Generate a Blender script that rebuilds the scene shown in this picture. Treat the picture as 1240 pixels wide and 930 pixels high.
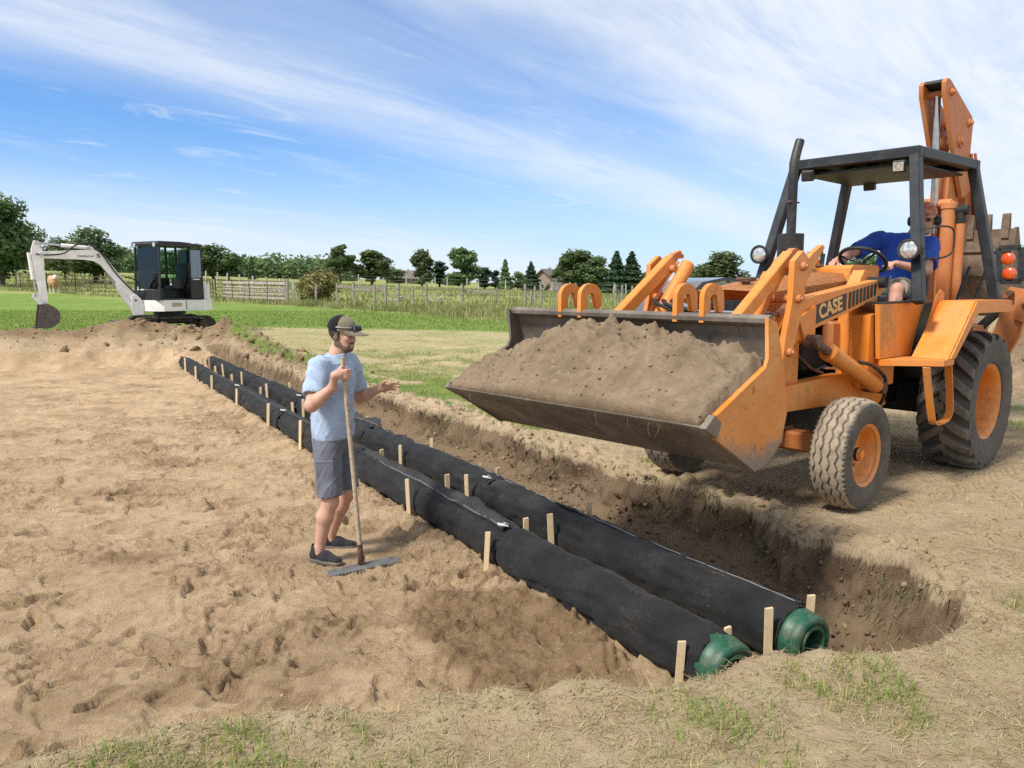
import bpy, bmesh, math, random
import numpy as np
from mathutils import Vector, Matrix, Euler

# ------------------------------------------------------------------ camera
scn = bpy.context.scene
for o in list(bpy.data.objects):
    bpy.data.objects.remove(o)
C = scn.collection
R = math.radians
cam_d = bpy.data.cameras.new('camera')
cam_d.sensor_width = 36.0
cam_d.lens = 937.0 / 1240.0 * 36.0
cam_d.clip_start = 0.05
cam_d.clip_end = 3000.0
cam = bpy.data.objects.new('camera', cam_d)
cam.location = (0, 0, 1.64)
cam.rotation_euler = (R(90 - 7.3), 0, 0)
C.objects.link(cam)
scn.camera = cam

# ------------------------------------------------------------------ world, sun, exposure
SUN_EL, SUN_AZ = R(51), math.atan2(-0.62, -0.50)      # azimuth from +Y towards +X
sd = Vector((math.sin(SUN_AZ) * math.cos(SUN_EL), math.cos(SUN_AZ) * math.cos(SUN_EL), math.sin(SUN_EL)))
sun_d = bpy.data.lights.new('sun', 'SUN')
sun_d.energy = 2.5
sun_d.angle = R(10)
sun_d.color = (1.0, 0.95, 0.87)
sun = bpy.data.objects.new('sun', sun_d)
sun.rotation_euler = sd.to_track_quat('Z', 'Y').to_euler()
sun.location = (-5, -5, 20)
C.objects.link(sun)

world = bpy.data.worlds.new('World')
scn.world = world
world.use_nodes = True


def N(nt, t, **kw):
    n = nt.nodes.new(t)
    for k, v in kw.items():
        if k in ('operation', 'blend_type', 'data_type', 'interpolation', 'noise_dimensions', 'feature', 'sky_type',
                 'attribute_name', 'sun_disc', 'sun_elevation', 'sun_rotation', 'altitude', 'air_density', 'dust_density',
                 'ozone_density', 'normalize', 'clamp', 'vector_type', 'wave_type', 'bands_direction', 'distance', 'invert', 'sun_intensity', 'coord'):
            setattr(n, k, v)
        else:
            n.inputs[k].default_value = v
    return n


def L(nt, a, b):
    nt.links.new(a, b)


def world_nodes():
    nt = world.node_tree
    nt.nodes.clear()
    out = nt.nodes.new('ShaderNodeOutputWorld')
    bg = nt.nodes.new('ShaderNodeBackground')
    sky = N(nt, 'ShaderNodeTexSky', sky_type='NISHITA', sun_disc=False, sun_elevation=SUN_EL, sun_rotation=SUN_AZ,
            altitude=200.0, air_density=1.0, dust_density=0.6, ozone_density=2.5)
    tc = nt.nodes.new('ShaderNodeTexCoord')
    sep = nt.nodes.new('ShaderNodeSeparateXYZ')
    L(nt, tc.outputs['Generated'], sep.inputs[0])

    def M(op, a, b=None, cl=False):
        n = nt.nodes.new('ShaderNodeMath')
        n.operation = op
        n.use_clamp = cl
        for i, v in enumerate((a, b)):
            if v is None:
                continue
            if isinstance(v, (int, float)):
                n.inputs[i].default_value = v
            else:
                L(nt, v, n.inputs[i])
        return n.outputs[0]
    zz = M('MAXIMUM', sep.outputs['Z'], 0.0)
    zc = M('ADD', zz, 0.10)
    u = M('DIVIDE', sep.outputs['X'], zc)
    v = M('DIVIDE', sep.outputs['Y'], zc)
    ca, sa_ = math.cos(R(48)), math.sin(R(48))
    pp = M('ADD', M('MULTIPLY', u, ca), M('MULTIPLY', v, sa_))       # along the cirrus streaks
    ww = M('ADD', M('MULTIPLY', u, -sa_), M('MULTIPLY', v, ca))      # across them

    def noise(sp, sw, detail, rough, dist, seed):
        c3 = nt.nodes.new('ShaderNodeCombineXYZ')
        L(nt, M('MULTIPLY', pp, sp), c3.inputs[0])
        L(nt, M('MULTIPLY', ww, sw), c3.inputs[1])
        c3.inputs[2].default_value = seed
        n = nt.nodes.new('ShaderNodeTexNoise')
        n.inputs['Scale'].default_value = 1.0
        n.inputs['Detail'].default_value = detail
        n.inputs['Roughness'].default_value = rough
        n.inputs['Distortion'].default_value = dist
        L(nt, c3.outputs[0], n.inputs['Vector'])
        return n.outputs[0]

    def ramp(x, lo, hi):
        n = nt.nodes.new('ShaderNodeMapRange')
        n.interpolation_type = 'SMOOTHSTEP'
        n.inputs[1].default_value = lo
        n.inputs[2].default_value = hi
        L(nt, x, n.inputs[0])
        return n.outputs[0]
    big = noise(.40, .75, 4, .55, .4, 3.1)
    w2 = M('ADD', ww, M('MULTIPLY', M('SUBTRACT', big, .5), .9))
    cr = nt.nodes.new('ShaderNodeValToRGB')
    cr.color_ramp.interpolation = 'B_SPLINE'
    stops = [(0.0, .90), (1.30, .94), (1.62, .40), (1.98, .22), (2.32, .80), (2.72, .46), (3.1, .06), (4.1, .02), (4.6, .30), (5.4, .62), (8.0, .62)]
    el = cr.color_ramp.elements
    while len(el) < len(stops):
        el.new(.5)
    for e_, (p_, c_) in zip(el, stops):
        e_.position = p_ / 8.0
        e_.color = (c_, c_, c_, 1)
    L(nt, M('DIVIDE', w2, 8.0, True), cr.inputs[0])
    streak = noise(.62, 2.5, 10, .67, .9, 7.7)
    wisp = noise(1.6, 4.2, 9, .68, 1.0, 1.9)
    m1 = M('MULTIPLY', cr.outputs[0], M('ADD', M('MULTIPLY', ramp(streak, .22, .66), .52), .60), True)
    thin = M('MULTIPLY', ramp(streak, .54, .80), .34)
    puff = M('MULTIPLY', ramp(wisp, .55, .78), .50)
    m2 = M('ADD', m1, M('MULTIPLY', thin, M('SUBTRACT', 1.0, m1)))
    low = ramp(sep.outputs['Z'], .22, .0)
    m3 = M('ADD', m2, M('MULTIPLY', puff, M('SUBTRACT', 1.0, m2)))
    m4 = M('ADD', m3, M('MULTIPLY', M('MULTIPLY', low, .62), M('SUBTRACT', 1.0, m3)), True)
    # sky colour gain: deeper blue overhead as a phone camera records it
    tint = nt.nodes.new('ShaderNodeMix')
    tint.data_type = 'RGBA'
    tint.blend_type = 'MULTIPLY'
    tint.inputs[0].default_value = 1.0
    L(nt, sky.outputs[0], tint.inputs[6])
    tint.inputs[7].default_value = (0.33, 0.74, 1.15, 1)
    mix = nt.nodes.new('ShaderNodeMix')
    mix.data_type = 'RGBA'
    L(nt, m4, mix.inputs[0])
    L(nt, tint.outputs[2], mix.inputs[6])
    mix.inputs[7].default_value = (5.9, 6.25, 6.7, 1)
    L(nt, mix.outputs[2], bg.inputs[0])
    bg.inputs[1].default_value = 0.076
    L(nt, bg.outputs[0], out.inputs[0])


world_nodes()
vs = scn.view_settings
vs.view_transform = 'Standard'
vs.look = 'None'
vs.exposure = 1.0
vs.gamma = 1.0
scn.cycles.use_denoising = False
scn.cycles.max_bounces = 6
scn.cycles.diffuse_bounces = 3
scn.cycles.transparent_max_bounces = 12

random.seed(7)
rng = np.random.default_rng(7)


# ------------------------------------------------------------------ helpers
def link(o, parent=None):
    C.objects.link(o)
    if parent is not None:
        o.parent = parent
    return o


def tag(o, label, cat, group=None, kind=None):
    o['label'] = label
    if cat:
        o['category'] = cat
    if group:
        o['group'] = group
    if kind:
        o['kind'] = kind
    return o


def thing(name, label, cat, loc=(0, 0, 0), rotz=0, group=None):
    o = bpy.data.objects.new(name, None)
    o.empty_display_size = 0.1
    link(o)
    o.location = loc
    o.rotation_euler = (0, 0, rotz)
    return tag(o, label, cat, group)


def finish(me, angle=35):
    if angle:
        me.polygons.foreach_set('use_smooth', [True] * len(me.polygons))
        me.set_sharp_from_angle(angle=R(angle))
    me.update()


def obj(name, bm, m, parent=None, angle=35):
    me = bpy.data.meshes.new(name)
    bmesh.ops.recalc_face_normals(bm, faces=bm.faces[:])
    bm.to_mesh(me)
    bm.free()
    for mm in (m if isinstance(m, (list, tuple)) else [m]):
        me.materials.append(mm)
    finish(me, angle)
    return link(bpy.data.objects.new(name, me), parent)


def np_mesh(name, V, F, m, parent=None, smooth=True, angle=None):
    """V (n,3) float, F (k,3) or (k,4) int array, all the same arity"""
    V = np.ascontiguousarray(V, dtype=np.float32)
    F = np.ascontiguousarray(F, dtype=np.int32)
    me = bpy.data.meshes.new(name)
    me.vertices.add(len(V))
    me.vertices.foreach_set('co', V.ravel())
    k = F.shape[1]
    me.loops.add(F.size)
    me.loops.foreach_set('vertex_index', F.ravel())
    me.polygons.add(len(F))
    me.polygons.foreach_set('loop_start', np.arange(0, F.size, k, dtype=np.int32))
    if smooth:
        me.polygons.foreach_set('use_smooth', np.ones(len(F), dtype=bool))
    me.update(calc_edges=True)
    if angle:
        me.set_sharp_from_angle(angle=R(angle))
    me.materials.append(m)
    return link(bpy.data.objects.new(name, me), parent)


def attr(o, name, vals):
    a = o.data.attributes.new(name, 'FLOAT', 'POINT')
    a.data.foreach_set('value', np.ascontiguousarray(vals, dtype=np.float32))


def attrc(o, name, cols):
    a = o.data.attributes.new(name, 'FLOAT_COLOR', 'POINT')
    c4 = np.ones((len(cols), 4), dtype=np.float32)
    c4[:, :3] = cols
    a.data.foreach_set('color', c4.ravel())


def new():
    return bmesh.new()


def _bev(bm, verts, bev, seg=1):
    if bev <= 0:
        return
    vs_ = set(verts)
    edges = [e for e in bm.edges if e.verts[0] in vs_ and e.verts[1] in vs_]
    edges = [e for e in edges if len(e.link_faces) == 2 and e.calc_face_angle(0) > 0.3]
    if edges:
        bmesh.ops.bevel(bm, geom=edges, offset=bev, segments=seg, profile=.5, affect='EDGES', clamp_overlap=True)


def box(bm, c, s, rot=None, bev=0.0, seg=1):
    r = bmesh.ops.create_cube(bm, size=1.0)
    M_ = Matrix.Translation(c)
    if rot is not None:
        M_ = M_ @ (rot.to_4x4() if isinstance(rot, Matrix) else Euler(rot).to_matrix().to_4x4())
    M_ = M_ @ Matrix.Diagonal((s[0], s[1], s[2], 1))
    bmesh.ops.transform(bm, matrix=M_, verts=r['verts'])
    _bev(bm, r['verts'], bev, seg)


def bar(bm, p0, p1, w, h, up=(0, 0, 1), bev=0.0):
    """rectangular bar from p0 to p1, w sideways, h along up"""
    p0, p1 = Vector(p0), Vector(p1)
    d = p1 - p0
    x = d.normalized()
    y = Vector(up).cross(x)
    if y.length < 1e-5:
        y = Vector((0, 1, 0)).cross(x)
    y.normalize()
    z = x.cross(y)
    m3 = Matrix((x, y, z)).transposed()
    box(bm, (p0 + p1) / 2, (d.length, w, h), m3, bev)


def prism(bm, pts, lo, hi, axis='y', bev=0.0, seg=1):
    """polygon pts extruded along axis; for y the points are (x, z), for x (y, z), for z (x, y)"""
    def P(a, b, t):
        return {'y': (a, t, b), 'x': (t, a, b), 'z': (a, b, t)}[axis]
    A = [bm.verts.new(P(a, b, lo)) for a, b in pts]
    Bv = [bm.verts.new(P(a, b, hi)) for a, b in pts]
    n = len(pts)
    bm.faces.new(A)
    bm.faces.new(Bv[::-1])
    for i in range(n):
        j = (i + 1) % n
        bm.faces.new((A[i], Bv[i], Bv[j], A[j]))
    _bev(bm, A + Bv, bev, seg)


def frame_for(d):
    d = Vector(d).normalized()
    a = Vector((0, 0, 1)) if abs(d.z) < .9 else Vector((1, 0, 0))
    x = a.cross(d).normalized()
    return x, d.cross(x).normalized(), d


def tube(bm, pts, r, n=10, caps=True):
    pts = [Vector(p) for p in pts]
    rs = r if isinstance(r, (list, tuple)) else [r] * len(pts)
    rings = []
    x = None
    for i, p in enumerate(pts):
        d = (pts[min(i + 1, len(pts) - 1)] - pts[max(i - 1, 0)])
        if d.length < 1e-9:
            d = Vector((0, 0, 1))
        d.normalize()
        if x is None:
            x, y, _ = frame_for(d)
        else:
            x = (x - d * x.dot(d)).normalized()
            y = d.cross(x)
        rings.append([bm.verts.new(p + (x * math.cos(2 * math.pi * k / n) + y * math.sin(2 * math.pi * k / n)) * rs[i]) for k in range(n)])
    for a, b in zip(rings, rings[1:]):
        for k in range(n):
            bm.faces.new((a[k], a[(k + 1) % n], b[(k + 1) % n], b[k]))
    if caps:
        bm.faces.new(rings[0][::-1])
        bm.faces.new(rings[-1])


def cyl(bm, p0, p1, r, n=16, r2=None):
    tube(bm, [p0, p1], [r, r if r2 is None else r2], n)


def lathe(bm, prof, o, d, n=32, closed=False):
    """prof: (radius, height along d); closed joins the last ring to the first"""
    x, y, d = frame_for(d)
    o = Vector(o)
    rings = []
    for r, h in prof:
        if r < 1e-6:
            rings.append([bm.verts.new(o + d * h)])
        else:
            rings.append([bm.verts.new(o + d * h + (x * math.cos(2 * math.pi * k / n) + y * math.sin(2 * math.pi * k / n)) * r) for k in range(n)])
    pairs = list(zip(rings, rings[1:]))
    if closed:
        pairs.append((rings[-1], rings[0]))
    for a, b in pairs:
        for k in range(n):
            k2 = (k + 1) % n
            if len(a) == 1 and len(b) == 1:
                continue
            if len(a) == 1:
                bm.faces.new((a[0], b[k], b[k2]))
            elif len(b) == 1:
                bm.faces.new((a[k], a[k2], b[0]))
            else:
                bm.faces.new((a[k], a[k2], b[k2], b[k]))


def smooth_path(pts, n=8):
    """Catmull-Rom through pts"""
    P_ = [Vector(p) for p in pts]
    P_ = [P_[0] * 2 - P_[1]] + P_ + [P_[-1] * 2 - P_[-2]]
    out = []
    for i in range(1, len(P_) - 2):
        a, b, c, d = P_[i - 1:i + 3]
        for k in range(n):
            t = k / n
            out.append(.5 * ((2 * b) + (c - a) * t + (2 * a - 5 * b + 4 * c - d) * t * t + (3 * b - a - 3 * c + d) * t ** 3))
    out.append(P_[-2])
    return out


# ------------------------------------------------------------------ numpy noise
_perm = np.random.default_rng(11).permutation(4096).astype(np.int64)


def _h(ix, iy):
    return _perm[(_perm[ix & 4095] + iy) & 4095] / 4095.0


def vnoise(x, y):
    xi = np.floor(x).astype(np.int64)
    yi = np.floor(y).astype(np.int64)
    fx = x - xi
    fy = y - yi
    fx = fx * fx * fx * (fx * (fx * 6 - 15) + 10)
    fy = fy * fy * fy * (fy * (fy * 6 - 15) + 10)
    a = _h(xi, yi) * (1 - fx) + _h(xi + 1, yi) * fx
    b = _h(xi, yi + 1) * (1 - fx) + _h(xi + 1, yi + 1) * fx
    return (a * (1 - fy) + b * fy) * 2 - 1


def fbm(x, y, oct=4, gain=.5, lac=2.03, seed=0.0):
    s = 0
    a = 1.0
    t = 0
    for i in range(oct):
        c, sn = math.cos(i * 1.1 + .4), math.sin(i * 1.1 + .4)
        s = s + a * vnoise(c * x - sn * y + seed + i * 17.3, sn * x + c * y + seed * 1.3 + i * 9.1)
        t += a
        a *= gain
        x = x * lac
        y = y * lac
    return s / t


def ridged(x, y, oct=3, seed=0.0):
    return 1 - 2 * np.abs(fbm(x, y, oct, seed=seed))


def sst(a, b, x):
    t = np.clip((x - a) / (b - a), 0, 1)
    return t * t * (3 - 2 * t)


# ------------------------------------------------------------------ material helpers
def new_mat(name):
    m = bpy.data.materials.new(name)
    m.use_nodes = True
    nt = m.node_tree
    return m, nt, nt.nodes['Principled BSDF']


def col(c):
    return (c[0], c[1], c[2], 1)


def mixc(nt, f, a, b, blend='MIX'):
    n = nt.nodes.new('ShaderNodeMix')
    n.data_type = 'RGBA'
    n.blend_type = blend
    for s, v in ((0, f), (6, a), (7, b)):
        if isinstance(v, (int, float)):
            n.inputs[s].default_value = v
        elif isinstance(v, tuple):
            n.inputs[s].default_value = col(v)
        else:
            L(nt, v, n.inputs[s])
    return n.outputs[2]


def nmath(nt, op, a, b=None, cl=False):
    n = nt.nodes.new('ShaderNodeMath')
    n.operation = op
    n.use_clamp = cl
    for i, v in enumerate((a, b)):
        if v is None:
            continue
        if isinstance(v, (int, float)):
            n.inputs[i].default_value = v
        else:
            L(nt, v, n.inputs[i])
    return n.outputs[0]


def nnoise(nt, scale, detail=4, rough=.55, dist=0.0, vec=None, out=0):
    n = nt.nodes.new('ShaderNodeTexNoise')
    n.inputs['Scale'].default_value = scale
    n.inputs['Detail'].default_value = detail
    n.inputs['Roughness'].default_value = rough
    n.inputs['Distortion'].default_value = dist
    if vec is not None:
        L(nt, vec, n.inputs['Vector'])
    return n.outputs[out]


def nramp(nt, x, lo, hi, a=0.0, b=1.0):
    n = nt.nodes.new('ShaderNodeMapRange')
    n.interpolation_type = 'SMOOTHSTEP'
    for i, v in ((1, lo), (2, hi), (3, a), (4, b)):
        n.inputs[i].default_value = v
    L(nt, x, n.inputs[0])
    return n.outputs[0]


def ncoord(nt, which='Object', scale=None):
    t = nt.nodes.new('ShaderNodeTexCoord').outputs[which]
    if scale is not None:
        mp = nt.nodes.new('ShaderNodeMapping')
        mp.inputs['Scale'].default_value = scale
        L(nt, t, mp.inputs[0])
        t = mp.outputs[0]
    return t


def nbump(nt, bs, h, strength, dist):
    b = nt.nodes.new('ShaderNodeBump')
    b.inputs['Strength'].default_value = strength
    b.inputs['Distance'].default_value = dist
    L(nt, h, b.inputs['Height'])
    L(nt, b.outputs[0], bs.inputs['Normal'])
    return b


def nattr(nt, name, out='Fac'):
    n = nt.nodes.new('ShaderNodeAttribute')
    n.attribute_name = name
    return n.outputs[out]


def plain(name, c, rough=.6, metal=0.0, var=.25, scale=14.0, bump=0.0, bdist=.004, dirt=None, dirt_amt=.45, dirt_scale=3.0, coat=0.0, spec=.5):
    """base colour with mottling, and optionally patches of dirt"""
    m, nt, bs = new_mat(name)
    co = ncoord(nt)
    n1 = nnoise(nt, scale, 6, .6, .2, co)
    dark = tuple(max(0, k * (1 - var)) for k in c)
    lite = tuple(min(1, k * (1 + var * .6)) for k in c)
    cc = mixc(nt, nramp(nt, n1, .3, .7), dark, lite)
    if dirt is not None:
        n2 = nnoise(nt, dirt_scale, 8, .68, .4, co)
        n3 = nnoise(nt, dirt_scale * 9, 5, .7, .1, co)
        f = nramp(nt, nmath(nt, 'ADD', nmath(nt, 'MULTIPLY', n2, .65), nmath(nt, 'MULTIPLY', n3, .35)), .46, .66, 0, dirt_amt)
        cc = mixc(nt, f, cc, dirt)
        rr = nmath(nt, 'ADD', nmath(nt, 'MULTIPLY', f, .5), rough, cl=True)
        L(nt, rr, bs.inputs['Roughness'])
    else:
        bs.inputs['Roughness'].default_value = rough
    L(nt, cc, bs.inputs['Base Color'])
    bs.inputs['Metallic'].default_value = metal
    bs.inputs['Coat Weight'].default_value = coat
    bs.inputs['Specular IOR Level'].default_value = spec
    if bump > 0:
        nbump(nt, bs, nnoise(nt, scale * 3, 6, .65, 0, co), bump, bdist)
    return m


# ------------------------------------------------------------------ terrain
PD = np.array([-.515, .857])       # direction of the pipes, from the near end
PN = np.array([.857, .515])        # across them, towards the loader
P0 = np.array([1.043, 3.727])
PIPE_Z, PIPE_R = -.268, .158
FLOOR = -.42


def st(x, y):
    dx, dy = x - P0[0], y - P0[1]
    return dx * PD[0] + dy * PD[1], dx * PN[0] + dy * PN[1]


def fore_edge(x):
    xs = [-40, -8, -4, -2.4, -1.69, -1.05, .28, .72, 1.0, 1.37, 1.62, 1.85, 2.25, 2.6, 40]
    ys = [1.4, 1.4, 1.6, 2.0, 2.36, 2.70, 2.93, 2.97, 3.10, 3.20, 3.23, 3.33, 3.66, 3.9, 12]
    return np.interp(x, xs, ys)


def trench_edge(s):
    ss = [-4, -1.2, -.67, -.44, .0, .25, .72, 1.28, 1.83, 2.86, 3.85, 5.14, 6.41, 8.19, 10.2, 12.18, 14.5, 17.6, 22]
    tt = [.4, .8, 1.10, 1.34, 1.50, 1.48, 1.42, 1.58, 1.71, 1.57, 1.48, 1.62, 1.50, 1.53, 1.29, 1.0, .92, .98, 1.1]
    return np.interp(s, ss, tt)


def base_z(x, y):
    far = sst(30, 105, y)
    z = .0135 * np.maximum(y - 12, 0) * (1 - .45 * sst(60, 130, y)) - .040 * np.clip(x, -80, 24) * far
    z = z + .17 * np.exp(-((x + 11) / 7.) ** 2 - ((y - 22) / 6.) ** 2)
    z = z + 1.75 * np.exp(-((x - 9.3) / 1.9) ** 2 - ((y - 13.2) / 1.9) ** 2)
    return z - .10 * np.maximum(y - 130, 0) * .05


def terrain(x, y):
    """height and zone weights"""
    s, t = st(x, y)
    w1 = fbm(x * 1.3, y * 1.3, 3, seed=3.)
    w2 = fbm(x * 4.5, y * 4.5, 3, seed=8.)
    w3 = fbm(x * 11, y * 11, 2, seed=5.)
    te = trench_edge(s) + .05 * w1 + .08 * w2 + .018 * w3 + .05 * (np.abs(fbm(s * 3.1, s * 0 + 4., 2, seed=15.)) - .25)
    fe = fore_edge(x) + .05 * w1 + .05 * w2
    d_r = te - t
    d_f = (y - fe)
    back = 19.9 + .5 * w1 + .2 * w2 + .16 * np.clip(x + 8, -7, 0)
    d_b = back - y
    onsand = sst(.35, -.25, t)                      # left of the pipes
    # wall of the trench: lip, steep face, crumbled foot
    wall = np.where(d_r > 0, sst(0, .05, d_r) * .36 + sst(.03, .14, d_r) * .42 + sst(.11, .46, d_r) * .22, 0)
    ws = .16 + .34 * onsand
    front = sst(0, 1, d_f / ws)
    rear = sst(0, 1.6, d_b)
    pit = np.minimum(np.minimum(wall, front), rear)
    g = base_z(x, y)
    pocket = .16 * np.exp(-((s - .15) / .8) ** 2 - ((t - 1.02) / .22) ** 2)
    z = g + pit * (FLOOR - pocket - g * .6)
    inside = pit
    sand = sst(.18, .62, np.minimum(front, rear)) * sst(1.15, .55, t) * sst(.2, .7, wall)
    # ---- relief of the sand
    dist = np.sqrt(x * x + y * y)
    ang = .45
    xr, yr = x * math.cos(ang) + y * math.sin(ang), -x * math.sin(ang) + y * math.cos(ang)
    lump = fbm(x * 2.6, y * 3.4, 4, .55, seed=21.)
    rid = ridged(xr * 1.5, yr * 4.2, 3, seed=31.)
    fine = fbm(x * 17, y * 17, 3, .6, seed=41.)
    chunk = np.maximum(fbm(x * 8.5, y * 8.5, 3, .6, seed=51.) - .12, 0)
    # trampled patches between smooth packed ones
    act = sst(-.16, .22, fbm(x * 1.25 + .3 * w2, y * 1.9, 3, .6, seed=61.))
    bil = np.abs(fbm(x * 4.2 + .8 * w2, y * 5.6, 3, .55, seed=43.))
    bil2 = np.abs(fbm(x * 11.5 + w2, y * 13, 3, .6, seed=47.))
    crumb = np.maximum(fbm(x * 15, y * 15, 3, .65, seed=53.) - .10, 0)
    scal = fbm(xr * 2.6 + .5 * w2, yr * 6.5, 3, .55, seed=57.)
    step = np.tanh(scal * 14) * .5 + .6 * np.tanh(16 * fbm(x * 5.5 + w3 * .3, y * 7.5, 2, .5, seed=58.)) * .5                         # small scarps left by rake and boots
    z = z + sand * (.014 * lump + .005 * rid + .021 * step - .008 * (bil - .2) + act * (-.010 * (bil - .2) - .025 * bil2 + .022 * chunk + .065 * crumb) + .003 * fine + .008 * fine * act)
    # sand heaped a little against the pipe
    z = z + sand * .09 * np.exp(-((t + .23) / .16) ** 2) * sst(-.2, .6, s) * (.6 + .5 * w2)
    # ---- relief of trench walls and floor
    face = 4 * pit * (1 - pit)
    z = z + inside * (1 - sand) * (1 - face) * (.03 * w2 + .022 * w3 + .02 * fine) + face * (1 - onsand) * (.03 * w2)
    # ---- open ground
    out = 1 - sst(0., .3, inside)
    near = sst(40, 14, y)
    z = z + out * near * (.022 * w1 + .012 * w2 + .008 * w3 + .006 * fine)
    # crumbled lip of the trench on the loader side, with thrown soil
    lip = np.exp(-((d_r + .12) / .16) ** 2) * sst(-1.6, -.6, s) * sst(.75, .9, t)
    z = z + lip * (.008 + .07 * np.maximum(w2, -.1) + .06 * w3) * np.where(d_f > -.1, 1, .25)
    # foreground lip
    lipf = np.exp(-((d_f + .05) / .14) ** 2) * sst(2.4, 1.6, x)
    z = z + lipf * (.02 + .04 * np.maximum(w2, -.3) + .03 * chunk)
    # spoil bank in front of the excavator
    bx = np.clip((x + 6.3) / -9.5, -1, 2)
    ridge = np.exp(-((y - 20.35 - .3 * w1 - .16 * np.clip(x + 8, -7, 0)) / .62) ** 2) * sst(-6.0, -7.6, x)
    hump = .22 + .14 * fbm(x * .75, y * .9, 2, seed=71.) + .20 * np.exp(-((x + 9.9) / .55) ** 2) + .08 * np.exp(-((x + 8.7) / .5) ** 2)
    lumps = .16 * np.maximum(fbm(x * 2.6, y * 2.6, 3, .6, seed=81.), -.1) + .05 * w3
    z = z + ridge * (hump + lumps)
    sp2 = np.exp(-((t - te - .55) / .45) ** 2) * sst(9.2, 12.5, s) * sst(21, 18.5, s)
    z = z + sp2 * (.13 + .13 * np.maximum(w2, -.3) + .05 * w3)
    # tyre tracks by the loader
    track = np.zeros_like(x)
    for (cx, cy, rad, a0, a1, wid) in ((2.95, 5.72, .60, -75, 65, .16), (3.0, 5.62, 1.02, -70, 40, .15)):
        rr = np.hypot(x - cx, y - cy)
        aa = np.degrees(np.arctan2(y - cy, x - cx))
        m = sst(wid, wid * .8, np.abs(rr - rad)) * sst(a0, a0 + 12, aa) * sst(a1, a1 - 12, aa)
        ph = np.radians(aa) * rad / .085 * 2 * math.pi + np.abs(rr - rad) * 26
        z = z + out * m * (-.016 + .018 * np.tanh(2.2 * np.sin(ph)))
        track = np.maximum(track, out * m)
    for (ax_, ay_, bx_, by_, wid) in ((2.62, 5.42, 4.9, 7.15, .15), (2.3, 4.75, 4.2, 5.05, .14), (1.9, 6.2, 2.5, 5.9, .14)):
        ln = math.hypot(bx_ - ax_, by_ - ay_)
        al = ((x - ax_) * (bx_ - ax_) + (y - ay_) * (by_ - ay_)) / ln
        pe = np.abs((x - ax_) * (by_ - ay_) - (y - ay_) * (bx_ - ax_)) / ln
        m = sst(wid, wid * .8, pe) * sst(0, .15, al) * sst(ln, ln - .2, al)
        z = z + out * m * (-.016 + .018 * np.tanh(2.2 * np.sin(al / .085 * 2 * math.pi + pe * 26)))
        track = np.maximum(track, out * m)
    # flattened ruts under the wheels
    zones = dict(act=act, track=track, sand=sand, inside=inside, spoil=np.clip(ridge * 1.6 + sp2 * 1.5, 0, 1), lip=np.clip(lip, 0, 1), face=face, wall=np.clip(wall, 0, 1))
    # ---- surface cover outside: straw, green grass, lawn
    straw = out * sst(.52, -.25, w2 * .5 + w1 * .3) * .5
    # right bank under the loader: grass thins out to bare soil towards the loader
    bank = sst(.0, .4, t - te) * out * sst(1.5, 3.2, s + .3 * w1)
    bg = bank * sst(-.30, .25, fbm(x * 1.5, y * 1.5, 3, seed=91.) + .10 + .06 * (s - 5))
    mid = sst(6, 10, s)
    straw_b = (.95 + .5 * fbm(x * 1.1, y * 1.4, 4, .6, seed=95.)) * out * sst(11.2, 15.2, y + 1.6 * w1) * sst(25.5, 23.5, y + .6 * w1 + .10 * x) * sst(0, 1, t - te)
    lawn = out * sst(23.6, 25.6, y + .7 * w1 + .10 * x + .3 * w2) * (1 - zones['spoil'])
    lawn = np.maximum(lawn, out * sst(.5, 1.3, -d_b) * sst(-7.0, -8.5, x) * sst(.7, 1.3, y - (20.35 + .16 * np.clip(x + 8, -7, 0)) + .3 * w1))
    mound = np.exp(-((x - 9.3) / 2.4) ** 2 - ((y - 13.2) / 2.4) ** 2)
    lawn = lawn * sst(.25, .05, mound)
    midg_off = sst(.25, .05, mound)
    fg = out * (y < fe + .05) * sst(.05, .45, fbm(x * 2.3 + 3, y * 2.3, 3, seed=101.) + .16 + .65 * np.exp(-((x + 1.0) / .6) ** 2 - ((y - 2.45) / .35) ** 2) + .25 * np.exp(-((x - 1.55) / .5) ** 2 - ((y - 2.6) / .4) ** 2))
    fg = fg * sst(3.4, 2.6, x)
    zones['fg'] = np.clip(fg, 0, 1)
    midg = out * sst(.1, .5, t - te) * sst(6, 9, y) * sst(26, 23, y) * (.50 + .75 * fbm(x * .8, y * 1.1, 4, .6, seed=96.))
    green = np.clip(np.maximum(np.maximum(np.maximum(bg * .8 * midg_off, fg * .28), midg * .75 * midg_off), lawn) - straw_b * .30 * sst(10, 15, y), 0, 1)
    pasture = sst(-.4, .8, y - lawn_edge(x) - .8 * w1)
    zones['spoil'] = np.clip(zones['spoil'] + np.exp(-((x - 9.3) / 2.6) ** 2 - ((y - 13.2) / 2.6) ** 2) * 1.6, 0, 1)
    zones.update(straw=np.clip(np.maximum(straw * sst(26, 22, y), np.maximum(straw_b, out * (y < fe) * (.42 + .35 * w2))), 0, 1), green=green, lawn=lawn, pasture=pasture)
    return z, zones


def fence_y(x):
    return np.interp(x, [-90, -35, -20, -13, -8, 0, 6, 40], [84, 60, 50, 45.5, 45.5, 46, 46, 44])


def lawn_edge(x):
    return np.interp(x, [-90, -35, -20, -13, -6.5, -.6, 2.5, 8, 40], [82, 58.5, 48.5, 44, 37.5, 30, 27, 25.5, 22])


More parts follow.
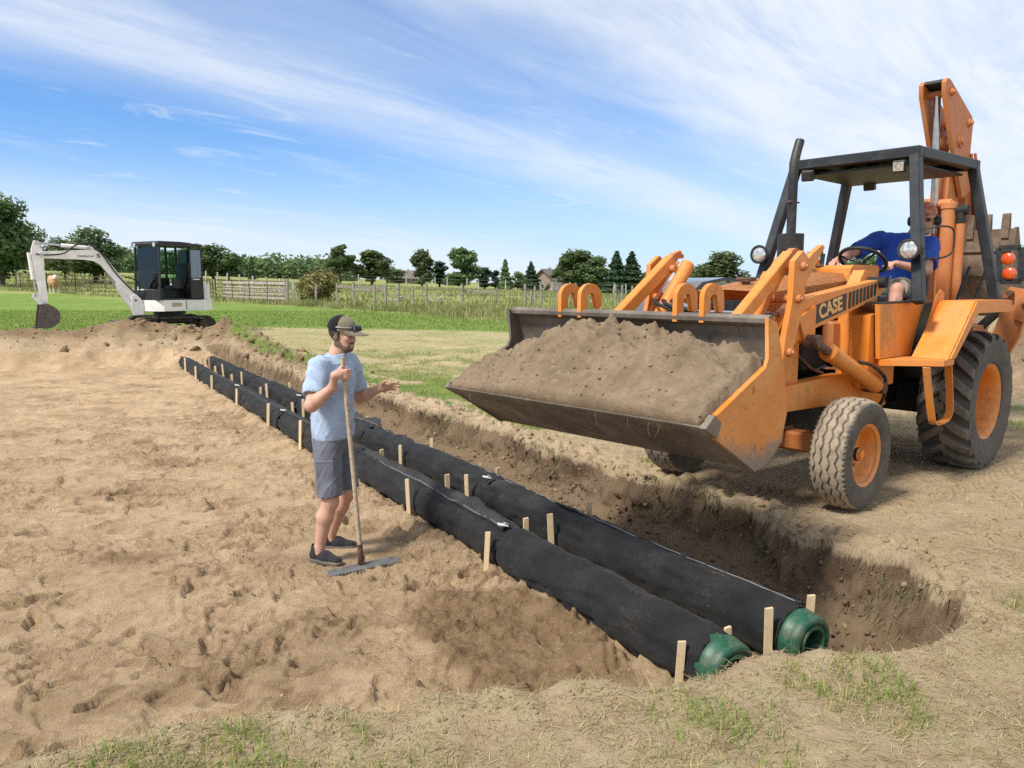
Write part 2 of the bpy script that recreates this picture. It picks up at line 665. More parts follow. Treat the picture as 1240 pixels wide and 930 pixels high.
def footprints(X, Y, Z, sand):
    fr = np.random.default_rng(5)
    pts = []
    for i in range(820):
        y = 2.8 + 12 * fr.random() ** 1.6
        x = -y * .68 - .6 + fr.random() * (y * .68 + 1.6)
        pts.append((x, y))
    for (px_, py_) in pts:
        a = fr.random() * math.pi * 2
        ln, wd, dp = .140 + .02 * fr.random(), .050 + .010 * fr.random(), .014 + .026 * fr.random() ** 1.5
        i0, i1 = np.searchsorted(XS, [px_ - .36, px_ + .36])
        j0, j1 = np.searchsorted(YS, [py_ - .36, py_ + .36])
        if i1 <= i0 or j1 <= j0:
            continue
        x = X[j0:j1, i0:i1] - px_
        y = Y[j0:j1, i0:i1] - py_
        u = x * math.cos(a) + y * math.sin(a)
        v = -x * math.sin(a) + y * math.cos(a)
        v = v + .02 * np.sin(u * 12)
        q = np.sqrt((u / ln) ** 2 + (v / (wd * (1 - .22 * np.tanh(u * 6)))) ** 2)
        dz = -dp * sst(1.04, .88, q) * (1 + .35 * np.tanh(u * 9)) + dp * .6 * np.exp(-((q - 1.16) / .16) ** 2) * (.55 + .6 * np.sin(u * 9 + v * 7 + a * 3)) * sst(2.2, 1.4, q)
        Z[j0:j1, i0:i1] += dz * sand[j0:j1, i0:i1]


def axis(segs):
    out = [segs[0][0]]
    for (a, b, h0, h1) in segs:
        p = a
        while p < b - 1e-6:
            h = h0 + (h1 - h0) * (p - a) / (b - a)
            p = p + h
            out.append(min(p, b))
    a = np.array(out)
    return np.unique(np.round(a, 5))


XS = axis([(-420, -60, 40, 8), (-60, -20, 6, .5), (-20, -9, .4, .05), (-9, -4.5, .05, .02), (-4.5, -3.2, .018, .013), (-3.2, 1.3, .014, .014), (1.3, 4.6, .016, .026), (4.6, 9, .02, .12), (9, 30, .15, 1.5), (30, 420, 2, 40)])
YS = axis([(-30, -2, 5, 1), (-2, 1.5, .5, .06), (1.5, 6.2, .0135, .015), (6.2, 9, .016, .022), (9, 26, .03, .13), (26, 60, .1, 1.0), (60, 160, 1.2, 4), (160, 900, 6, 60)])


def ground_material(kind):
    m, nt, bs = new_mat('ground_' + kind)
    co = ncoord(nt)
    sand = nattr(nt, 'sand')
    damp = nattr(nt, 'damp')
    straw = nattr(nt, 'straw')
    green = nattr(nt, 'green')
    spoil = nattr(nt, 'spoil')
    past = nattr(nt, 'pasture')
    nA = nnoise(nt, 2.3, 8, .62, .3, co)
    nB = nnoise(nt, 11, 8, .66, .2, co)
    nC = nnoise(nt, 60, 5, .7, 0, co)
    nD = nnoise(nt, 230, 3, .7, 0, co)
    grit = nnoise(nt, 420, 2, .6, 0, co)
    # bare soil of the bank
    soil = mixc(nt, nramp(nt, nA, .3, .7), (.36, .258, .155), (.52, .395, .25))
    soil = mixc(nt, nramp(nt, nB, .42, .68, 0, .6), soil, (.60, .475, .32))
    soil = mixc(nt, nramp(nt, nC, .5, .72, 0, .35), soil, (.26, .175, .10))
    # sand
    sc = mixc(nt, nramp(nt, nA, .32, .68), (.425, .290, .168), (.54, .388, .238))
    sc = mixc(nt, nramp(nt, nB, .35, .7, 0, .6), sc, (.60, .448, .288))
    sc = mixc(nt, nramp(nt, nC, .54, .70, 0, .6), sc, (.32, .205, .112))
    sc = mixc(nt, nramp(nt, nD, .60, .72, 0, .45), sc, (.24, .150, .08))
    sc = mixc(nt, nramp(nt, grit, .55, .8, 0, .35), sc, (.62, .50, .36))
    sc = mixc(nt, nmath(nt, 'MULTIPLY', damp, nramp(nt, nB, .25, .6, .55, 1.0)), sc, (.255, .165, .092))
    c = mixc(nt, nramp(nt, nmath(nt, 'ADD', sand, nmath(nt, 'MULTIPLY', nmath(nt, 'SUBTRACT', nB, .5), .5)), .35, .65), soil, sc)
    # darker brown over the cut trench wall and floor, darker topsoil at its rim
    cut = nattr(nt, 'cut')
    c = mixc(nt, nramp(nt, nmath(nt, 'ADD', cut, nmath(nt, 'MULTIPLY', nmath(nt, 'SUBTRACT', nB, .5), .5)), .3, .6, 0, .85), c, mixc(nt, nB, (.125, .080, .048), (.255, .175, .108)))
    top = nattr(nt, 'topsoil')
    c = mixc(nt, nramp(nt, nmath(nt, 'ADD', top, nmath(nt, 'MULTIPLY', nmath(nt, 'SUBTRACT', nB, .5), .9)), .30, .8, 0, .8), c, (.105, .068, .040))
    c = mixc(nt, nmath(nt, 'MULTIPLY', spoil, nramp(nt, nC, .3, .7, .75, 1)), c, mixc(nt, nB, (.125, .078, .046), (.25, .168, .102)))
    c = mixc(nt, nmath(nt, 'MULTIPLY', nattr(nt, 'track'), nramp(nt, nB, .3, .7, .3, .75)), c, (.44, .335, .205))
    # straw and cut grass
    ns = nnoise(nt, 1.0, 4, .7, .6, ncoord(nt, 'Object', (90, 22, 30)))
    fs = nramp(nt, nmath(nt, 'ADD', straw, nmath(nt, 'MULTIPLY', nmath(nt, 'SUBTRACT', nC, .5), 1.1)), .35, .75)
    c = mixc(nt, nmath(nt, 'MULTIPLY', fs, .85), c, mixc(nt, ns, (.34, .265, .135), (.62, .52, .30)))
    # grass
    ng = nnoise(nt, 1.6, 6, .65, .3, co)
    lw = nattr(nt, 'lawn')
    gcol = mixc(nt, nramp(nt, ng, .3, .7), (.125, .200, .034), (.205, .280, .062))
    gcol = mixc(nt, nramp(nt, nC, .42, .75, 0, .40), gcol, (.070, .125, .018))
    gcol = mixc(nt, nramp(nt, nnoise(nt, .35, 3, .5, 0, co), .45, .7, 0, .35), gcol, (.27, .33, .09))
    fgn = nramp(nt, nmath(nt, 'ADD', green, nmath(nt, 'MULTIPLY', nmath(nt, 'SUBTRACT', nC, .5), nmath(nt, 'SUBTRACT', 1.2, lw))), .42, .72)
    c = mixc(nt, fgn, c, gcol)
    # pasture: paler, patchy, seeding grass
    np1 = nnoise(nt, 1.0, 6, .62, .5, ncoord(nt, 'Object', (.07, .42, .3)))
    pc = mixc(nt, nramp(nt, np1, .35, .65), (.17, .215, .055), (.33, .325, .12))
    pc = mixc(nt, nramp(nt, nnoise(nt, .55, 5, .7, .2, co), .5, .8, 0, .35), pc, (.11, .16, .035))
    c = mixc(nt, past, c, pc)
    L(nt, c, bs.inputs['Base Color'])
    bs.inputs['Roughness'].default_value = .95
    bs.inputs['Specular IOR Level'].default_value = .15
    act = nattr(nt, 'act')
    vor = nt.nodes.new('ShaderNodeTexVoronoi')
    vor.feature = 'F1'
    vor.inputs['Scale'].default_value = 26
    L(nt, nt.nodes.new('ShaderNodeTexCoord').outputs['Object'], vor.inputs['Vector'])
    rough = nmath(nt, 'ADD', nmath(nt, 'MULTIPLY', nB, 1.5), nmath(nt, 'MULTIPLY', vor.outputs['Distance'], -.55))
    rough = nmath(nt, 'MULTIPLY', rough, nmath(nt, 'ADD', nmath(nt, 'MULTIPLY', act, .62), .16))
    h = nmath(nt, 'ADD', rough, nmath(nt, 'MULTIPLY', nC, .6))
    h = nmath(nt, 'ADD', h, nmath(nt, 'ADD', nmath(nt, 'MULTIPLY', nD, .32), nmath(nt, 'MULTIPLY', grit, .12)))
    nbump(nt, bs, h, 1.0, .034)
    return m


def y_lt20(Y):
    return sst(21, 19, Y)


def build_ground():
    X, Y = np.meshgrid(XS, YS)
    Z, zn = terrain(X, Y)
    footprints(X, Y, Z, zn['sand'])
    flat = sst(.62, .30, np.hypot(X + 1.33, Y - 5.78))
    Z[:] = Z * (1 - .8 * flat) + (FLOOR - .008) * .8 * flat
    s, t = st(X, Y)
    # grains of fresh damp sand by the near pipe
    wA = fbm(X * 2.2, Y * 2.2, 3, seed=131.)
    e = ((s - .95) / .95) ** 2 + ((t + .62) / .44) ** 2
    patch = sst(1.25, .75, e + .35 * wA)
    Z += zn['sand'] * patch * (.03 + .014 * fbm(X * 26, Y * 26, 2, .7, seed=141.))
    damp = np.clip(patch * .95 + .55 * sst(.1, .6, fbm(X * .9, Y * 1.3, 4, .6, seed=151.)) + .35 * sst(.2, .55, fbm(X * 5, Y * 5, 3, seed=161.)), 0, 1)
    damp = np.clip(damp + zn['act'] * (.22 + .5 * fbm(X * 3.5, Y * 4.5, 3, .6, seed=165.)) * .9, 0, 1)
    damp = np.maximum(damp, (1 - zn['sand']) * .2)
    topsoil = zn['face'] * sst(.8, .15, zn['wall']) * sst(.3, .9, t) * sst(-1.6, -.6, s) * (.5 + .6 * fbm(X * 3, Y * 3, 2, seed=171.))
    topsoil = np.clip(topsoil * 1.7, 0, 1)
    # sideways crumbling of the trench wall
    f = zn['face'] * sst(.5, 1.0, t)
    Zs = Z * 6
    off = f * (.10 * fbm(s * 3.2 + 5, Zs * .8 + t, 3, .6, seed=181.) + .09 * (np.abs(fbm(s * 7, Zs * 1.3, 3, .6, seed=185.)) - .2) + .04 * fbm(s * 15, Zs * 2.6, 2, seed=191.))
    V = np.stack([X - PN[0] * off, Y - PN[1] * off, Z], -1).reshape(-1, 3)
    ny, nx = X.shape
    idx = np.arange(nx * ny).reshape(ny, nx)
    js = int(np.searchsorted(YS, 27.0))
    cols = np.unique(np.concatenate([np.arange(0, nx, 5), [nx - 1]]))
    V3 = V.reshape(ny, nx, 3)
    for k in range(3):                               # seam row follows the coarse columns
        V3[js, :, k] = np.interp(XS, XS[cols], V3[js, cols, k])
    V = V3.reshape(-1, 3)

    def quads(I):
        return np.stack([I[:-1, :-1], I[:-1, 1:], I[1:, 1:], I[1:, :-1]], -1).reshape(-1, 4)
    Q = np.concatenate([quads(idx[:js + 1]), quads(idx[js:][:, cols])])

    def q(a):
        f = a.reshape(-1)
        return (f[Q[:, 0]] + f[Q[:, 2]]) / 2
    inside = q(zn['inside'])
    sand = q(zn['sand'])
    lawn = q(zn['lawn'])
    past = q(zn['pasture'])
    zid = np.zeros(len(Q), int)                      # 0 bare ground
    zid[inside > .12] = 1                            # trench
    zid[sand > .5] = 2                               # sand bed
    zid[(lawn > .5) & (zid == 0)] = 3
    zid[past > .5] = 4
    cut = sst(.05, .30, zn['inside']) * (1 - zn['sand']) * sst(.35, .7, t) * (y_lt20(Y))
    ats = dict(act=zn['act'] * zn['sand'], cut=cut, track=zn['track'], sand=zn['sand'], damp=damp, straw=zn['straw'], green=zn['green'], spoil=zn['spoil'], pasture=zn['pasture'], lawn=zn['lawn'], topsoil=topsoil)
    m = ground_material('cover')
    labels = ['bare soil and cut straw ground around the dig', 'steep soil wall and floor of the trench beside the pipes',
              'bed of trampled yellow sand left of the pipes', 'mown green lawn between the dig and the fences', 'rough pasture beyond the fences']
    for k, nm in enumerate(['ground', 'trench', 'sand_bed', 'lawn', 'pasture']):
        F = Q[zid == k]
        used = np.unique(F)
        remap = np.full(len(V), -1, int)
        remap[used] = np.arange(len(used))
        o = np_mesh(nm, V[used], remap[F], m)
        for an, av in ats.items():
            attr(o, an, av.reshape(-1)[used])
        o['kind'] = 'structure'
        o['label'] = labels[k]
    return X, Y, Z, zn


GX, GY, GZ, GZN = build_ground()


def gz(x, y):
    """height of the built ground under a point"""
    i = int(np.clip(np.searchsorted(XS, x) - 1, 0, len(XS) - 2))
    j = int(np.clip(np.searchsorted(YS, y) - 1, 0, len(YS) - 2))
    fx = (x - XS[i]) / (XS[i + 1] - XS[i])
    fy = (y - YS[j]) / (YS[j + 1] - YS[j])
    return float(GZ[j, i] * (1 - fx) * (1 - fy) + GZ[j, i + 1] * fx * (1 - fy) + GZ[j + 1, i] * (1 - fx) * fy + GZ[j + 1, i + 1] * fx * fy)


def gz_arr(x, y, A=None):
    A = GZ if A is None else A
    i = np.clip(np.searchsorted(XS, x) - 1, 0, len(XS) - 2)
    j = np.clip(np.searchsorted(YS, y) - 1, 0, len(YS) - 2)
    fx = (x - XS[i]) / (XS[i + 1] - XS[i])
    fy = (y - YS[j]) / (YS[j + 1] - YS[j])
    return A[j, i] * (1 - fx) * (1 - fy) + A[j, i + 1] * fx * (1 - fy) + A[j + 1, i] * (1 - fx) * fy + A[j + 1, i + 1] * fx * fy


# ------------------------------------------------------------------ leach-field pipes and stakes
def P3(s, t, z=0.0):
    return Vector((P0[0] + PD[0] * s + PN[0] * t, P0[1] + PD[1] * s + PN[1] * t, z))


def fabric_mat():
    m, nt, bs = new_mat('black_geotextile')
    co = ncoord(nt)
    n1 = nnoise(nt, 3.2, 6, .6, .3, co)
    c = mixc(nt, nramp(nt, n1, .3, .7), (.009, .0092, .0098), (.019, .0192, .0198))
    dust = nramp(nt, nmath(nt, 'ADD', nmath(nt, 'MULTIPLY', nnoise(nt, 1.7, 7, .7, .5, co), .6), nmath(nt, 'MULTIPLY', nnoise(nt, 45, 4, .75, 0, co), .4)), .50, .70, 0, .50)
    c = mixc(nt, dust, c, (.12, .088, .058))
    spk = nramp(nt, nnoise(nt, 130, 2, .6, 0, co), .70, .76, 0, .75)
    c = mixc(nt, nmath(nt, 'MULTIPLY', spk, nramp(nt, nnoise(nt, 1.1, 3, .6, 0, co), .5, .62)), c, (.36, .27, .17))
    L(nt, c, bs.inputs['Base Color'])
    bs.inputs['Roughness'].default_value = .78
    bs.inputs['Specular IOR Level'].default_value = .22
    bs.inputs['Sheen Weight'].default_value = .04
    w = nnoise(nt, 330, 2, .5, 0, co)
    wr = nnoise(nt, 9, 6, .6, .8, co)
    nbump(nt, bs, nmath(nt, 'ADD', nmath(nt, 'MULTIPLY', w, .1), wr), .9, .016)
    return m


M_FAB = fabric_mat()
M_FLAP = plain('flap_geotextile', (.020, .0205, .0215), .8, var=.3, scale=30, bump=.3, dirt=(.16, .12, .08), dirt_amt=.25, dirt_scale=6)
M_THREAD = plain('white_thread', (.55, .56, .58), .7)
M_GREEN = plain('green_plastic', (.012, .082, .046), .45, var=.3, scale=20, dirt=(.20, .15, .095), dirt_amt=.55, dirt_scale=9)
M_HOLE = plain('pipe_inside', (.006, .007, .007), .8)
M_TAG = plain('white_tag', (.66, .66, .64), .6, var=.15)


def wrinkle(s, a, seed):
    """radial offset of the sleeve at station s, angle a"""
    w = +.010 * fbm(s * 3.0 + seed, a * 1.9 + s * 1.1, 3, .55, seed=seed)
    w = w + .014 * ridged(s * 1.6 + a * .9, a * 3.1 - s * 2.0, 2, seed=seed + 4) + .013 * ridged(s * 3.6 - a * 1.6, a * 2.2 + s * 1.2, 2, seed=seed + 9) - .010
    return w + .002 * np.sin(s * 2 * math.pi / .31 + .6 * np.sin(a))


def make_pipe(t0, s_joints, seed, label, off, flap_z):
    root = thing('leach_pipe', label, 'pipe', tuple(P3(0, t0, PIPE_Z - PIPE_R)), 0, 'black fabric leach pipes in the trench')
    base = Vector(root.location)
    for k, (sa, sb) in enumerate(zip(s_joints, s_joints[1:])):
        n_s, n_a = max(20, int((sb - sa) / .03)), 44
        S, A = np.meshgrid(np.linspace(sa + .01, sb - .01, n_s), np.linspace(0, 2 * math.pi, n_a, endpoint=False), indexing='ij')
        tr = .18 * ((k * 37 % 11) / 11 - .5) * .12
        r = PIPE_R + .004 + wrinkle(S, A, seed + k)
        e = np.minimum(S - sa, sb - S)
        r = r - .012 * np.exp(-(e / .05) ** 2)
        r = r * (1 - .012 * np.cos(2 * A))
        mz = PIPE_Z + .010 * np.sin(S * 1.1 + seed)
        mt = t0 + .018 * np.sin(S * .8 + seed * 2) + tr
        X = P0[0] + PD[0] * S + PN[0] * (mt + r * np.cos(A)) - base.x
        Y = P0[1] + PD[1] * S + PN[1] * (mt + r * np.cos(A)) - base.y
        Zc = mz + r * np.sin(A) - base.z
        V = np.stack([X, Y, Zc], -1).reshape(-1, 3)
        idx = np.arange(n_s * n_a).reshape(n_s, n_a)
        F = np.stack([idx[:-1, :], idx[1:, :], np.roll(idx, -1, 1)[1:, :], np.roll(idx, -1, 1)[:-1, :]], -1).reshape(-1, 4)
        sl = np_mesh('fabric_sleeve', V, F, M_FAB, root)
        if t0 == 0 and k == 0:
            continue
        # overlapping flap along the top seam
        ns = max(20, int((sb - sa) / .02))
        ss = np.linspace(sa + .03, sb - .05, ns)
        lift = sst(0, .25, ss - sa) * sst(0, .25, sb - ss)
        wav = fbm(ss * 1.7, ss * 0 + seed, 3, seed=seed + k * 3)
        rows = []
        a0 = off + .14 * fbm(ss * .9, ss * 0 + 2, 2, seed=seed + k)
        for j, q in enumerate(np.linspace(0, 1, 5)):
            ang = a0 - q * (.34 + .20 * wav)
            rr = PIPE_R + .008 + wrinkle(ss, ang, seed + k) + lift * q * q * ((flap_z * (1.5 if (k == 1) == (t0 == 0) and k < 3 and k > 0 else .10)) * (.4 + 1.2 * np.abs(wav))) + .004 * q
            rows.append(np.stack([P0[0] + PD[0] * ss + PN[0] * (t0 + tr + rr * np.cos(ang)) - base.x,
                                  P0[1] + PD[1] * ss + PN[1] * (t0 + tr + rr * np.cos(ang)) - base.y,
                                  PIPE_Z + rr * np.sin(ang) - base.z], -1))
        Vf = np.stack(rows, 1)
        top = Vf.reshape(-1, 3)
        idx = np.arange(ns * 5).reshape(ns, 5)
        Ff = np.stack([idx[:-1, :-1], idx[1:, :-1], idx[1:, 1:], idx[:-1, 1:]], -1).reshape(-1, 4)
        nb = len(top)
        Vb = top - np.array([0, 0, .005])
        rim = np.concatenate([idx[:, 0], idx[-1, 1:], idx[::-1, -1][1:], idx[0, ::-1][1:-1]])
        rm2 = np.roll(rim, -1)
        Fr = np.stack([rim, rm2, rm2 + nb, rim + nb], -1)
        fl = np_mesh('seam_flap', np.concatenate([top, Vb]), np.concatenate([Ff, Ff[:, ::-1] + nb, Fr]), M_FLAP, sl)
        if t0 == 0 and k != 1:
            continue
        bm = new()
        mid = Vf[2::6, 1]
        tube(bm, [Vector(p) + Vector((0, 0, .0015)) for p in mid], .0011, 5)
        obj('stitching', bm, M_THREAD, sl)
    # moulded end cap with its inlet hole
    d = Vector((-PD[0], -PD[1], 0))
    o = P3(s_joints[0] + .03, t0, PIPE_Z) - base
    r = PIPE_R
    bm = new()
    lathe(bm, [(r * .99, -.02), (r * 1.0, .02), (r * .985, .05), (r * .955, .055), (r * .95, .085), (r * .93, .105), (r * .88, .120), (r * .80, .128), (r * .72, .129), (r * .70, .122),
               (r * .60, .121), (r * .58, .130), (r * .50, .132), (r * .47, .126), (r * .46, .03)], o, d, 44)
    cap = obj('end_cap', bm, M_GREEN, root, 50)
    bm = new()
    lathe(bm, [(0, .036), (r * .455, .036), (r * .455, .032), (0, .032)], o, d, 28)
    obj('inlet_hole', bm, M_HOLE, cap)
    o2 = P3(s_joints[-1] - .02, t0, PIPE_Z) - base
    bm = new()
    lathe(bm, [(r * .99, -.02), (r, .02), (r * .93, .06), (r * .9, .1), (r * .8, .125), (0, .13)], o2, -d, 32)
    obj('end_cap', bm, M_GREEN, root, 50)
    return root


pipe1 = make_pipe(0.0, [-.03, 2.02, 5.07, 8.1, 11.2, 14.3, 18.0], 3.0, 'long black fabric wrapped pipe with green cap, beside the sand', 1.95, .05)
pipe2 = make_pipe(0.60, [-.02, 3.3, 6.35, 9.4, 12.5, 15.5, 18.1], 9.0, 'long black fabric wrapped pipe with green cap, beside the trench wall', 1.32, .05)


def fabric_scrap(root, s, t0, ang, label):
    b = Vector(root.location)
    bm = new()
    p = P3(s, t0 + (PIPE_R + .03) * math.cos(ang), PIPE_Z + (PIPE_R + .03) * math.sin(ang)) - b
    box(bm, p, (.085, .026, .003), (.5, .25, .35), .001)
    box(bm, p + Vector((.02, .006, .009)), (.035, .022, .003), (-.3, .5, .9), .001)
    obj('white_tag', bm, M_TAG, root)


fabric_scrap(pipe1, 2.05, 0, 1.9, 'tag')
fabric_scrap(pipe1, 8.1, 0, 1.9, 'tag')
fabric_scrap(pipe1, 11.2, 0, 1.8, 'tag')
fabric_scrap(pipe2, 3.35, .6, 1.95, 'tag')
fabric_scrap(pipe2, 9.45, .6, 1.9, 'tag')


def wood_mat():
    m, nt, bs = new_mat('raw_pine')
    co = ncoord(nt, 'Object', (60, 60, 3))
    inf = nt.nodes.new('ShaderNodeObjectInfo')
    n1 = nnoise(nt, 1.0, 6, .65, 1.5, co)
    c = mixc(nt, nramp(nt, n1, .3, .7), (.60, .43, .22), (.80, .64, .40))
    c = mixc(nt, nmath(nt, 'MULTIPLY', inf.outputs['Random'], .45), c, (.40, .33, .24))
    c = mixc(nt, nramp(nt, nnoise(nt, 25, 5, .7, 0, ncoord(nt)), .58, .75, 0, .6), c, (.17, .12, .075))
    L(nt, c, bs.inputs['Base Color'])
    bs.inputs['Roughness'].default_value = .8
    nbump(nt, bs, n1, .3, .003)
    return m


M_PINE = wood_mat()
ORD = ['nearest', 'second', 'third', 'fourth', 'fifth', 'sixth', 'seventh', 'eighth', 'ninth', 'tenth', 'eleventh', 'twelfth']
stake_rows = {
    'on the sand side of the front pipe': (-.205, [.07, 2.06, 3.42, 4.94, 6.82, 8.44, 10.52, 12.73, 14.5, 15.9, 17.83]),
    'tight behind the front pipe': (.205, [.11, 2.15, 3.49, 5.04, 6.9, 8.56, 10.68, 12.86, 14.54, 16.13, 17.86]),
    'on the sand side of the rear pipe': (.395, [.01, 2.08, 3.46, 5.03, 6.8, 8.75, 10.9, 12.93, 14.72, 16.45]),
    'on the trench wall side of the rear pipe': (.815, [.09, 2.19, 3.6, 5.16, 7.14, 10.98, 13.01, 16.46]),
}
tops = {0: [-.15, -.14, -.04, -.14, -.06, -.04, -.08, -.07, -.06, .0, .03], 1: [-.19, -.14, -.08, -.12, -.1, -.07, -.09, -.09, -.08, -.03, .0],
        2: [-.10, -.10, -.09, -.09, -.08, -.08, -.07, -.06, -.07, -.01], 3: [-.14, -.11, -.12, -.10, -.12, -.08, -.11, -.01]}
for ri, (where, (t0, sl)) in enumerate(stake_rows.items()):
    for k, s in enumerate(sl):
        ztop = tops[ri][k] + random.uniform(.01, .035)
        p = P3(s, t0)
        zb = gz(p.x, p.y) - .10
        h = ztop - zb
        bm = new()
        w, d = .040 + random.uniform(-.003, .004), .018
        prism(bm, [(-w / 2, h), (-w / 2, .1), (0, 0), (w / 2, .1), (w / 2, h - .004)], -d / 2, d / 2, 'y', .0015)
        st_o = obj('wooden_stake', bm, M_PINE)
        st_o.location = (p.x, p.y, zb)
        st_o.rotation_euler = (random.uniform(-.05, .05), random.uniform(-.06, .06), math.atan2(PD[1], PD[0]) + math.pi / 2 + random.uniform(-.5, .5) - (.6 if ri in (0, 2) else .2))
        tag(st_o, f'wooden stake {where}, ' + ('nearest the camera' if k == 0 else ORD[k] + ' from the near end'), 'stake', 'wooden stakes along the pipes')

# ------------------------------------------------------------------ backhoe loader
def paint(name, c, faded, dirt=(.24, .16, .09), amt=.5, rough=.42, rust=0.0, bump=.10):
    m, nt, bs = new_mat(name)
    co = ncoord(nt)
    n1 = nnoise(nt, 2.6, 7, .62, .4, co)
    n2 = nnoise(nt, 17, 6, .68, .2, co)
    n3 = nnoise(nt, 70, 4, .7, 0, co)
    cc = mixc(nt, nramp(nt, n1, .32, .70), c, faded)
    st_ = nnoise(nt, 1.0, 5, .6, .2, ncoord(nt, 'Object', (22, 22, 1.6)))
    d = nmath(nt, 'ADD', nmath(nt, 'MULTIPLY', n1, .45), nmath(nt, 'ADD', nmath(nt, 'MULTIPLY', n2, .30), nmath(nt, 'MULTIPLY', st_, .25)))
    f = nramp(nt, d, .47, .68, 0, amt)
    cc = mixc(nt, f, cc, dirt)
    if rust > 0:
        geo = nt.nodes.new('ShaderNodeNewGeometry')
        fr = nramp(nt, nmath(nt, 'ADD', nmath(nt, 'MULTIPLY', n2, .7), nmath(nt, 'MULTIPLY', n3, .3)), .60, .64, 0, rust * 2)
        cc = mixc(nt, fr, cc, mixc(nt, n3, (.06, .032, .02), (.17, .085, .045)))
    chips = nramp(nt, n3, .67, .70, 0, .75)
    cc = mixc(nt, nmath(nt, 'MULTIPLY', chips, nramp(nt, n1, .45, .6)), cc, (.07, .05, .04))
    L(nt, cc, bs.inputs['Base Color'])
    L(nt, nmath(nt, 'ADD', nmath(nt, 'MULTIPLY', f, .6), nmath(nt, 'ADD', nmath(nt, 'MULTIPLY', n2, .18), rough - .09), cl=True), bs.inputs['Roughness'])
    nbump(nt, bs, nmath(nt, 'ADD', nmath(nt, 'MULTIPLY', n1, 1.0), nmath(nt, 'MULTIPLY', n3, .06)), bump, .012)
    return m


M_OR = paint('tractor_orange', (.66, .195, .018), (.72, .29, .07), dirt=(.25, .13, .055), amt=.62, rust=.22)
M_OR2 = paint('boom_orange', (.47, .145, .035), (.55, .21, .075), amt=.55, rough=.55)
M_HOODTOP = plain('hood_orange', (.70, .30, .095), .45, var=.14, scale=3, dirt=(.62, .38, .20), dirt_amt=.35, dirt_scale=2)
M_BKT2 = plain('backhoe_bucket_steel', (.165, .118, .082), .75, .1, var=.4, scale=9, bump=.5, bdist=.01, dirt=(.27, .20, .135), dirt_amt=.8, dirt_scale=5)
M_BKT = paint('bucket_steel', (.105, .086, .070), (.19, .160, .13), (.27, .21, .15), .95, .6, rust=.5)


def bucket_side_mat():
    m, nt, bs = new_mat('bucket_side_worn')
    co = ncoord(nt)
    sep = nt.nodes.new('ShaderNodeSeparateXYZ')
    L(nt, co, sep.inputs[0])
    n1 = nnoise(nt, 5, 7, .65, .4, co)
    n2 = nnoise(nt, 24, 6, .7, .2, co)
    cc = mixc(nt, nramp(nt, n1, .3, .7), (.60, .20, .03), (.64, .28, .08))
    # bare worn steel rubbed off along the lower edge
    wear = nmath(nt, 'ADD', nmath(nt, 'MULTIPLY', sep.outputs['Z'], -2.3), nmath(nt, 'ADD', nmath(nt, 'MULTIPLY', n1, .9), nmath(nt, 'MULTIPLY', n2, .55)))
    f = nramp(nt, wear, -1.22, -.86)
    cc = mixc(nt, f, cc, mixc(nt, n2, (.13, .095, .075), (.30, .24, .19)))
    ch = nramp(nt, n2, .62, .66, 0, .7)
    cc = mixc(nt, ch, cc, (.13, .07, .04))
    L(nt, cc, bs.inputs['Base Color'])
    L(nt, nmath(nt, 'ADD', .42, nmath(nt, 'MULTIPLY', n2, .3)), bs.inputs['Roughness'])
    nbump(nt, bs, n1, .2, .01)
    return m


M_BSIDE = bucket_side_mat()
M_BLK = plain('black_paint', (.013, .014, .016), .45, var=.35, scale=6, dirt=(.13, .10, .075), dirt_amt=.32, dirt_scale=4)
M_ROPS = plain('rops_charcoal', (.013, .016, .020), .45, var=.3, scale=5, dirt=(.10, .09, .08), dirt_amt=.22, dirt_scale=5)
M_ENG = plain('engine_grime', (.016, .015, .014), .75, var=.5, scale=12, bump=.5, bdist=.02)
M_STEEL = plain('bright_steel', (.50, .51, .52), .28, 1.0, var=.2)
M_RUST = plain('rusty_steel', (.12, .065, .04), .75, var=.5, scale=18, bump=.3)
M_HOSE = plain('rubber_hose', (.012, .012, .013), .55, var=.3)
M_LAMP = plain('lamp_glass', (.62, .62, .60), .12, .55, var=.45, scale=38, spec=.8)
M_AMBER = plain('amber_lens', (.58, .075, .006), .22, var=.3, scale=90, spec=.8)
M_DECB = plain('decal_black', (.012, .012, .013), .5, var=.3)
M_DECW = plain('decal_letter', (.72, .42, .16), .5, var=.15)
M_WHITE = plain('white_plastic', (.62, .62, .60), .5, var=.2, dirt=(.25, .2, .15), dirt_amt=.4)
M_SEAT = plain('seat_vinyl', (.02, .02, .022), .5, var=.3)


def tyre_mat(name, dusty):
    m, nt, bs = new_mat(name)
    co = ncoord(nt)
    d = nattr(nt, 'dust')
    n1 = nnoise(nt, 14, 7, .66, .3, co)
    n2 = nnoise(nt, 3, 5, .6, .3, co)
    base = mixc(nt, n1, (.028, .028, .029), (.075, .073, .070))
    f = nmath(nt, 'MULTIPLY', d, nramp(nt, nmath(nt, 'ADD', nmath(nt, 'MULTIPLY', n1, .6), nmath(nt, 'MULTIPLY', n2, .4)), .25, .62), cl=True)
    c = mixc(nt, f, base, dusty)
    L(nt, c, bs.inputs['Base Color'])
    bs.inputs['Roughness'].default_value = .82
    bs.inputs['Specular IOR Level'].default_value = .3
    nbump(nt, bs, n1, .25, .006)
    return m


M_TYF = tyre_mat('front_tyre_rubber', (.33, .265, .19))
M_TYR = tyre_mat('rear_tyre_rubber', (.17, .145, .12))


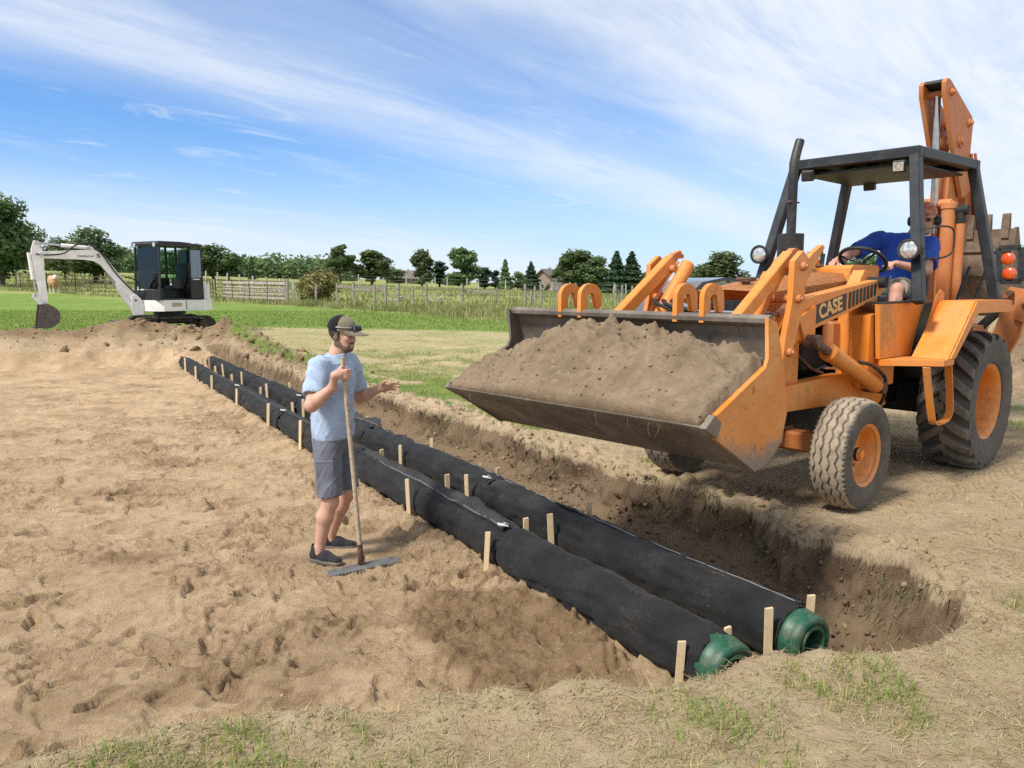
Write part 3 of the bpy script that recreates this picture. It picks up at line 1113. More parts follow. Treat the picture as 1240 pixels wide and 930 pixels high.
def tyre_mesh(name, Rr, rim, W, tread, parent, m, side_dust, tread_dust, na=288):
    """axis along local Y, centre at origin. tread(a, v) -> (depth offset, dust) with v in -1..1 across"""
    prof = []
    hw = W / 2
    sh = Rr - .045
    # sidewall from the bead to the shoulder, tread, and back
    side = [(rim - .012, hw * .70), (rim + .012, hw * .78), (rim + .03, hw * .90), ((rim + Rr) / 2, hw * 1.0), (sh - .02, hw * .98)]
    for r, y in side:
        prof.append((r, y, 0, None))
    nt_ = 64
    for k in range(nt_ + 1):
        v = 1 - 2 * k / nt_
        crown = Rr - .030 * abs(v) ** 3.2
        prof.append((crown, v * hw * .95, 1, v))
    for r, y in side[::-1]:
        prof.append((r, -y, 0, None))
    A = np.linspace(0, 2 * math.pi, na, endpoint=False)
    V = np.zeros((na, len(prof), 3))
    D = np.zeros((na, len(prof)))
    for j, (r, y, tr, v) in enumerate(prof):
        if tr:
            off, dd = tread(A, np.full_like(A, v))
            rr = r + off
            D[:, j] = tread_dust * dd
        else:
            rr = np.full_like(A, r)
            D[:, j] = side_dust
        V[:, j, 0] = rr * np.cos(A)
        V[:, j, 2] = rr * np.sin(A)
        V[:, j, 1] = y
    n = len(prof)
    idx = np.arange(na * n).reshape(na, n)
    nx = np.roll(idx, -1, 0)
    F = np.stack([idx[:, :-1], nx[:, :-1], nx[:, 1:], idx[:, 1:]], -1).reshape(-1, 4)
    o = np_mesh(name, V.reshape(-1, 3), F, m, parent, angle=40)
    attr(o, 'dust', D.reshape(-1))
    return o


def rib_tread(a, v):
    off = np.zeros_like(a)
    for c in (-.62, -.21, .21, .62):
        zz = c + .065 * (2 * np.abs(((a * 26 / (2 * math.pi) + c) % 1) * 2 - 1) - 1)
        off = off - .014 * sst(.060, .030, np.abs(v - zz))
    sh = sst(.86, .90, np.abs(v)) * sst(.30, .22, np.abs(((a * 60 / (2 * math.pi)) % 1) - .5))
    off = off - .010 * sh
    return off, np.where(off < -.006, .15, 1.0) * sst(1.0, .85, np.abs(v)) + .25


def lug_tread(a, v):
    nl = 20
    ph = a * nl / (2 * math.pi)
    # bars from each shoulder to just past the middle, angled and staggered
    def bars(p, u):
        skew = p + u * .85
        f = (skew % 1.0)
        return sst(.50, .42, np.abs(f - .5) * 2 * .93) * sst(-.14, -.06, u)
    b = np.maximum(bars(ph, v), bars(ph + .5, -v))
    return -.040 + .044 * b, .35 + .65 * b


def wheel_front(parent, y_side, x, yc, label):
    w = bpy.data.objects.new('front_wheel', None)
    link(w, parent)
    w.location = (x, yc, .405)
    t = tyre_mesh('tyre', .415, .215, .275, rib_tread, w, M_TYF, .22, 1.0)
    s = y_side
    bm = new()
    rf = .225
    lathe(bm, [(rf + .008, -.125), (rf + .010, -.112), (rf - .004, -.10), (rf - .018, -.085), (rf - .022, -.03), (rf - .030, .03), (rf - .022, .075), (rf - .006, .095), (rf + .010, .103),
               (rf + .008, .118), (rf - .006, .112), (rf - .02, .095), (rf - .036, .075), (rf - .046, .02), (rf - .060, -.005), (rf - .085, -.015), (.10, -.020), (.085, -.012), (0, -.012)],
          (0, 0, 0), (0, s, 0), 48)
    rim = obj('rim', bm, M_OR, w, 40)
    bm = new()
    lathe(bm, [(.075, -.014), (.072, .02), (.05, .035), (.047, .06), (.036, .066), (.034, .085), (0, .09)], (0, 0, 0), (0, s, 0), 24)
    hub = obj('hub', bm, M_OR, rim, 40)
    bm = new()
    lathe(bm, [(.050, .038), (.052, .058), (.046, .062), (.046, .036)], (0, 0, 0), (0, s, 0), 20, closed=True)
    obj('grease_ring', bm, M_ENG, rim)
    for k in range(6):
        a = k / 6 * 2 * math.pi
        bm = new()
        cyl(bm, (.115 * math.cos(a), s * -.018, .115 * math.sin(a)), (.115 * math.cos(a), s * .012, .115 * math.sin(a)), .013, 6)
        obj('wheel_nut', bm, M_OR2, rim)
    return w


def wheel_rear(parent, s, x, yc):
    w = bpy.data.objects.new('rear_wheel', None)
    link(w, parent)
    w.location = (x, yc, .60)
    t = tyre_mesh('tyre', .625, .325, .43, lug_tread, w, M_TYR, .55, 1.0, na=400)
    rf = .335
    bm = new()
    lathe(bm, [(rf + .01, -.17), (rf, -.15), (rf - .03, -.13), (rf - .04, .0), (rf - .03, .11), (rf - .004, .145), (rf + .012, .160), (rf + .006, .182), (rf - .010, .172), (rf - .03, .14),
               (rf - .042, .09), (rf - .052, .02), (rf - .062, -.04), (rf - .075, -.055), (.16, -.075), (.15, -.045), (.10, -.04), (.095, .0), (0, .0)], (0, 0, 0), (0, s, 0), 64)
    rim = obj('rim', bm, M_OR, w, 40)
    for k in range(8):
        a = k / 8 * 2 * math.pi
        bm = new()
        cyl(bm, (.128 * math.cos(a), s * -.05, .128 * math.sin(a)), (.128 * math.cos(a), s * -.015, .128 * math.sin(a)), .015, 6)
        obj('wheel_nut', bm, M_OR2, rim)
    return w


def text_mesh(name, body, size, m, parent, mat4, extrude=.002, offset=0.0, sx=1.0):
    cu = bpy.data.curves.new(name, 'FONT')
    cu.body = body
    cu.size = size
    cu.extrude = extrude
    cu.offset = offset
    cu.align_x = 'CENTER'
    cu.align_y = 'CENTER'
    o = bpy.data.objects.new(name, cu)
    C.objects.link(o)
    dg = bpy.context.evaluated_depsgraph_get()
    me = bpy.data.meshes.new_from_object(o.evaluated_get(dg))
    bpy.data.objects.remove(o)
    me.transform(mat4 @ Matrix.Diagonal((sx, 1, 1, 1)))
    me.materials.clear()
    me.materials.append(m)
    me.name = name
    return link(bpy.data.objects.new(name, me), parent)


LOADER_YAW = 3.8726
loader = thing('backhoe_loader', 'orange backhoe loader with black roll cage and raised soil-filled front bucket', 'backhoe loader', (3.603, 7.623, .0), LOADER_YAW)
LR = Matrix.Translation(loader.location) @ Matrix.Rotation(LOADER_YAW, 4, 'Z')


def lp(name, bm, m, parent=None, angle=35):
    return obj(name, bm, m, parent or loader, angle)


def mir(pts):
    return [(p[0], -p[1], p[2]) for p in pts]


def build_loader():
    for s in (1, -1):
        wheel_front(loader, s, 2.152, s * .762, '')
        wheel_rear(loader, s, 0, s * .827)
    # ---- chassis
    bm = new()
    prism(bm, [(-.75, .55), (2.55, .55), (2.62, .66), (2.62, .86), (1.3, .92), (.6, 1.05), (-.75, 1.05)], -.28, .28, 'y', .01)
    ch = lp('chassis', bm, M_ENG)
    bm = new()
    box(bm, (0, 0, .60), (.34, 1.35, .30), None, .05, 2)
    lp('rear_axle', bm, M_ENG)
    bm = new()
    box(bm, (2.152, 0, .44), (.16, 1.28, .15), None, .02)
    box(bm, (2.152, 0, .56), (.22, .5, .16), None, .02)
    lp('front_axle', bm, M_OR2)
    bm = new()
    cyl(bm, (2.0, -.6, .47), (2.0, .6, .47), .022, 10)
    lp('steering_rod', bm, M_STEEL)
    for s in (1, -1):
        bm = new()
        prism(bm, [(2.82, .74), (2.82, .915), (1.80, .945), (1.35, .90), (1.02, .80), (.95, .62), (1.05, .60), (1.5, .70)], s * .40, s * .50, 'y', .012)
        fb = lp('loader_frame_beam', bm, M_OR)
        bm = new()
        prism(bm, [(2.40, .90), (2.72, .90), (2.74, 1.30), (2.52, 1.42), (2.40, 1.38)], s * .36, s * .445, 'y', .01)
        lp('radiator_guard_side', bm, M_OR)
        # loader tower
        bm = new()
        prism(bm, [(1.62, .80), (1.02, .80), (1.10, 1.18), (1.16, 1.70), (1.24, 1.76), (1.40, 1.76), (1.62, 1.52)], s * .36, s * .455, 'y', .012)
        lp('loader_tower', bm, M_OR)
        bm = new()
        cyl(bm, (1.32, s * .34, 1.66), (1.32, s * .60, 1.66), .045, 16)
        lp('arm_pivot_pin', bm, M_ENG)
        bm = new()
        cyl(bm, (1.36, s * .45, 1.25), (1.36, s * .53, 1.25), .05, 8)
        box(bm, (1.36, s * .54, 1.26), (.10, .03, .05), (0, .5, 0), .006)
        lp('hydraulic_fitting', bm, M_RUST)
    bm = new()
    prism(bm, [(2.60, .50), (2.92, .50), (2.96, .56), (2.96, .66), (2.60, .66)], -.46, .46, 'y', .012)
    lp('front_bumper', bm, M_OR2)
    # ---- engine, open between hood and beam
    bm = new()
    box(bm, (1.95, 0, 1.15), (1.3, .42, .5), None, .03)
    box(bm, (1.75, .23, 1.10), (.5, .06, .3), None, .02)
    for k in range(6):
        cyl(bm, (1.5 + k * .17, .20, 1.02), (1.5 + k * .17, .20, 1.32), .03, 8)
    lp('engine_block', bm, M_ENG)
    bm = new()
    box(bm, (1.60, .33, 1.23), (.30, .10, .24), None, .02)
    lp('battery_box', bm, M_OR2)
    bm = new()
    lathe(bm, [(0, 0), (.045, 0), (.048, .01), (.048, .12), (.04, .135), (0, .135)], (2.30, .33, 1.08), (0, 0, 1), 20)
    lp('oil_filter', bm, M_WHITE)
    bm = new()
    lathe(bm, [(0, 0), (.038, 0), (.040, .01), (.040, .11), (0, .12)], (2.36, .34, .93), (0, 0, 1), 20)
    lp('fuel_filter', bm, M_WHITE)
    for i, pts in enumerate([[(2.4, .36, 1.2), (2.2, .38, 1.05), (2.0, .37, .98), (1.8, .36, 1.0)], [(2.3, .38, 1.12), (2.1, .40, 1.0), (1.9, .39, .95)], [(1.45, .38, 1.05), (1.6, .42, .98), (1.9, .40, .99)]]):
        bm = new()
        tube(bm, smooth_path(pts, 6), .011, 8)
        lp('engine_hose', bm, [M_HOSE, M_RUST, M_STEEL][i])
    # ---- hood
    bm = new()
    sec = lambda x, w, zt, zs, zb: [(x, -w, zb), (x, -w, zs), (x, -w * .88, zs + (zt - zs) * .7), (x, 0, zt), (x, w * .88, zs + (zt - zs) * .7), (x, w, zs), (x, w, zb)]
    S_ = [sec(2.70, .28, 1.605, 1.565, 1.52), sec(2.66, .29, 1.615, 1.575, 1.40), sec(2.1, .30, 1.685, 1.625, 1.38), sec(1.38, .315, 1.765, 1.675, 1.36)]
    rows = [[bm.verts.new(p) for p in r] for r in S_]
    for a, b in zip(rows, rows[1:]):
        for k in range(6):
            bm.faces.new((a[k], a[k + 1], b[k + 1], b[k]))
    bmesh.ops.solidify(bm, geom=bm.faces[:], thickness=.012)
    hd = lp('hood', bm, M_HOODTOP, None, 30)
    bm = new()
    lathe(bm, [(0, 0), (.03, 0), (.03, .02), (.05, .025), (.05, .045), (.03, .05), (0, .05)], (2.42, 0, 1.640), (0, 0, 1), 20)
    obj('radiator_cap', bm, M_RUST, hd)
    bm = new()
    box(bm, (2.22, -.12, 1.685), (.16, .10, .035), None, .012)
    obj('hood_latch', bm, M_RUST, hd)
    bm = new()
    box(bm, (2.62, 0, 1.30), (.05, .56, .46), None, .01)
    gr = lp('grille', bm, M_BLK)
    for k in range(7):
        bm = new()
        box(bm, (2.655, 0, 1.13 + k * .055), (.02, .50, .016), None, .003)
        obj('grille_slat', bm, M_BLK, gr)
    for z_, y0, y1 in ((1.44, -.5, .5), (1.36, -.5, .5)):
        bm = new()
        cyl(bm, (2.80, y0, z_), (2.80, y1, z_), .014, 10)
        lp('hydraulic_pipe', bm, M_STEEL)
    # ---- dash cowl
    bm = new()
    prism(bm, [(1.40, 1.30), (1.40, 1.775), (1.34, 1.805), (.90, 1.81), (.86, 1.79), (.86, 1.30)], -.34, .34, 'y', .018, 2)
    cw = lp('dash_cowl', bm, M_OR)
    bm = new()
    lathe(bm, [(.055, 0), (.055, .004), (.042, .004), (.042, 0)], (1.12, .341, 1.67), (0, 1, 0), 28, closed=True)
    obj('round_emblem', bm, M_HOODTOP, cw)
    bm = new()
    lathe(bm, [(0, 0), (.035, 0), (.035, .02), (0, .025)], (1.36, .05, 1.795), (0, 0, 1), 18)
    obj('fuel_cap', bm, M_RUST, cw)
    # ---- exhaust
    bm = new()
    cyl(bm, (1.68, -.05, 1.66), (1.68, -.05, 2.06), .105, 28)
    bmesh.ops.bevel(bm, geom=[e for e in bm.edges if len(e.link_faces) == 2 and e.calc_face_angle(0) > 1], offset=.012, segments=2, affect='EDGES')
    mf = lp('muffler', bm, M_BLK)
    bm = new()
    tube(bm, smooth_path([(1.68, -.05, 2.04), (1.68, -.05, 2.40), (1.68, -.05, 2.60), (1.655, -.05, 2.70), (1.60, -.05, 2.82)], 5), .038, 16)
    obj('exhaust_stack', bm, M_BLK, mf)
    bm = new()
    box(bm, (1.66, -.05, 2.32), (.16, .03, .012), None, .003)
    obj('stack_clamp', bm, M_RUST, mf)
    # ---- loader arms, levers, links and cylinders on both sides
    for s in (1, -1):
        bm = new()
        prism(bm, [(1.26, 1.69), (1.23, 1.62), (1.28, 1.565), (1.60, 1.485), (2.42, 1.318), (2.42, 1.28), (2.51, 1.22), (2.56, 1.235), (2.586, 1.26), (2.913, 1.093), (3.55, .66),
                   (3.68, .66), (3.74, .74), (3.70, .84), (2.94, 1.27), (2.79, 1.43), (2.60, 1.53), (2.41, 1.56)], s * .44, s * .55, 'y', .010)
        arm = lp('loader_arm', bm, M_OR)
        bm = new()
        prism(bm, [(2.66, 1.41), (2.42, 1.49), (2.42, 1.27), (2.51, 1.21), (2.56, 1.24)], s * .551, s * .575, 'y', .005)
        obj('cylinder_bracket', bm, M_OR, arm)
        bm = new()
        prism(bm, [(2.74, 1.87), (2.66, 1.82), (2.60, 1.86), (2.47, 1.92), (2.44, 1.90), (2.56, 1.78), (2.68, 1.66), (2.72, 1.45), (2.84, 1.16), (2.95, 1.14), (2.93, 1.28), (2.86, 1.52), (2.85, 1.80)], s * .585, s * .625, 'y', .006)
        lv = lp('tilt_lever', bm, M_OR)
        for (px_, pz_) in ((2.79, 1.545), (2.745, 1.765), (2.88, 1.185)):
            bm = new()
            cyl(bm, (px_, s * .42, pz_), (px_, s * .655, pz_), .030, 14)
            cyl(bm, (px_, s * .655, pz_), (px_, s * .668, pz_), .018, 6)
            obj('pin', bm, M_OR2, lv)
        # second lever plate and link bar from the bucket
        bm = new()
        bar(bm, (2.70, s * .50, 1.835), (3.78, s * .50, 1.10), .075, .10, (0, 0, 1), .008)
        lp('tilt_link', bm, M_OR)
        bm = new()
        prism(bm, [(2.76, 1.85), (2.66, 1.895), (2.57, 1.88), (2.57, 1.85), (2.64, 1.85), (2.71, 1.80)], s * .475, s * .525, 'y', .006)
        lp('link_hook_end', bm, M_OR2)
        bm = new()
        cyl(bm, (2.62, s * .40, 1.80), (3.05, s * .40, 1.30), .055, 18)
        cyl(bm, (3.05, s * .40, 1.30), (3.07, s * .40, 1.277), .062, 18)
        tc = lp('tilt_cylinder', bm, M_OR)
        bm = new()
        cyl(bm, (3.06, s * .40, 1.288), (3.45, s * .40, .835), .028, 12)
        obj('piston_rod', bm, M_STEEL, tc)
        bm = new()
        tube(bm, smooth_path([(2.66, s * .46, 1.82), (2.85, s * .47, 1.62), (3.0, s * .47, 1.42), (3.02, s * .42, 1.36)], 6), .010, 8)
        obj('steel_pipe', bm, M_OR2, tc)
        # lift cylinder
        a_, b_ = Vector((1.40, s * .615, .815)), Vector((2.52, s * .615, 1.245))
        d_ = (b_ - a_).normalized()
        bm = new()
        cyl(bm, a_ + d_ * .05, a_ + d_ * .92, .062, 22)
        cyl(bm, a_ + d_ * .90, a_ + d_ * .96, .068, 22)
        lc = lp('lift_cylinder', bm, M_OR)
        bm = new()
        cyl(bm, a_ + d_ * .95, b_, .034, 14)
        obj('piston_rod', bm, M_RUST, lc)
        bm = new()
        cyl(bm, b_ + Vector((0, -.07 * s, 0)), b_ + Vector((0, .05 * s, 0)), .045, 14)
        obj('cylinder_pin', bm, M_RUST, lc)
        bm = new()
        cyl(bm, a_ + Vector((0, -.1 * s, 0)), a_ + Vector((0, .06 * s, 0)), .05, 14)
        obj('cylinder_pin', bm, M_RUST, lc)
        bm = new()
        tube(bm, smooth_path([a_ + d_ * .48 + Vector((0, .03 * s, .065)), a_ + d_ * .3 + Vector((0, .05 * s, .10)), a_ + d_ * .1 + Vector((0, .05 * s, .10)), a_ + Vector((-.07, .03 * s, .05)), a_ + Vector((-.10, 0, -.12)), a_ + Vector((-.06, -.1 * s, -.25))], 6), .014, 8)
        obj('hydraulic_hose', bm, M_HOSE, lc)
    for k, yy in enumerate((-.30, -.22, -.14)):
        bm = new()
        tube(bm, smooth_path([(2.70, yy - .2, 1.42), (2.95, yy - .15, 1.52), (3.12, yy, 1.50), (3.10, yy + .2, 1.44), (2.95, yy + .4, 1.42)], 8), .014, 8)
        lp('hydraulic_hose', bm, M_HOSE)
        bm = new()
        cyl(bm, (3.09, yy + .03, 1.50), (3.11, yy + .12, 1.475), .019, 8)
        lp('hose_fitting', bm, M_STEEL)
    bm = new()
    cyl(bm, (2.95, -.45, 1.10), (2.95, .45, 1.10), .05, 16)
    lp('arm_cross_tube', bm, M_OR2)
    # ---- decals on the left arm: name plate and bars
    sl = math.atan2(1.50 - 1.60, 2.41 - 1.36)
    ex = Vector((-math.cos(sl), 0, -math.sin(sl)))
    uy = Vector((0, 1, 0))
    ez = uy.cross(ex) * -1
    ez = Vector((-ex.z, 0, ex.x)) if ex.x > 0 else Vector((ex.z, 0, -ex.x))
    # point on arm centre line at parameter X
    zc = lambda x: np.interp(x, [1.36, 2.41], [1.612, 1.420])
    bm = new()
    prism(bm, [(2.405, 1.352), (2.405, 1.490), (1.905, 1.578), (1.905, 1.450)], .5502, .5535, 'y')
    np_ = obj('name_plate', bm, M_DECB, arm_left())
    for k in range(8):
        x1 = 1.865 - k * .062
        x0 = x1 - .040
        hgt = .125 - .004 * k
        bm = new()
        prism(bm, [(x1, zc(x1) - hgt * .5), (x1, zc(x1) + hgt * .5), (x0, zc(x0) + hgt * .5), (x0, zc(x0) - hgt * .5)], .5502, .5535, 'y')
        obj('stripe', bm, M_DECB, arm_left())
    th = math.atan2(1.578 - 1.490, 2.405 - 1.905)
    # text on the Y+ face reads from +X to -X: text x axis -> -X
    exv = Vector((-math.cos(th), 0, math.sin(th)))
    ezv = Vector((math.sin(th) * 1.0, 0, math.cos(th)))
    eyv = exv.cross(ezv)
    M4 = Matrix((exv, ezv, eyv)).transposed().to_4x4()
    M4.translation = Vector((2.155, .5545, 1.468))
    text_mesh('lettering', 'CASE', .140, M_DECW, arm_left(), M4, .0012, .0045, 1.12)
    M5 = Matrix((Vector((-1, 0, 0)), Vector((0, 0, 1)), Vector((0, 1, 0)))).transposed().to_4x4()
    M5 = Matrix.Translation((2.06, .322, 1.520)) @ Matrix.Rotation(R(-.8), 4, 'Z') @ M5
    text_mesh('lettering', '580C', .125, M_DECB, hd, M5, .004, .004, 1.35)
    bm = new()
    lathe(bm, [(.06, 0), (.06, .003), (.047, .003), (.047, 0)], (1.62, .324, 1.56), (0, 1, 0), 28, closed=True)
    obj('round_emblem', bm, M_DECB, hd)
    # ---- front bucket
    bk = bpy.data.objects.new('front_bucket', None)
    link(bk, loader)
    bk.location = (-.055, 0, 0)
    prof = [(3.965, 1.455), (3.88, 1.42), (3.82, 1.25), (3.775, 1.05), (3.755, .90), (3.80, .76), (3.92, .665), (4.06, .632), (4.52, .905), (4.54, .925),
            (4.505, .915), (4.05, .652), (3.93, .685), (3.82, .775), (3.777, .90), (3.797, 1.05), (3.842, 1.245), (3.90, 1.405), (3.96, 1.432)]
    bm = new()
    prism(bm, prof, -1.045, 1.045, 'y')
    obj('bucket_shell', bm, M_BKT, bk)
    bm = new()
    cyl(bm, (3.925, -1.05, 1.447), (3.925, 1.05, 1.447), .030, 14)
    obj('top_rail', bm, M_BKT, bk)
    bm = new()
    prism(bm, [(4.46, .862), (4.562, .918), (4.568, .93), (4.545, .94), (4.44, .882)], -1.06, 1.06, 'y', .003)
    obj('cutting_edge', bm, M_BKT, bk)
    for s in (1, -1):
        side = [(3.985, 1.462), (3.89, 1.435), (3.80, 1.19), (3.742, .91), (3.79, .75), (3.92, .652), (4.06, .622), (4.46, .862), (4.50, .92), (4.43, .985), (4.20, 1.09), (4.0, 1.175), (3.965, 1.24)]
        bm = new()
        prism(bm, side, s * 1.046, s * 1.068, 'y', .003)
        sp = obj('side_plate', bm, M_BSIDE if s > 0 else M_BKT, bk)
        bm = new()
        bar(bm, (4.45, s * 1.055, .975), (3.985, s * 1.055, 1.19), .034, .018, (0, 0, 1), .004)
        obj('edge_strip', bm, M_OR if s > 0 else M_BKT, sp)
        bm = new()
        prism(bm, [(4.57, .925), (4.46, .862), (4.43, .94), (4.49, .985)], s * 1.045, s * 1.085, 'y', .004)
        obj('corner_tooth', bm, M_BKT, bk)
    for yy in (-.545, -.36, .43, .62):
        bm = new()
        out_, inn = [], []
        for k in range(13):
            a = math.pi * k / 12
            out_.append((3.855 + .105 * math.cos(a), 1.565 + .085 * math.sin(a)))
            inn.append((3.855 + .035 * math.cos(a), 1.555 + .030 * math.sin(a)))
        pts = [(3.96, 1.42)] + out_ + [(3.745, 1.50), (3.765, 1.475), (3.80, 1.48)] + inn[::-1] + [(3.89, 1.42)]
        prism(bm, pts, yy - .016, yy + .016, 'y', .003)
        obj('chain_hook', bm, M_OR, bk)
    # ---- platform, side panels, steps, fenders
    bm = new()
    box(bm, (.35, 0, 1.06), (1.7, 1.25, .05), None, .008)
    lp('platform', bm, M_BLK)
    for s in (1, -1):
        bm = new()
        prism(bm, [(1.50, 1.055), (1.57, 1.49), (.70, 1.49), (.90, 1.055)], s * .625, s * .66, 'y', .006)
        pn = lp('side_panel', bm, M_OR)
        bm = new()
        prism(bm, [(1.57, 1.492), (1.57, 1.503), (.70, 1.503), (.70, 1.492)], s * .50, s * .664, 'y')
        obj('panel_cap', bm, M_BLK, pn)
        bm = new()
        prism(bm, [(1.60, .82), (1.10, .82), (1.10, 1.47), (1.60, 1.40)], s * .456, s * .61, 'y', .012)
        lp('tower_cover', bm, M_OR)
        bm = new()
        prism(bm, [(1.52, .665), (1.52, .68), (1.22, 1.035), (1.00, 1.035), (1.00, .56), (1.36, .56)], 1.005, 1.05, 'z', .006) if s > 0 else prism(bm, [(1.52, -.665), (1.52, -.68), (1.22, -1.035), (1.00, -1.035), (1.00, -.56), (1.36, -.56)], 1.005, 1.05, 'z', .006)
        lp('running_board', bm, M_OR)
        # fender: slope, flat top and a short valance
        bm = new()
        prism(bm, [(1.13, 1.052), (.60, 1.508), (-.30, 1.508), (-.34, 1.48), (-.34, 1.44), (.56, 1.46), (1.08, 1.052)], s * .755, s * 1.03, 'y', .006)
        fd = lp('fender', bm, M_OR)
        bm = new()
        prism(bm, [(1.10, 1.055), (.585, 1.50), (-.33, 1.50), (-.33, 1.40), (.535, 1.405), (1.00, 1.055)], s * 1.031, s * 1.043, 'y', .003)
        obj('valance', bm, M_OR, fd)
        bm = new()
        prism(bm, [(.98, 1.04), (.66, 1.56), (.57, 1.60), (.49, 1.57), (.50, 1.40), (.62, 1.04)], s * .742, s * .752, 'y', .003)
        lp('fender_bracket', bm, M_OR)
        bm = new()
        prism(bm, [(.95, 1.04), (.55, 1.48), (-.7, 1.48), (-.7, 1.04)], s * .60, s * .62, 'y')
        lp('fender_inner_wall', bm, M_BLK)
        # hanging step strap
        bm = new()
        pp = smooth_path([(1.36, s * .96, 1.0), (1.28, s * .96, .80), (1.19, s * .96, .60), (1.14, s * .96, .535), (1.05, s * .96, .52), (.90, s * .96, .525), (.82, s * .96, .56), (.80, s * .96, .65), (.90, s * .96, 1.0)], 5)
        for a, b in zip(pp, pp[1:]):
            bar(bm, a, b + (b - a) * .12, .055, .014, (0, 1, 0) if False else (1, 0, .3))
        lp('step_strap', bm, M_OR)
    # ---- roll cage
    TF, TR, ZT = .745, -.455, 2.725
    tops = {('f', 1): (TF, .540, ZT), ('f', -1): (TF, -.540, ZT), ('r', 1): (TR, .60, ZT), ('r', -1): (TR, -.60, ZT)}
    bots = {('f', 1): (1.03, .75, 1.49), ('f', -1): (1.03, -.75, 1.49), ('r', 1): (-.56, .84, 1.49), ('r', -1): (-.56, -.84, 1.49)}
    for k in tops:
        bm = new()
        bar(bm, bots[k], tops[k], .085, .095, (1, 0, 0), .008)
        po = lp('cage_post', bm, M_ROPS)
        bm = new()
        box(bm, Vector(bots[k]) + Vector((0, 0, .022)), (.17, .15, .018), None, .003)
        obj('post_foot', bm, M_ROPS, po)
    bm = new()
    bar(bm, (TF, -.59, ZT + .03), (TF, .59, ZT + .03), .09, .09, (0, 0, 1), .008)
    lp('cage_beam', bm, M_ROPS)
    bm = new()
    bar(bm, (TR, -.645, ZT + .03), (TR, .645, ZT + .03), .09, .09, (0, 0, 1), .008)
    lp('cage_beam', bm, M_ROPS)
    for s in (1, -1):
        bm = new()
        bar(bm, (TF - .046, s * .545, ZT + .03), (TR + .046, s * .60, ZT + .03), .09, .088, (0, 0, 1), .008)
        lp('cage_beam', bm, M_ROPS)
    bm = new()
    prism(bm, [(TF - .03, -.53), (TF - .03, .53), (TR + .03, .58), (TR + .03, -.58)], ZT + .045, ZT + .066, 'z', .004)
    rf = lp('roof_sheet', bm, M_ROPS)
    bm = new()
    prism(bm, [(TF - .06, -.50), (TF - .06, .50), (TR + .06, .53), (TR + .06, -.53)], ZT - .065, ZT - .045, 'z', .004)
    obj('headliner', bm, M_DECB, rf)
    for (x_, y_, r_) in ((.72, -.40, .3), (.70, .42, .1), (-.43, -.33, 0)):
        bm = new()
        box(bm, (x_ + .05, y_, ZT - .075), (.07, .11, .10), (0, .2, r_), .01)
        lpx = lp('work_light', bm, M_BLK)
        bm = new()
        box(bm, (x_ + .088, y_, ZT - .085), (.008, .085, .075), (0, .2, r_), .002)
        obj('lens', bm, M_LAMP if y_ > 0 else M_BLK, lpx)
        bm = new()
        bar(bm, (x_ + .03, y_, ZT - .05), (x_ + .02, y_, ZT + .0), .02, .03)
        obj('bracket', bm, M_BLK, lpx)
    for s in (1, -1):
        c = Vector((1.09, s * .665 - (.0 if s > 0 else .02), 1.925))
        bm = new()
        lathe(bm, [(0, -.10), (.05, -.09), (.075, -.04), (.088, 0), (.088, .012), (.072, .014), (.072, .004), (0, .004)], c, (1, 0, 0), 28)
        hl = lp('headlight', bm, M_BLK)
        bm = new()
        lathe(bm, [(.071, .003), (.055, .012), (.03, .016), (0, .018)], c, (1, 0, 0), 28)
        obj('lens', bm, M_LAMP, hl)
        bm = new()
        bar(bm, c + Vector((-.08, s * .02, 0)), c + Vector((-.14, s * .06, -.01)), .03, .06)
        obj('bracket', bm, M_BLK, hl)
        # flasher pair in a wire guard
        g0 = Vector((-.50, s * .90, 1.80))
        g = bpy.data.objects.new('flasher_guard', None)
        link(g, loader)
        bm = new()
        for a, b in (((0, -.05, .18), (0, .13, .18)), ((0, .13, .18), (0, .155, -.13)), ((0, .155, -.13), (0, -.02, -.13)), ((0, -.02, -.13), (0, -.05, .18))):
            bar(bm, g0 + Vector((a[0], a[1] * s, a[2])), g0 + Vector((b[0], b[1] * s, b[2])), .05, .010, (1, 0, 0))
        obj('guard_frame', bm, M_ROPS, g)
        for kz, ky in ((.08, .035), (-.055, .055)):
            bm = new()
            lathe(bm, [(0, -.03), (.045, -.03), (.056, -.015), (.056, .02), (.045, .03), (.03, .036), (0, .038)], g0 + Vector((0, ky * s, kz)), (1, 0, 0), 24)
            obj('amber_lens', bm, M_AMBER, g)
    bm = new()
    tube(bm, smooth_path([(.86, .70, 2.10), (.80, .80, 2.12), (.72, .86, 2.10), (.70, .87, 2.0), (.72, .86, 1.90), (.80, .80, 1.86), (.90, .72, 1.86)], 5), .008, 8)
    lp('grab_rail', bm, M_BLK)
    # ---- controls and seat
    bm = new()
    cc_, nn = Vector((.47, .02, 1.865)), Vector((-.55, 0, .84)).normalized()
    x_, y_, _ = frame_for(nn)
    tube(bm, [cc_ + (x_ * math.cos(a) + y_ * math.sin(a)) * .205 for a in np.linspace(0, 2 * math.pi, 41)], .017, 10, False)
    sw = lp('steering_wheel', bm, M_SEAT)
    bm = new()
    for a in (.4, 2.5, 4.6):
        cyl(bm, cc_ - nn * .03, cc_ + (x_ * math.cos(a) + y_ * math.sin(a)) * .2, .011, 8)
    cyl(bm, cc_ - nn * .5 + Vector((0, 0, 0)), cc_ - nn * .01, .03, 12)
    obj('column_and_spokes', bm, M_SEAT, sw)
    bm = new()
    box(bm, (-.28, .0, 1.50), (.46, .50, .10), None, .03, 3)
    st_ = lp('seat', bm, M_SEAT)
    bm = new()
    box(bm, (-.55, .0, 1.76), (.10, .48, .48), (0, -.14, 0), .03, 3)
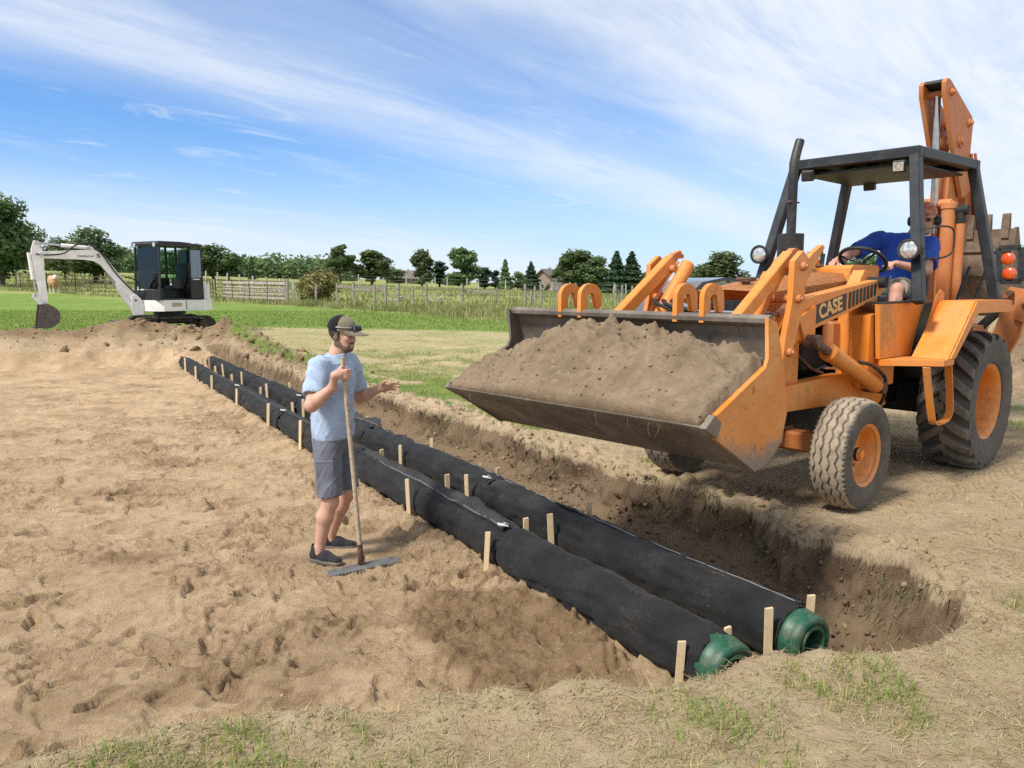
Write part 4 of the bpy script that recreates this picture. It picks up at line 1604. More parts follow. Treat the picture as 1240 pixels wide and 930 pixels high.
    obj('backrest', bm, M_SEAT, st_)
    bm = new()
    box(bm, (-.30, 0, 1.26), (.4, .4, .42), None, .02)
    obj('pedestal', bm, M_BLK, st_)
    for k, (x_, y_) in enumerate(((.56, .30), (.56, -.30), (-.72, .12), (-.72, .28))):
        bm = new()
        if k < 2:
            tube(bm, smooth_path([(x_, y_, 1.1), (x_ + .02, y_, 1.5), (x_ - .05, y_, 1.72)], 4), .011, 8)
        else:
            tube(bm, smooth_path([(x_, y_ + .3, 1.3), (x_ - .05, y_ + .33, 1.55), (x_ - .14, y_ + .38, 1.82)], 4), .016, 8)
        lp('control_lever', bm, M_BLK)
    # ---- backhoe: frame, stabilisers, swing post, boom, dipper, bucket
    bm = new()
    prism(bm, [(-.70, .45), (-.70, 1.20), (-1.10, 1.25), (-1.25, 1.05), (-1.25, .45)], -.62, .62, 'y', .015)
    lp('backhoe_frame', bm, M_OR2)
    bm = new()
    prism(bm, [(-1.25, .55), (-1.25, 1.20), (-1.75, 1.20), (-1.85, .95), (-1.72, .60)], -.22, .08, 'y', .015)
    lp('swing_post', bm, M_OR2)
    for s in (1, -1):
        sp = bpy.data.objects.new('stabiliser', None)
        link(sp, loader)
        bm = new()
        prism(bm, [(s * .55, .62), (s * .68, .56), (s * .93, 1.12), (s * 1.0, 1.52), (s * .93, 1.60), (s * .82, 1.62), (s * .76, 1.52), (s * .74, 1.30)], -1.09, -1.02, 'x', .008)
        obj('stabiliser_leg', bm, M_OR2, sp)
        bm = new()
        prism(bm, [(s * .88, 1.32), (s * 1.10, 1.22), (s * 1.13, 1.40), (s * 1.10, 1.52), (s * 1.0, 1.57), (s * .92, 1.50)], -1.015, -.96, 'x', .008)
        obj('stabiliser_pad', bm, M_OR2, sp)
        bm = new()
        cyl(bm, (-1.05, s * .50, 1.12), (-1.05, s * .83, 1.50), .045, 14)
        obj('stabiliser_cylinder', bm, M_BLK, sp)
        for (yy, zz, rr) in ((.84, 1.56, .028), (.98, 1.44, .026), (.60, .66, .03)):
            bm = new()
            cyl(bm, (-1.12, s * yy, zz), (-.94, s * yy, zz), rr, 12)
            obj('pin', bm, M_RUST, sp)
    bo = bpy.data.objects.new('boom', None)
    link(bo, loader)
    bm = new()
    prism(bm, [(-1.58, .95), (-1.86, .95), (-1.98, 1.4), (-1.96, 2.60), (-1.92, 3.05), (-1.66, 3.05), (-1.62, 2.58), (-1.62, 1.4)], -.20, -.02, 'y', .012)
    obj('boom_box', bm, M_OR2, bo)
    bm = new()
    prism(bm, [(-1.45, 1.0), (-1.60, 1.0), (-1.615, 2.40), (-1.58, 2.58), (-1.46, 2.58), (-1.44, 2.4)], -.235, -.10, 'y', .01)
    obj('boom_front_box', bm, M_OR2, bo)
    for yy in (-.205, .02):
        bm = new()
        prism(bm, [(-1.19, 3.74), (-1.24, 3.785), (-1.32, 3.78), (-2.02, 3.50), (-2.06, 3.42), (-2.04, 3.10), (-2.12, 2.70), (-1.90, 2.60), (-1.66, 2.92), (-1.56, 3.05), (-1.21, 3.62)], yy - .022, yy + .022, 'y', .005)
        obj('knuckle_plate', bm, M_OR2, bo)
    bm = new()
    prism(bm, [(-1.20, 3.745), (-1.24, 3.783), (-1.32, 3.778), (-1.50, 3.70), (-1.48, 3.66), (-1.30, 3.73)], -.182, -.003, 'y')
    obj('knuckle_cap', bm, M_BLK, bo)
    for (px_, pz_, rr, wd) in ((-1.36, 3.66, .040, .05), (-1.93, 3.42, .045, .05), (-1.70, 3.20, .075, .05), (-1.52, 2.52, .05, .08)):
        bm = new()
        lathe(bm, [(0, 0), (rr * .55, 0), (rr * .55, -.02), (rr, -.02), (rr, -(.30 + .0)), (0, -.30)], (px_, .075 + wd * .2, pz_), (0, 1, 0), 20)
        obj('pin', bm, M_OR2, bo)
    bm = new()
    cyl(bm, (-1.50, .05, 1.25), (-1.50, .05, 2.50), .075, 22)
    lathe(bm, [(.085, 0), (.085, .06), (.06, .07)], (-1.50, .05, 2.46), (0, 0, 1), 20)
    bc = obj('boom_cylinder', bm, M_OR2, bo)
    bm = new()
    cyl(bm, (-1.50, -.095, 2.2), (-1.36, -.095, 3.64), .035, 14)
    obj('piston_rod', bm, M_STEEL, bc)
    bm = new()
    cyl(bm, (-1.52, .17, 1.25), (-1.52, .17, 2.30), .045, 18)
    obj('side_cylinder', bm, M_OR2, bo)
    bm = new()
    cyl(bm, (-1.52, .115, 1.25), (-1.52, .115, 2.26), .018, 10)
    obj('steel_pipe', bm, M_OR2, bo)
    bm = new()
    cyl(bm, (-1.52, .17, 2.30), (-1.52, .17, 2.44), .05, 12)
    cyl(bm, (-1.52, .10, 2.44), (-1.52, .24, 2.44), .055, 12)
    obj('hose_swivel', bm, M_ENG, bo)
    for k in range(3):
        bm = new()
        tube(bm, smooth_path([(-1.55, -.26 + .02 * k, 2.5), (-1.45 + .05 * k, -.30, 2.66 + .05 * k), (-1.62, -.24, 2.95), (-1.72, -.10, 3.10)], 6), .016, 8)
        obj('hydraulic_hose', bm, M_HOSE, bo)
    dp = bpy.data.objects.new('dipper', None)
    link(dp, loader)
    bm = new()
    prism(bm, [(-2.02, 3.30), (-2.16, 3.22), (-2.52, 2.35), (-2.62, 1.72), (-2.50, 1.62), (-2.36, 1.70), (-2.22, 2.35)], -.16, -.02, 'y', .012)
    obj('dipper_box', bm, M_OR2, dp)
    bm = new()
    cyl(bm, (-2.28, .03, 2.95), (-2.56, .03, 2.25), .05, 16)
    obj('bucket_cylinder', bm, M_OR2, dp)
    for k in range(2):
        bm = new()
        tube(bm, smooth_path([(-2.04, .05 + .04 * k, 3.1), (-2.20, .07 + .04 * k, 2.75), (-2.34, .09 + .03 * k, 2.35), (-2.40, .08, 2.0)], 6), .016, 8)
        obj('hydraulic_hose', bm, M_OR2, dp)
    bb = bpy.data.objects.new('backhoe_bucket', None)
    link(bb, loader)
    pr_ = [(-2.16, 2.26), (-2.14, 1.95), (-2.16, 1.60), (-2.26, 1.38), (-2.46, 1.28), (-2.75, 1.32), (-2.95, 1.50), (-2.93, 1.52), (-2.74, 1.345), (-2.46, 1.305), (-2.28, 1.40), (-2.185, 1.61), (-2.165, 1.95), (-2.185, 2.26)]
    bm = new()
    prism(bm, pr_, -.16, .50, 'y')
    obj('bucket_shell', bm, M_BKT2, bb)
    for yy in (-.172, .512):
        bm = new()
        prism(bm, [(-2.15, 2.27), (-2.13, 1.95), (-2.15, 1.60), (-2.25, 1.37), (-2.46, 1.27), (-2.75, 1.31), (-2.96, 1.50), (-2.62, 1.80), (-2.36, 2.06), (-2.24, 2.28)], yy - .012, yy + .012, 'y', .003)
        obj('side_plate', bm, M_BKT2, bb)
    for yy in (-.10, .065, .235, .42):
        bm = new()
        prism(bm, [(-2.13, 2.16), (-2.12, 2.30), (-2.14, 2.42), (-2.18, 2.43), (-2.20, 2.30), (-2.20, 2.16)], yy - .038, yy + .038, 'y', .006)
        obj('tooth', bm, M_BKT2, bb)
    bm = new()
    box(bm, (-2.125, .17, 2.02), (.02, .64, .025), None, .003)
    box(bm, (-2.125, .17, 1.75), (.02, .64, .025), None, .003)
    obj('wear_strip', bm, M_BKT2, bb)


def arm_left():
    return [o for o in loader.children if o.name.startswith('loader_arm')][0]


build_loader()

# ---- soil heaped in the front bucket
M_SOIL = None


def soil_mat(name, a, b, c_, bump=.9):
    m, nt, bs = new_mat(name)
    co = ncoord(nt)
    n1 = nnoise(nt, 3.0, 7, .65, .3, co)
    n2 = nnoise(nt, 18, 7, .68, .2, co)
    n3 = nnoise(nt, 110, 4, .7, 0, co)
    c = mixc(nt, nramp(nt, n1, .3, .7), a, b)
    c = mixc(nt, nramp(nt, n2, .48, .72, 0, .6), c, c_)
    c = mixc(nt, nramp(nt, n3, .55, .75, 0, .5), c, tuple(k * .45 for k in a))
    L(nt, c, bs.inputs['Base Color'])
    bs.inputs['Roughness'].default_value = .96
    bs.inputs['Specular IOR Level'].default_value = .12
    nbump(nt, bs, nmath(nt, 'ADD', nmath(nt, 'MULTIPLY', n2, .6), nmath(nt, 'MULTIPLY', n3, .45)), bump, .022)
    return m


M_SOIL = soil_mat('heaped_soil', (.175, .126, .082), (.265, .198, .132), (.33, .252, .170))


def build_heap():
    ny, nx = 180, 84
    u = np.linspace(0, 1, nx)
    yv = np.linspace(-1.04, 1.04, ny)
    U, Y = np.meshgrid(u, yv)
    n1 = fbm(U * 3, Y * 3, 4, .6, seed=201.)
    n2 = fbm(U * 14, Y * 14, 3, .6, seed=211.)
    ch = np.maximum(fbm(U * 9, Y * 11, 3, .6, seed=221.) - .1, 0)
    X = 4.505 - U * .740
    edge = sst(1.045, .55, Y) * .75 + .25
    edge = edge * (sst(-1.05, -.80, Y) * .35 + .65)
    crest = .12 + .265 * np.exp(-((Y - .18) / .86) ** 4) + .06 * n1
    # slope from the lip to a crest two thirds back, then a shallow fall to the back plate
    lip = .942 + .008 * n1
    prof = np.where(U < .60, sst(-.25, .66, U) * 1.05 - .05, 1.0 - .30 * sst(.64, 1.0, U))
    base = .155
    z = lip + (crest + base * .3) * np.clip(prof, 0, 1.1)
    z = z + (.040 * n1 + .016 * n2 + .08 * ch * sst(.1, .6, U)) * sst(0, .12, U)
    X = X + .02 * n2 * sst(0, .1, U)
    top = np.stack([X, Y, z], -1).reshape(-1, 3)
    idx = np.arange(nx * ny).reshape(ny, nx)
    F = np.stack([idx[:-1, :-1], idx[:-1, 1:], idx[1:, 1:], idx[1:, :-1]], -1).reshape(-1, 4)
    bot = top.copy()
    zf = np.interp(X.reshape(-1), [3.745, 3.865, 4.005, 4.505], [.80, .70, .665, .93])
    bot[:, 2] = np.minimum(zf, top[:, 2] - .004)
    rim = np.concatenate([idx[0, :], idx[1:, -1], idx[-1, ::-1][1:], idx[::-1, 0][1:-1]])
    r2 = np.roll(rim, -1)
    nb = len(top)
    Fs = np.stack([rim, rim + nb, r2 + nb, r2], -1)
    V = np.concatenate([top, bot])
    mx = np.array(LR)
    V = V @ mx[:3, :3].T + mx[:3, 3]
    o = np_mesh('soil_heap', V, np.concatenate([F, F[:, ::-1] + nb, Fs]), M_SOIL)
    tag(o, 'heap of loose brown soil filling the raised front loader bucket', 'soil heap')
    return top @ mx[:3, :3].T + mx[:3, 3]


HEAP = build_heap()
# roots and grass hanging from the lip of the bucket
M_ROOT = plain('dry_root', (.20, .155, .085), .9, var=.4)


def roots():
    bm = new()
    rr = random.Random(3)
    for k in range(9):
        y0 = rr.choice([rr.gauss(.62, .10), rr.uniform(.2, .95), rr.gauss(.35, .05), -.80])
        if y0 > 1:
            continue
        p = LR @ Vector((4.505, y0, .915))
        l = rr.uniform(.02, .10)
        q = [p, p + Vector((rr.uniform(-.006, .006), rr.uniform(-.006, .006), -l * .5)), p + Vector((rr.uniform(-.015, .015), rr.uniform(-.015, .015), -l))]
        tube(bm, smooth_path(q, 3), [.0014, .0013, .0012, .0011, .001, .0008, .0006][:7], 4)
    o = obj('root_fibres', bm, M_ROOT)
    tag(o, 'dry roots and grass dangling from the loader bucket lip', None, kind='stuff')


roots()

# ------------------------------------------------------------------ signed-distance modelling for bodies, cloth and animals
class SDF:
    def __init__(s, lo, hi, h):
        s.h = h
        s.lo = np.array(lo, float)
        n = np.ceil((np.array(hi) - s.lo) / h).astype(int) + 1
        s.ax = [(s.lo[i] + h * np.arange(n[i])).astype(np.float32) for i in range(3)]
        s.D = np.full(tuple(n), .2, np.float32)

    def _sub(s, lo, hi):
        sl = []
        for i in range(3):
            a = int(np.clip(math.floor((lo[i] - s.lo[i]) / s.h), 0, len(s.ax[i]) - 1))
            b = int(np.clip(math.ceil((hi[i] - s.lo[i]) / s.h) + 1, 0, len(s.ax[i])))
            sl.append(slice(a, max(b, a + 1)))
        X = s.ax[0][sl[0]][:, None, None]
        Y = s.ax[1][sl[1]][None, :, None]
        Z = s.ax[2][sl[2]][None, None, :]
        return tuple(sl), X, Y, Z

    def _join(s, sl, d, k, sub=False):
        A = s.D[sl]
        if sub:
            h = np.clip(.5 - .5 * (A + d) / k, 0, 1)
            s.D[sl] = A * (1 - h) + (-d) * h + k * h * (1 - h)
        else:
            h = np.clip(.5 + .5 * (A - d) / k, 0, 1)
            s.D[sl] = A * (1 - h) + d * h - k * h * (1 - h)

    def cap(s, a, b, r1, r2=None, k=.02, sub=False):
        r2 = r1 if r2 is None else r2
        a, b = np.array(a, float), np.array(b, float)
        m = max(r1, r2) + k + .03
        sl, X, Y, Z = s._sub(np.minimum(a, b) - m, np.maximum(a, b) + m)
        ba = b - a
        L2 = max(float(ba @ ba), 1e-9)
        t = np.clip(((X - a[0]) * ba[0] + (Y - a[1]) * ba[1] + (Z - a[2]) * ba[2]) / L2, 0, 1)
        d = np.sqrt((X - a[0] - t * ba[0]) ** 2 + (Y - a[1] - t * ba[1]) ** 2 + (Z - a[2] - t * ba[2]) ** 2) - (r1 + (r2 - r1) * t)
        s._join(sl, d.astype(np.float32), k, sub)

    def ell(s, c, r, k=.02, rot=None, sub=False):
        c = np.array(c, float)
        r = np.array(r, float)
        m = r.max() + k + .03
        sl, X, Y, Z = s._sub(c - m, c + m)
        Mx = np.eye(3) if rot is None else np.array(Euler(rot).to_matrix().transposed())
        x, y, z = X - c[0], Y - c[1], Z - c[2]
        u = Mx[0, 0] * x + Mx[0, 1] * y + Mx[0, 2] * z
        v = Mx[1, 0] * x + Mx[1, 1] * y + Mx[1, 2] * z
        w = Mx[2, 0] * x + Mx[2, 1] * y + Mx[2, 2] * z
        k0 = np.sqrt((u / r[0]) ** 2 + (v / r[1]) ** 2 + (w / r[2]) ** 2)
        k1 = np.sqrt((u / r[0] ** 2) ** 2 + (v / r[1] ** 2) ** 2 + (w / r[2] ** 2) ** 2) + 1e-6
        s._join(sl, (k0 * (k0 - 1) / k1).astype(np.float32), k, sub)

    def path(s, pts, rs, k=.015):
        for i in range(len(pts) - 1):
            s.cap(pts[i], pts[i + 1], rs[i], rs[i + 1], k)

    def cut(s, p, n):
        """keep the side the normal points away from"""
        p = np.array(p, float)
        n = np.array(n, float)
        n /= np.linalg.norm(n)
        X, Y, Z = s.ax[0][:, None, None], s.ax[1][None, :, None], s.ax[2][None, None, :]
        d = (X - p[0]) * n[0] + (Y - p[1]) * n[1] + (Z - p[2]) * n[2]
        s.D = np.maximum(s.D, d.astype(np.float32))

    def warp(s, f):
        X, Y, Z = s.ax[0][:, None, None], s.ax[1][None, :, None], s.ax[2][None, None, :]
        s.D = (s.D + f(X, Y, Z)).astype(np.float32)

    def mesh(s, name, m, parent=None, relax=1):
        D = s.D
        S = D < 0
        n = D.shape
        # surface nets: one vertex for each cell with a sign change
        corners = [(i, j, k) for i in (0, 1) for j in (0, 1) for k in (0, 1)]
        cnt = np.zeros((n[0] - 1, n[1] - 1, n[2] - 1), np.int8)
        for c in corners:
            cnt += S[c[0]:n[0] - 1 + c[0], c[1]:n[1] - 1 + c[1], c[2]:n[2] - 1 + c[2]]
        act = (cnt > 0) & (cnt < 8)
        I = np.argwhere(act)
        vid = np.full(act.shape, -1, np.int64)
        vid[act] = np.arange(len(I))
        acc = np.zeros((len(I), 3))
        num = np.zeros(len(I))
        for a in corners:
            for ax in range(3):
                if a[ax] == 1:
                    continue
                b = list(a)
                b[ax] = 1
                da = D[I[:, 0] + a[0], I[:, 1] + a[1], I[:, 2] + a[2]]
                db = D[I[:, 0] + b[0], I[:, 1] + b[1], I[:, 2] + b[2]]
                cr = (da < 0) != (db < 0)
                t = np.where(cr, da / np.where(cr, da - db, 1), 0)
                P = np.array(a, float)[None, :].repeat(len(I), 0)
                P[:, ax] += t
                acc += np.where(cr[:, None], P, 0)
                num += cr
        V = s.lo + s.h * (I + acc / num[:, None])
        Fs = []
        for ax in range(3):
            o1, o2 = [(1, 2), (2, 0), (0, 1)][ax]
            sa = [slice(None)] * 3
            sb = [slice(None)] * 3
            sa[ax] = slice(0, n[ax] - 1)
            sb[ax] = slice(1, n[ax])
            A, Bq = S[tuple(sa)], S[tuple(sb)]
            E = np.argwhere(A != Bq)
            E = E[(E[:, o1] > 0) & (E[:, o2] > 0) & (E[:, o1] < n[o1] - 1) & (E[:, o2] < n[o2] - 1)]
            q = []
            for d1, d2 in ((1, 1), (0, 1), (0, 0), (1, 0)):
                e = E.copy()
                e[:, o1] -= d1
                e[:, o2] -= d2
                q.append(vid[e[:, 0], e[:, 1], e[:, 2]])
            q = np.stack(q, -1)
            flip = A[E[:, 0], E[:, 1], E[:, 2]]
            q[~flip] = q[~flip][:, ::-1]
            Fs.append(q)
        F = np.concatenate(Fs)
        F = F[(F >= 0).all(1)]
        for _ in range(relax):
            acc = np.zeros_like(V)
            num = np.zeros(len(V))
            for k in range(4):
                np.add.at(acc, F[:, k], V[F[:, (k + 1) % 4]])
                np.add.at(num, F[:, k], 1)
                np.add.at(acc, F[:, k], V[F[:, (k + 3) % 4]])
                np.add.at(num, F[:, k], 1)
            V = V * .45 + .55 * acc / np.maximum(num, 1)[:, None]
        return np_mesh(name, V, F, m, parent)


def skin_mat(name, base, red):
    m, nt, bs = new_mat(name)
    co = ncoord(nt)
    n1 = nnoise(nt, 9, 5, .6, .2, co)
    n2 = nnoise(nt, 60, 4, .6, 0, co)
    c = mixc(nt, nramp(nt, n1, .3, .7), base, red)
    c = mixc(nt, nramp(nt, n2, .5, .8, 0, .25), c, tuple(k * .6 for k in base))
    L(nt, c, bs.inputs['Base Color'])
    bs.inputs['Roughness'].default_value = .55
    bs.inputs['Subsurface Weight'].default_value = .12
    bs.inputs['Subsurface Radius'].default_value = (.012, .005, .003)
    return m


def cloth_mat(name, c, var=.18, weave=700, bump=.35):
    m, nt, bs = new_mat(name)
    co = ncoord(nt)
    n1 = nnoise(nt, 7, 5, .6, .3, co)
    cc = mixc(nt, nramp(nt, n1, .3, .7), tuple(k * (1 - var) for k in c), tuple(min(1, k * (1 + var * .5)) for k in c))
    n2 = nnoise(nt, weave, 2, .5, 0, co)
    cc = mixc(nt, nramp(nt, n2, .4, .7, 0, .25), cc, tuple(k * .7 for k in c))
    L(nt, cc, bs.inputs['Base Color'])
    bs.inputs['Roughness'].default_value = .9
    bs.inputs['Specular IOR Level'].default_value = .15
    bs.inputs['Sheen Weight'].default_value = .1
    w = nnoise(nt, 14, 5, .6, 1.4, ncoord(nt, 'Object', (1, 1, .55)))
    nbump(nt, bs, nmath(nt, 'ADD', w, nmath(nt, 'MULTIPLY', n2, .05)), bump, .02)
    return m


M_SKIN = skin_mat('tanned_skin', (.53, .315, .225), (.57, .310, .225))
M_SKIN2 = skin_mat('reddened_skin', (.50, .28, .20), (.55, .275, .205))
M_HAIR = plain('dark_hair', (.028, .018, .012), .7, var=.4, scale=90, bump=.6, bdist=.004)
M_BEARD = plain('short_beard', (.17, .105, .072), .85, var=.4, scale=160, bump=.5, bdist=.003)
M_BEARD2 = plain('grey_beard', (.36, .33, .30), .85, var=.35, scale=160, bump=.5, bdist=.003)
M_TEE = cloth_mat('pale_blue_cotton', (.37, .47, .62))
M_TEE2 = cloth_mat('royal_blue_cotton', (.028, .085, .42))
M_SHORT = cloth_mat('grey_twill', (.150, .158, .195))
M_SHORT2 = cloth_mat('khaki_twill', (.26, .235, .18))
M_KHAKI = cloth_mat('olive_cap_cloth', (.185, .165, .115))
M_MESHB = cloth_mat('black_cap_mesh', (.010, .010, .011))
M_CAPR = plain('striped_cap_cloth', (.50, .17, .10), .85, var=.5, scale=26, dirt=(.74, .62, .52), dirt_amt=.9, dirt_scale=11)
M_SHOE = cloth_mat('charcoal_knit', (.030, .031, .034), bump=.5)
M_SOLE = plain('rubber_sole', (.10, .095, .088), .8, var=.25, dirt=(.3, .22, .14), dirt_amt=.5)
M_LENS = plain('dark_lens', (.006, .007, .009), .12, spec=.8)
M_GLASSF = plain('pale_frame', (.34, .35, .36), .35)
M_EYE = plain('eye_white', (.62, .58, .54), .3)
M_IRIS = plain('iris', (.03, .02, .015), .2)
M_LIP = plain('lip', (.46, .20, .17), .5)
M_ASH = plain('weathered_ash', (.46, .37, .26), .75, var=.3, scale=40, dirt=(.20, .15, .10), dirt_amt=.5, dirt_scale=7)


class Scaled:
    """passes shapes on with every radius multiplied"""
    def __init__(s, S, f):
        s.S, s.f = S, f

    def cap(s, a, b, r1, r2=None, k=.02, sub=False):
        s.S.cap(a, b, r1 * s.f, None if r2 is None else r2 * s.f, k * s.f, sub)

    def ell(s, c, r, k=.02, rot=None, sub=False):
        s.S.ell(c, tuple(q * s.f for q in r), k * s.f, rot, sub)


def head_sdf(S, hc, fw, sd_, up, jaw=1.0, sc=1.0):
    """add a head to S: hc centre, fw forward, sd_ to the head's own left, up"""
    def p(f, l, u):
        return tuple(np.array(hc) + (np.array(fw) * f + np.array(sd_) * l + np.array(up) * u) * sc)
    S = Scaled(S, sc)
    yaw = math.atan2(fw[1], fw[0])
    rot = (0, -math.asin(max(-1, min(1, fw[2]))), yaw)
    S.ell(p(-.012, 0, .035), (.098, .077, .092), .02, rot)                 # skull
    S.ell(p(.030, 0, -.045), (.062, .060, .075), .035, rot)                # face
    S.cap(p(.050, .022, -.098), p(.050, -.022, -.098), .024 * jaw, k=.03)  # chin
    S.cap(p(.0, .052, -.055), p(.045, .026, -.095), .020 * jaw, k=.03)     # jaw
    S.cap(p(.0, -.052, -.055), p(.045, -.026, -.095), .020 * jaw, k=.03)
    S.cap(p(.082, .030, .022), p(.082, -.030, .022), .014, k=.02)          # brow
    S.ell(p(.086, .031, .002), (.016, .018, .012), .012, rot, True)        # eye sockets
    S.ell(p(.086, -.031, .002), (.016, .018, .012), .012, rot, True)
    S.cap(p(.086, 0, .010), p(.106, 0, -.032), .008, .0125, .012)          # nose
    S.cap(p(.094, .012, -.036), p(.094, -.012, -.036), .009, k=.008)
    S.cap(p(.066, .042, -.020), p(.072, .030, -.026), .016, k=.022)        # cheeks
    S.cap(p(.066, -.042, -.020), p(.072, -.030, -.026), .016, k=.022)
    S.cap(p(.086, .018, -.066), p(.086, -.018, -.066), .0075, k=.008)      # lips
    S.cap(p(.083, .016, -.079), p(.083, -.016, -.079), .0080, k=.008)
    S.cap(p(.090, .022, -.0725), p(.090, -.022, -.0725), .0028, k=.003, sub=True)
    for s in (1, -1):
        S.ell(p(-.008, s * .078, -.010), (.022, .010, .033), .008, rot)    # ears
        S.ell(p(-.004, s * .090, -.006), (.010, .006, .017), .005, rot, True)
    return p, rot


def finger_set(S, wrist, d, n, t, sc=1.0, curl=(.5, .6, .7, .8), th_dir=None, spread=.12, palm=.092, thumb_curl=.3):
    """palm and five fingers: d along the hand, n out of the palm (grasp side), t towards the thumb"""
    w = np.array(wrist, float)
    d, n, t = (np.array(v, float) / np.linalg.norm(v) for v in (d, n, t))
    S.cap(w, w + d * .03 * sc, .026 * sc, .027 * sc, .02)
    for q in (-.028, -.010, .010, .026):
        S.cap(w + d * .012 * sc + t * q * .7 * sc, w + (d * palm + t * q) * sc, .0145 * sc, .0125 * sc, .012)
    lens = [(.026, .042, .027, .020), (.010, .047, .030, .022), (-.010, .043, .028, .021), (-.027, .034, .022, .018)]
    for i, (off, a, b, c) in enumerate(lens):
        base = w + (d * palm + t * off) * sc
        cu = curl[i]
        dd = d + t * spread * (off / .027)
        dd /= np.linalg.norm(dd)

        def rotd(ang):
            return dd * math.cos(ang) + n * math.sin(ang)
        p1 = base + rotd(cu * .8) * a * sc
        p2 = p1 + rotd(cu * 1.75) * b * sc
        p3 = p2 + rotd(cu * 2.5) * c * sc
        S.cap(base, p1, .0098 * sc, .0090 * sc, .006)
        S.cap(p1, p2, .0090 * sc, .0082 * sc, .004)
        S.cap(p2, p3, .0082 * sc, .0070 * sc, .004)
    tb = w + (d * .028 + t * .026 + n * .006) * sc
    td = (d * .62 + t * .70 + n * thumb_curl) if th_dir is None else np.array(th_dir, float)
    td = td / np.linalg.norm(td)
    t1 = tb + td * .042 * sc
    td2 = td + d * .35 + n * thumb_curl * .8
    td2 /= np.linalg.norm(td2)
    t2 = t1 + td2 * .032 * sc
    t3 = t2 + (td2 + d * .3) / np.linalg.norm(td2 + d * .3) * .022 * sc
    S.cap(tb - td * .012 * sc, t1, .0160 * sc, .0120 * sc, .012)
    S.cap(t1, t2, .0118 * sc, .0105 * sc, .005)
    S.cap(t2, t3, .0105 * sc, .0085 * sc, .004)


def folds(amp, seed, fx=1.0):
    """soft drape plus a few crisp creases"""
    def f(X, Y, Z):
        a = np.sin(Z * 46 * fx + 7 * np.sin(X * 9 + seed) + 6 * np.sin(Y * 11 + seed * 2))
        b = np.sin((X * 31 + Y * 27) * fx + 4 * np.sin(Z * 13 + seed))
        soft = (.5 * a + .4 * b) * (.5 + .5 * np.sin(X * 8 + Y * 6 + Z * 10 + seed))
        c1 = 1 - np.abs(np.sin(Z * 24 + X * 26 - Y * 14 + 1.8 * np.sin(X * 17 + Z * 9 + seed)))
        c2 = 1 - np.abs(np.sin(Z * 17 - X * 30 + Y * 20 + 1.5 * np.sin(Y * 19 + seed * 3)))
        gate = np.clip(np.sin(X * 11 + seed) + np.sin(Z * 9 + seed * 1.7) + np.sin(Y * 12), 0, 1)
        return amp * soft - amp * 1.1 * (c1 ** 5) * gate - amp * .8 * (c2 ** 6) * (1 - gate)
    return f


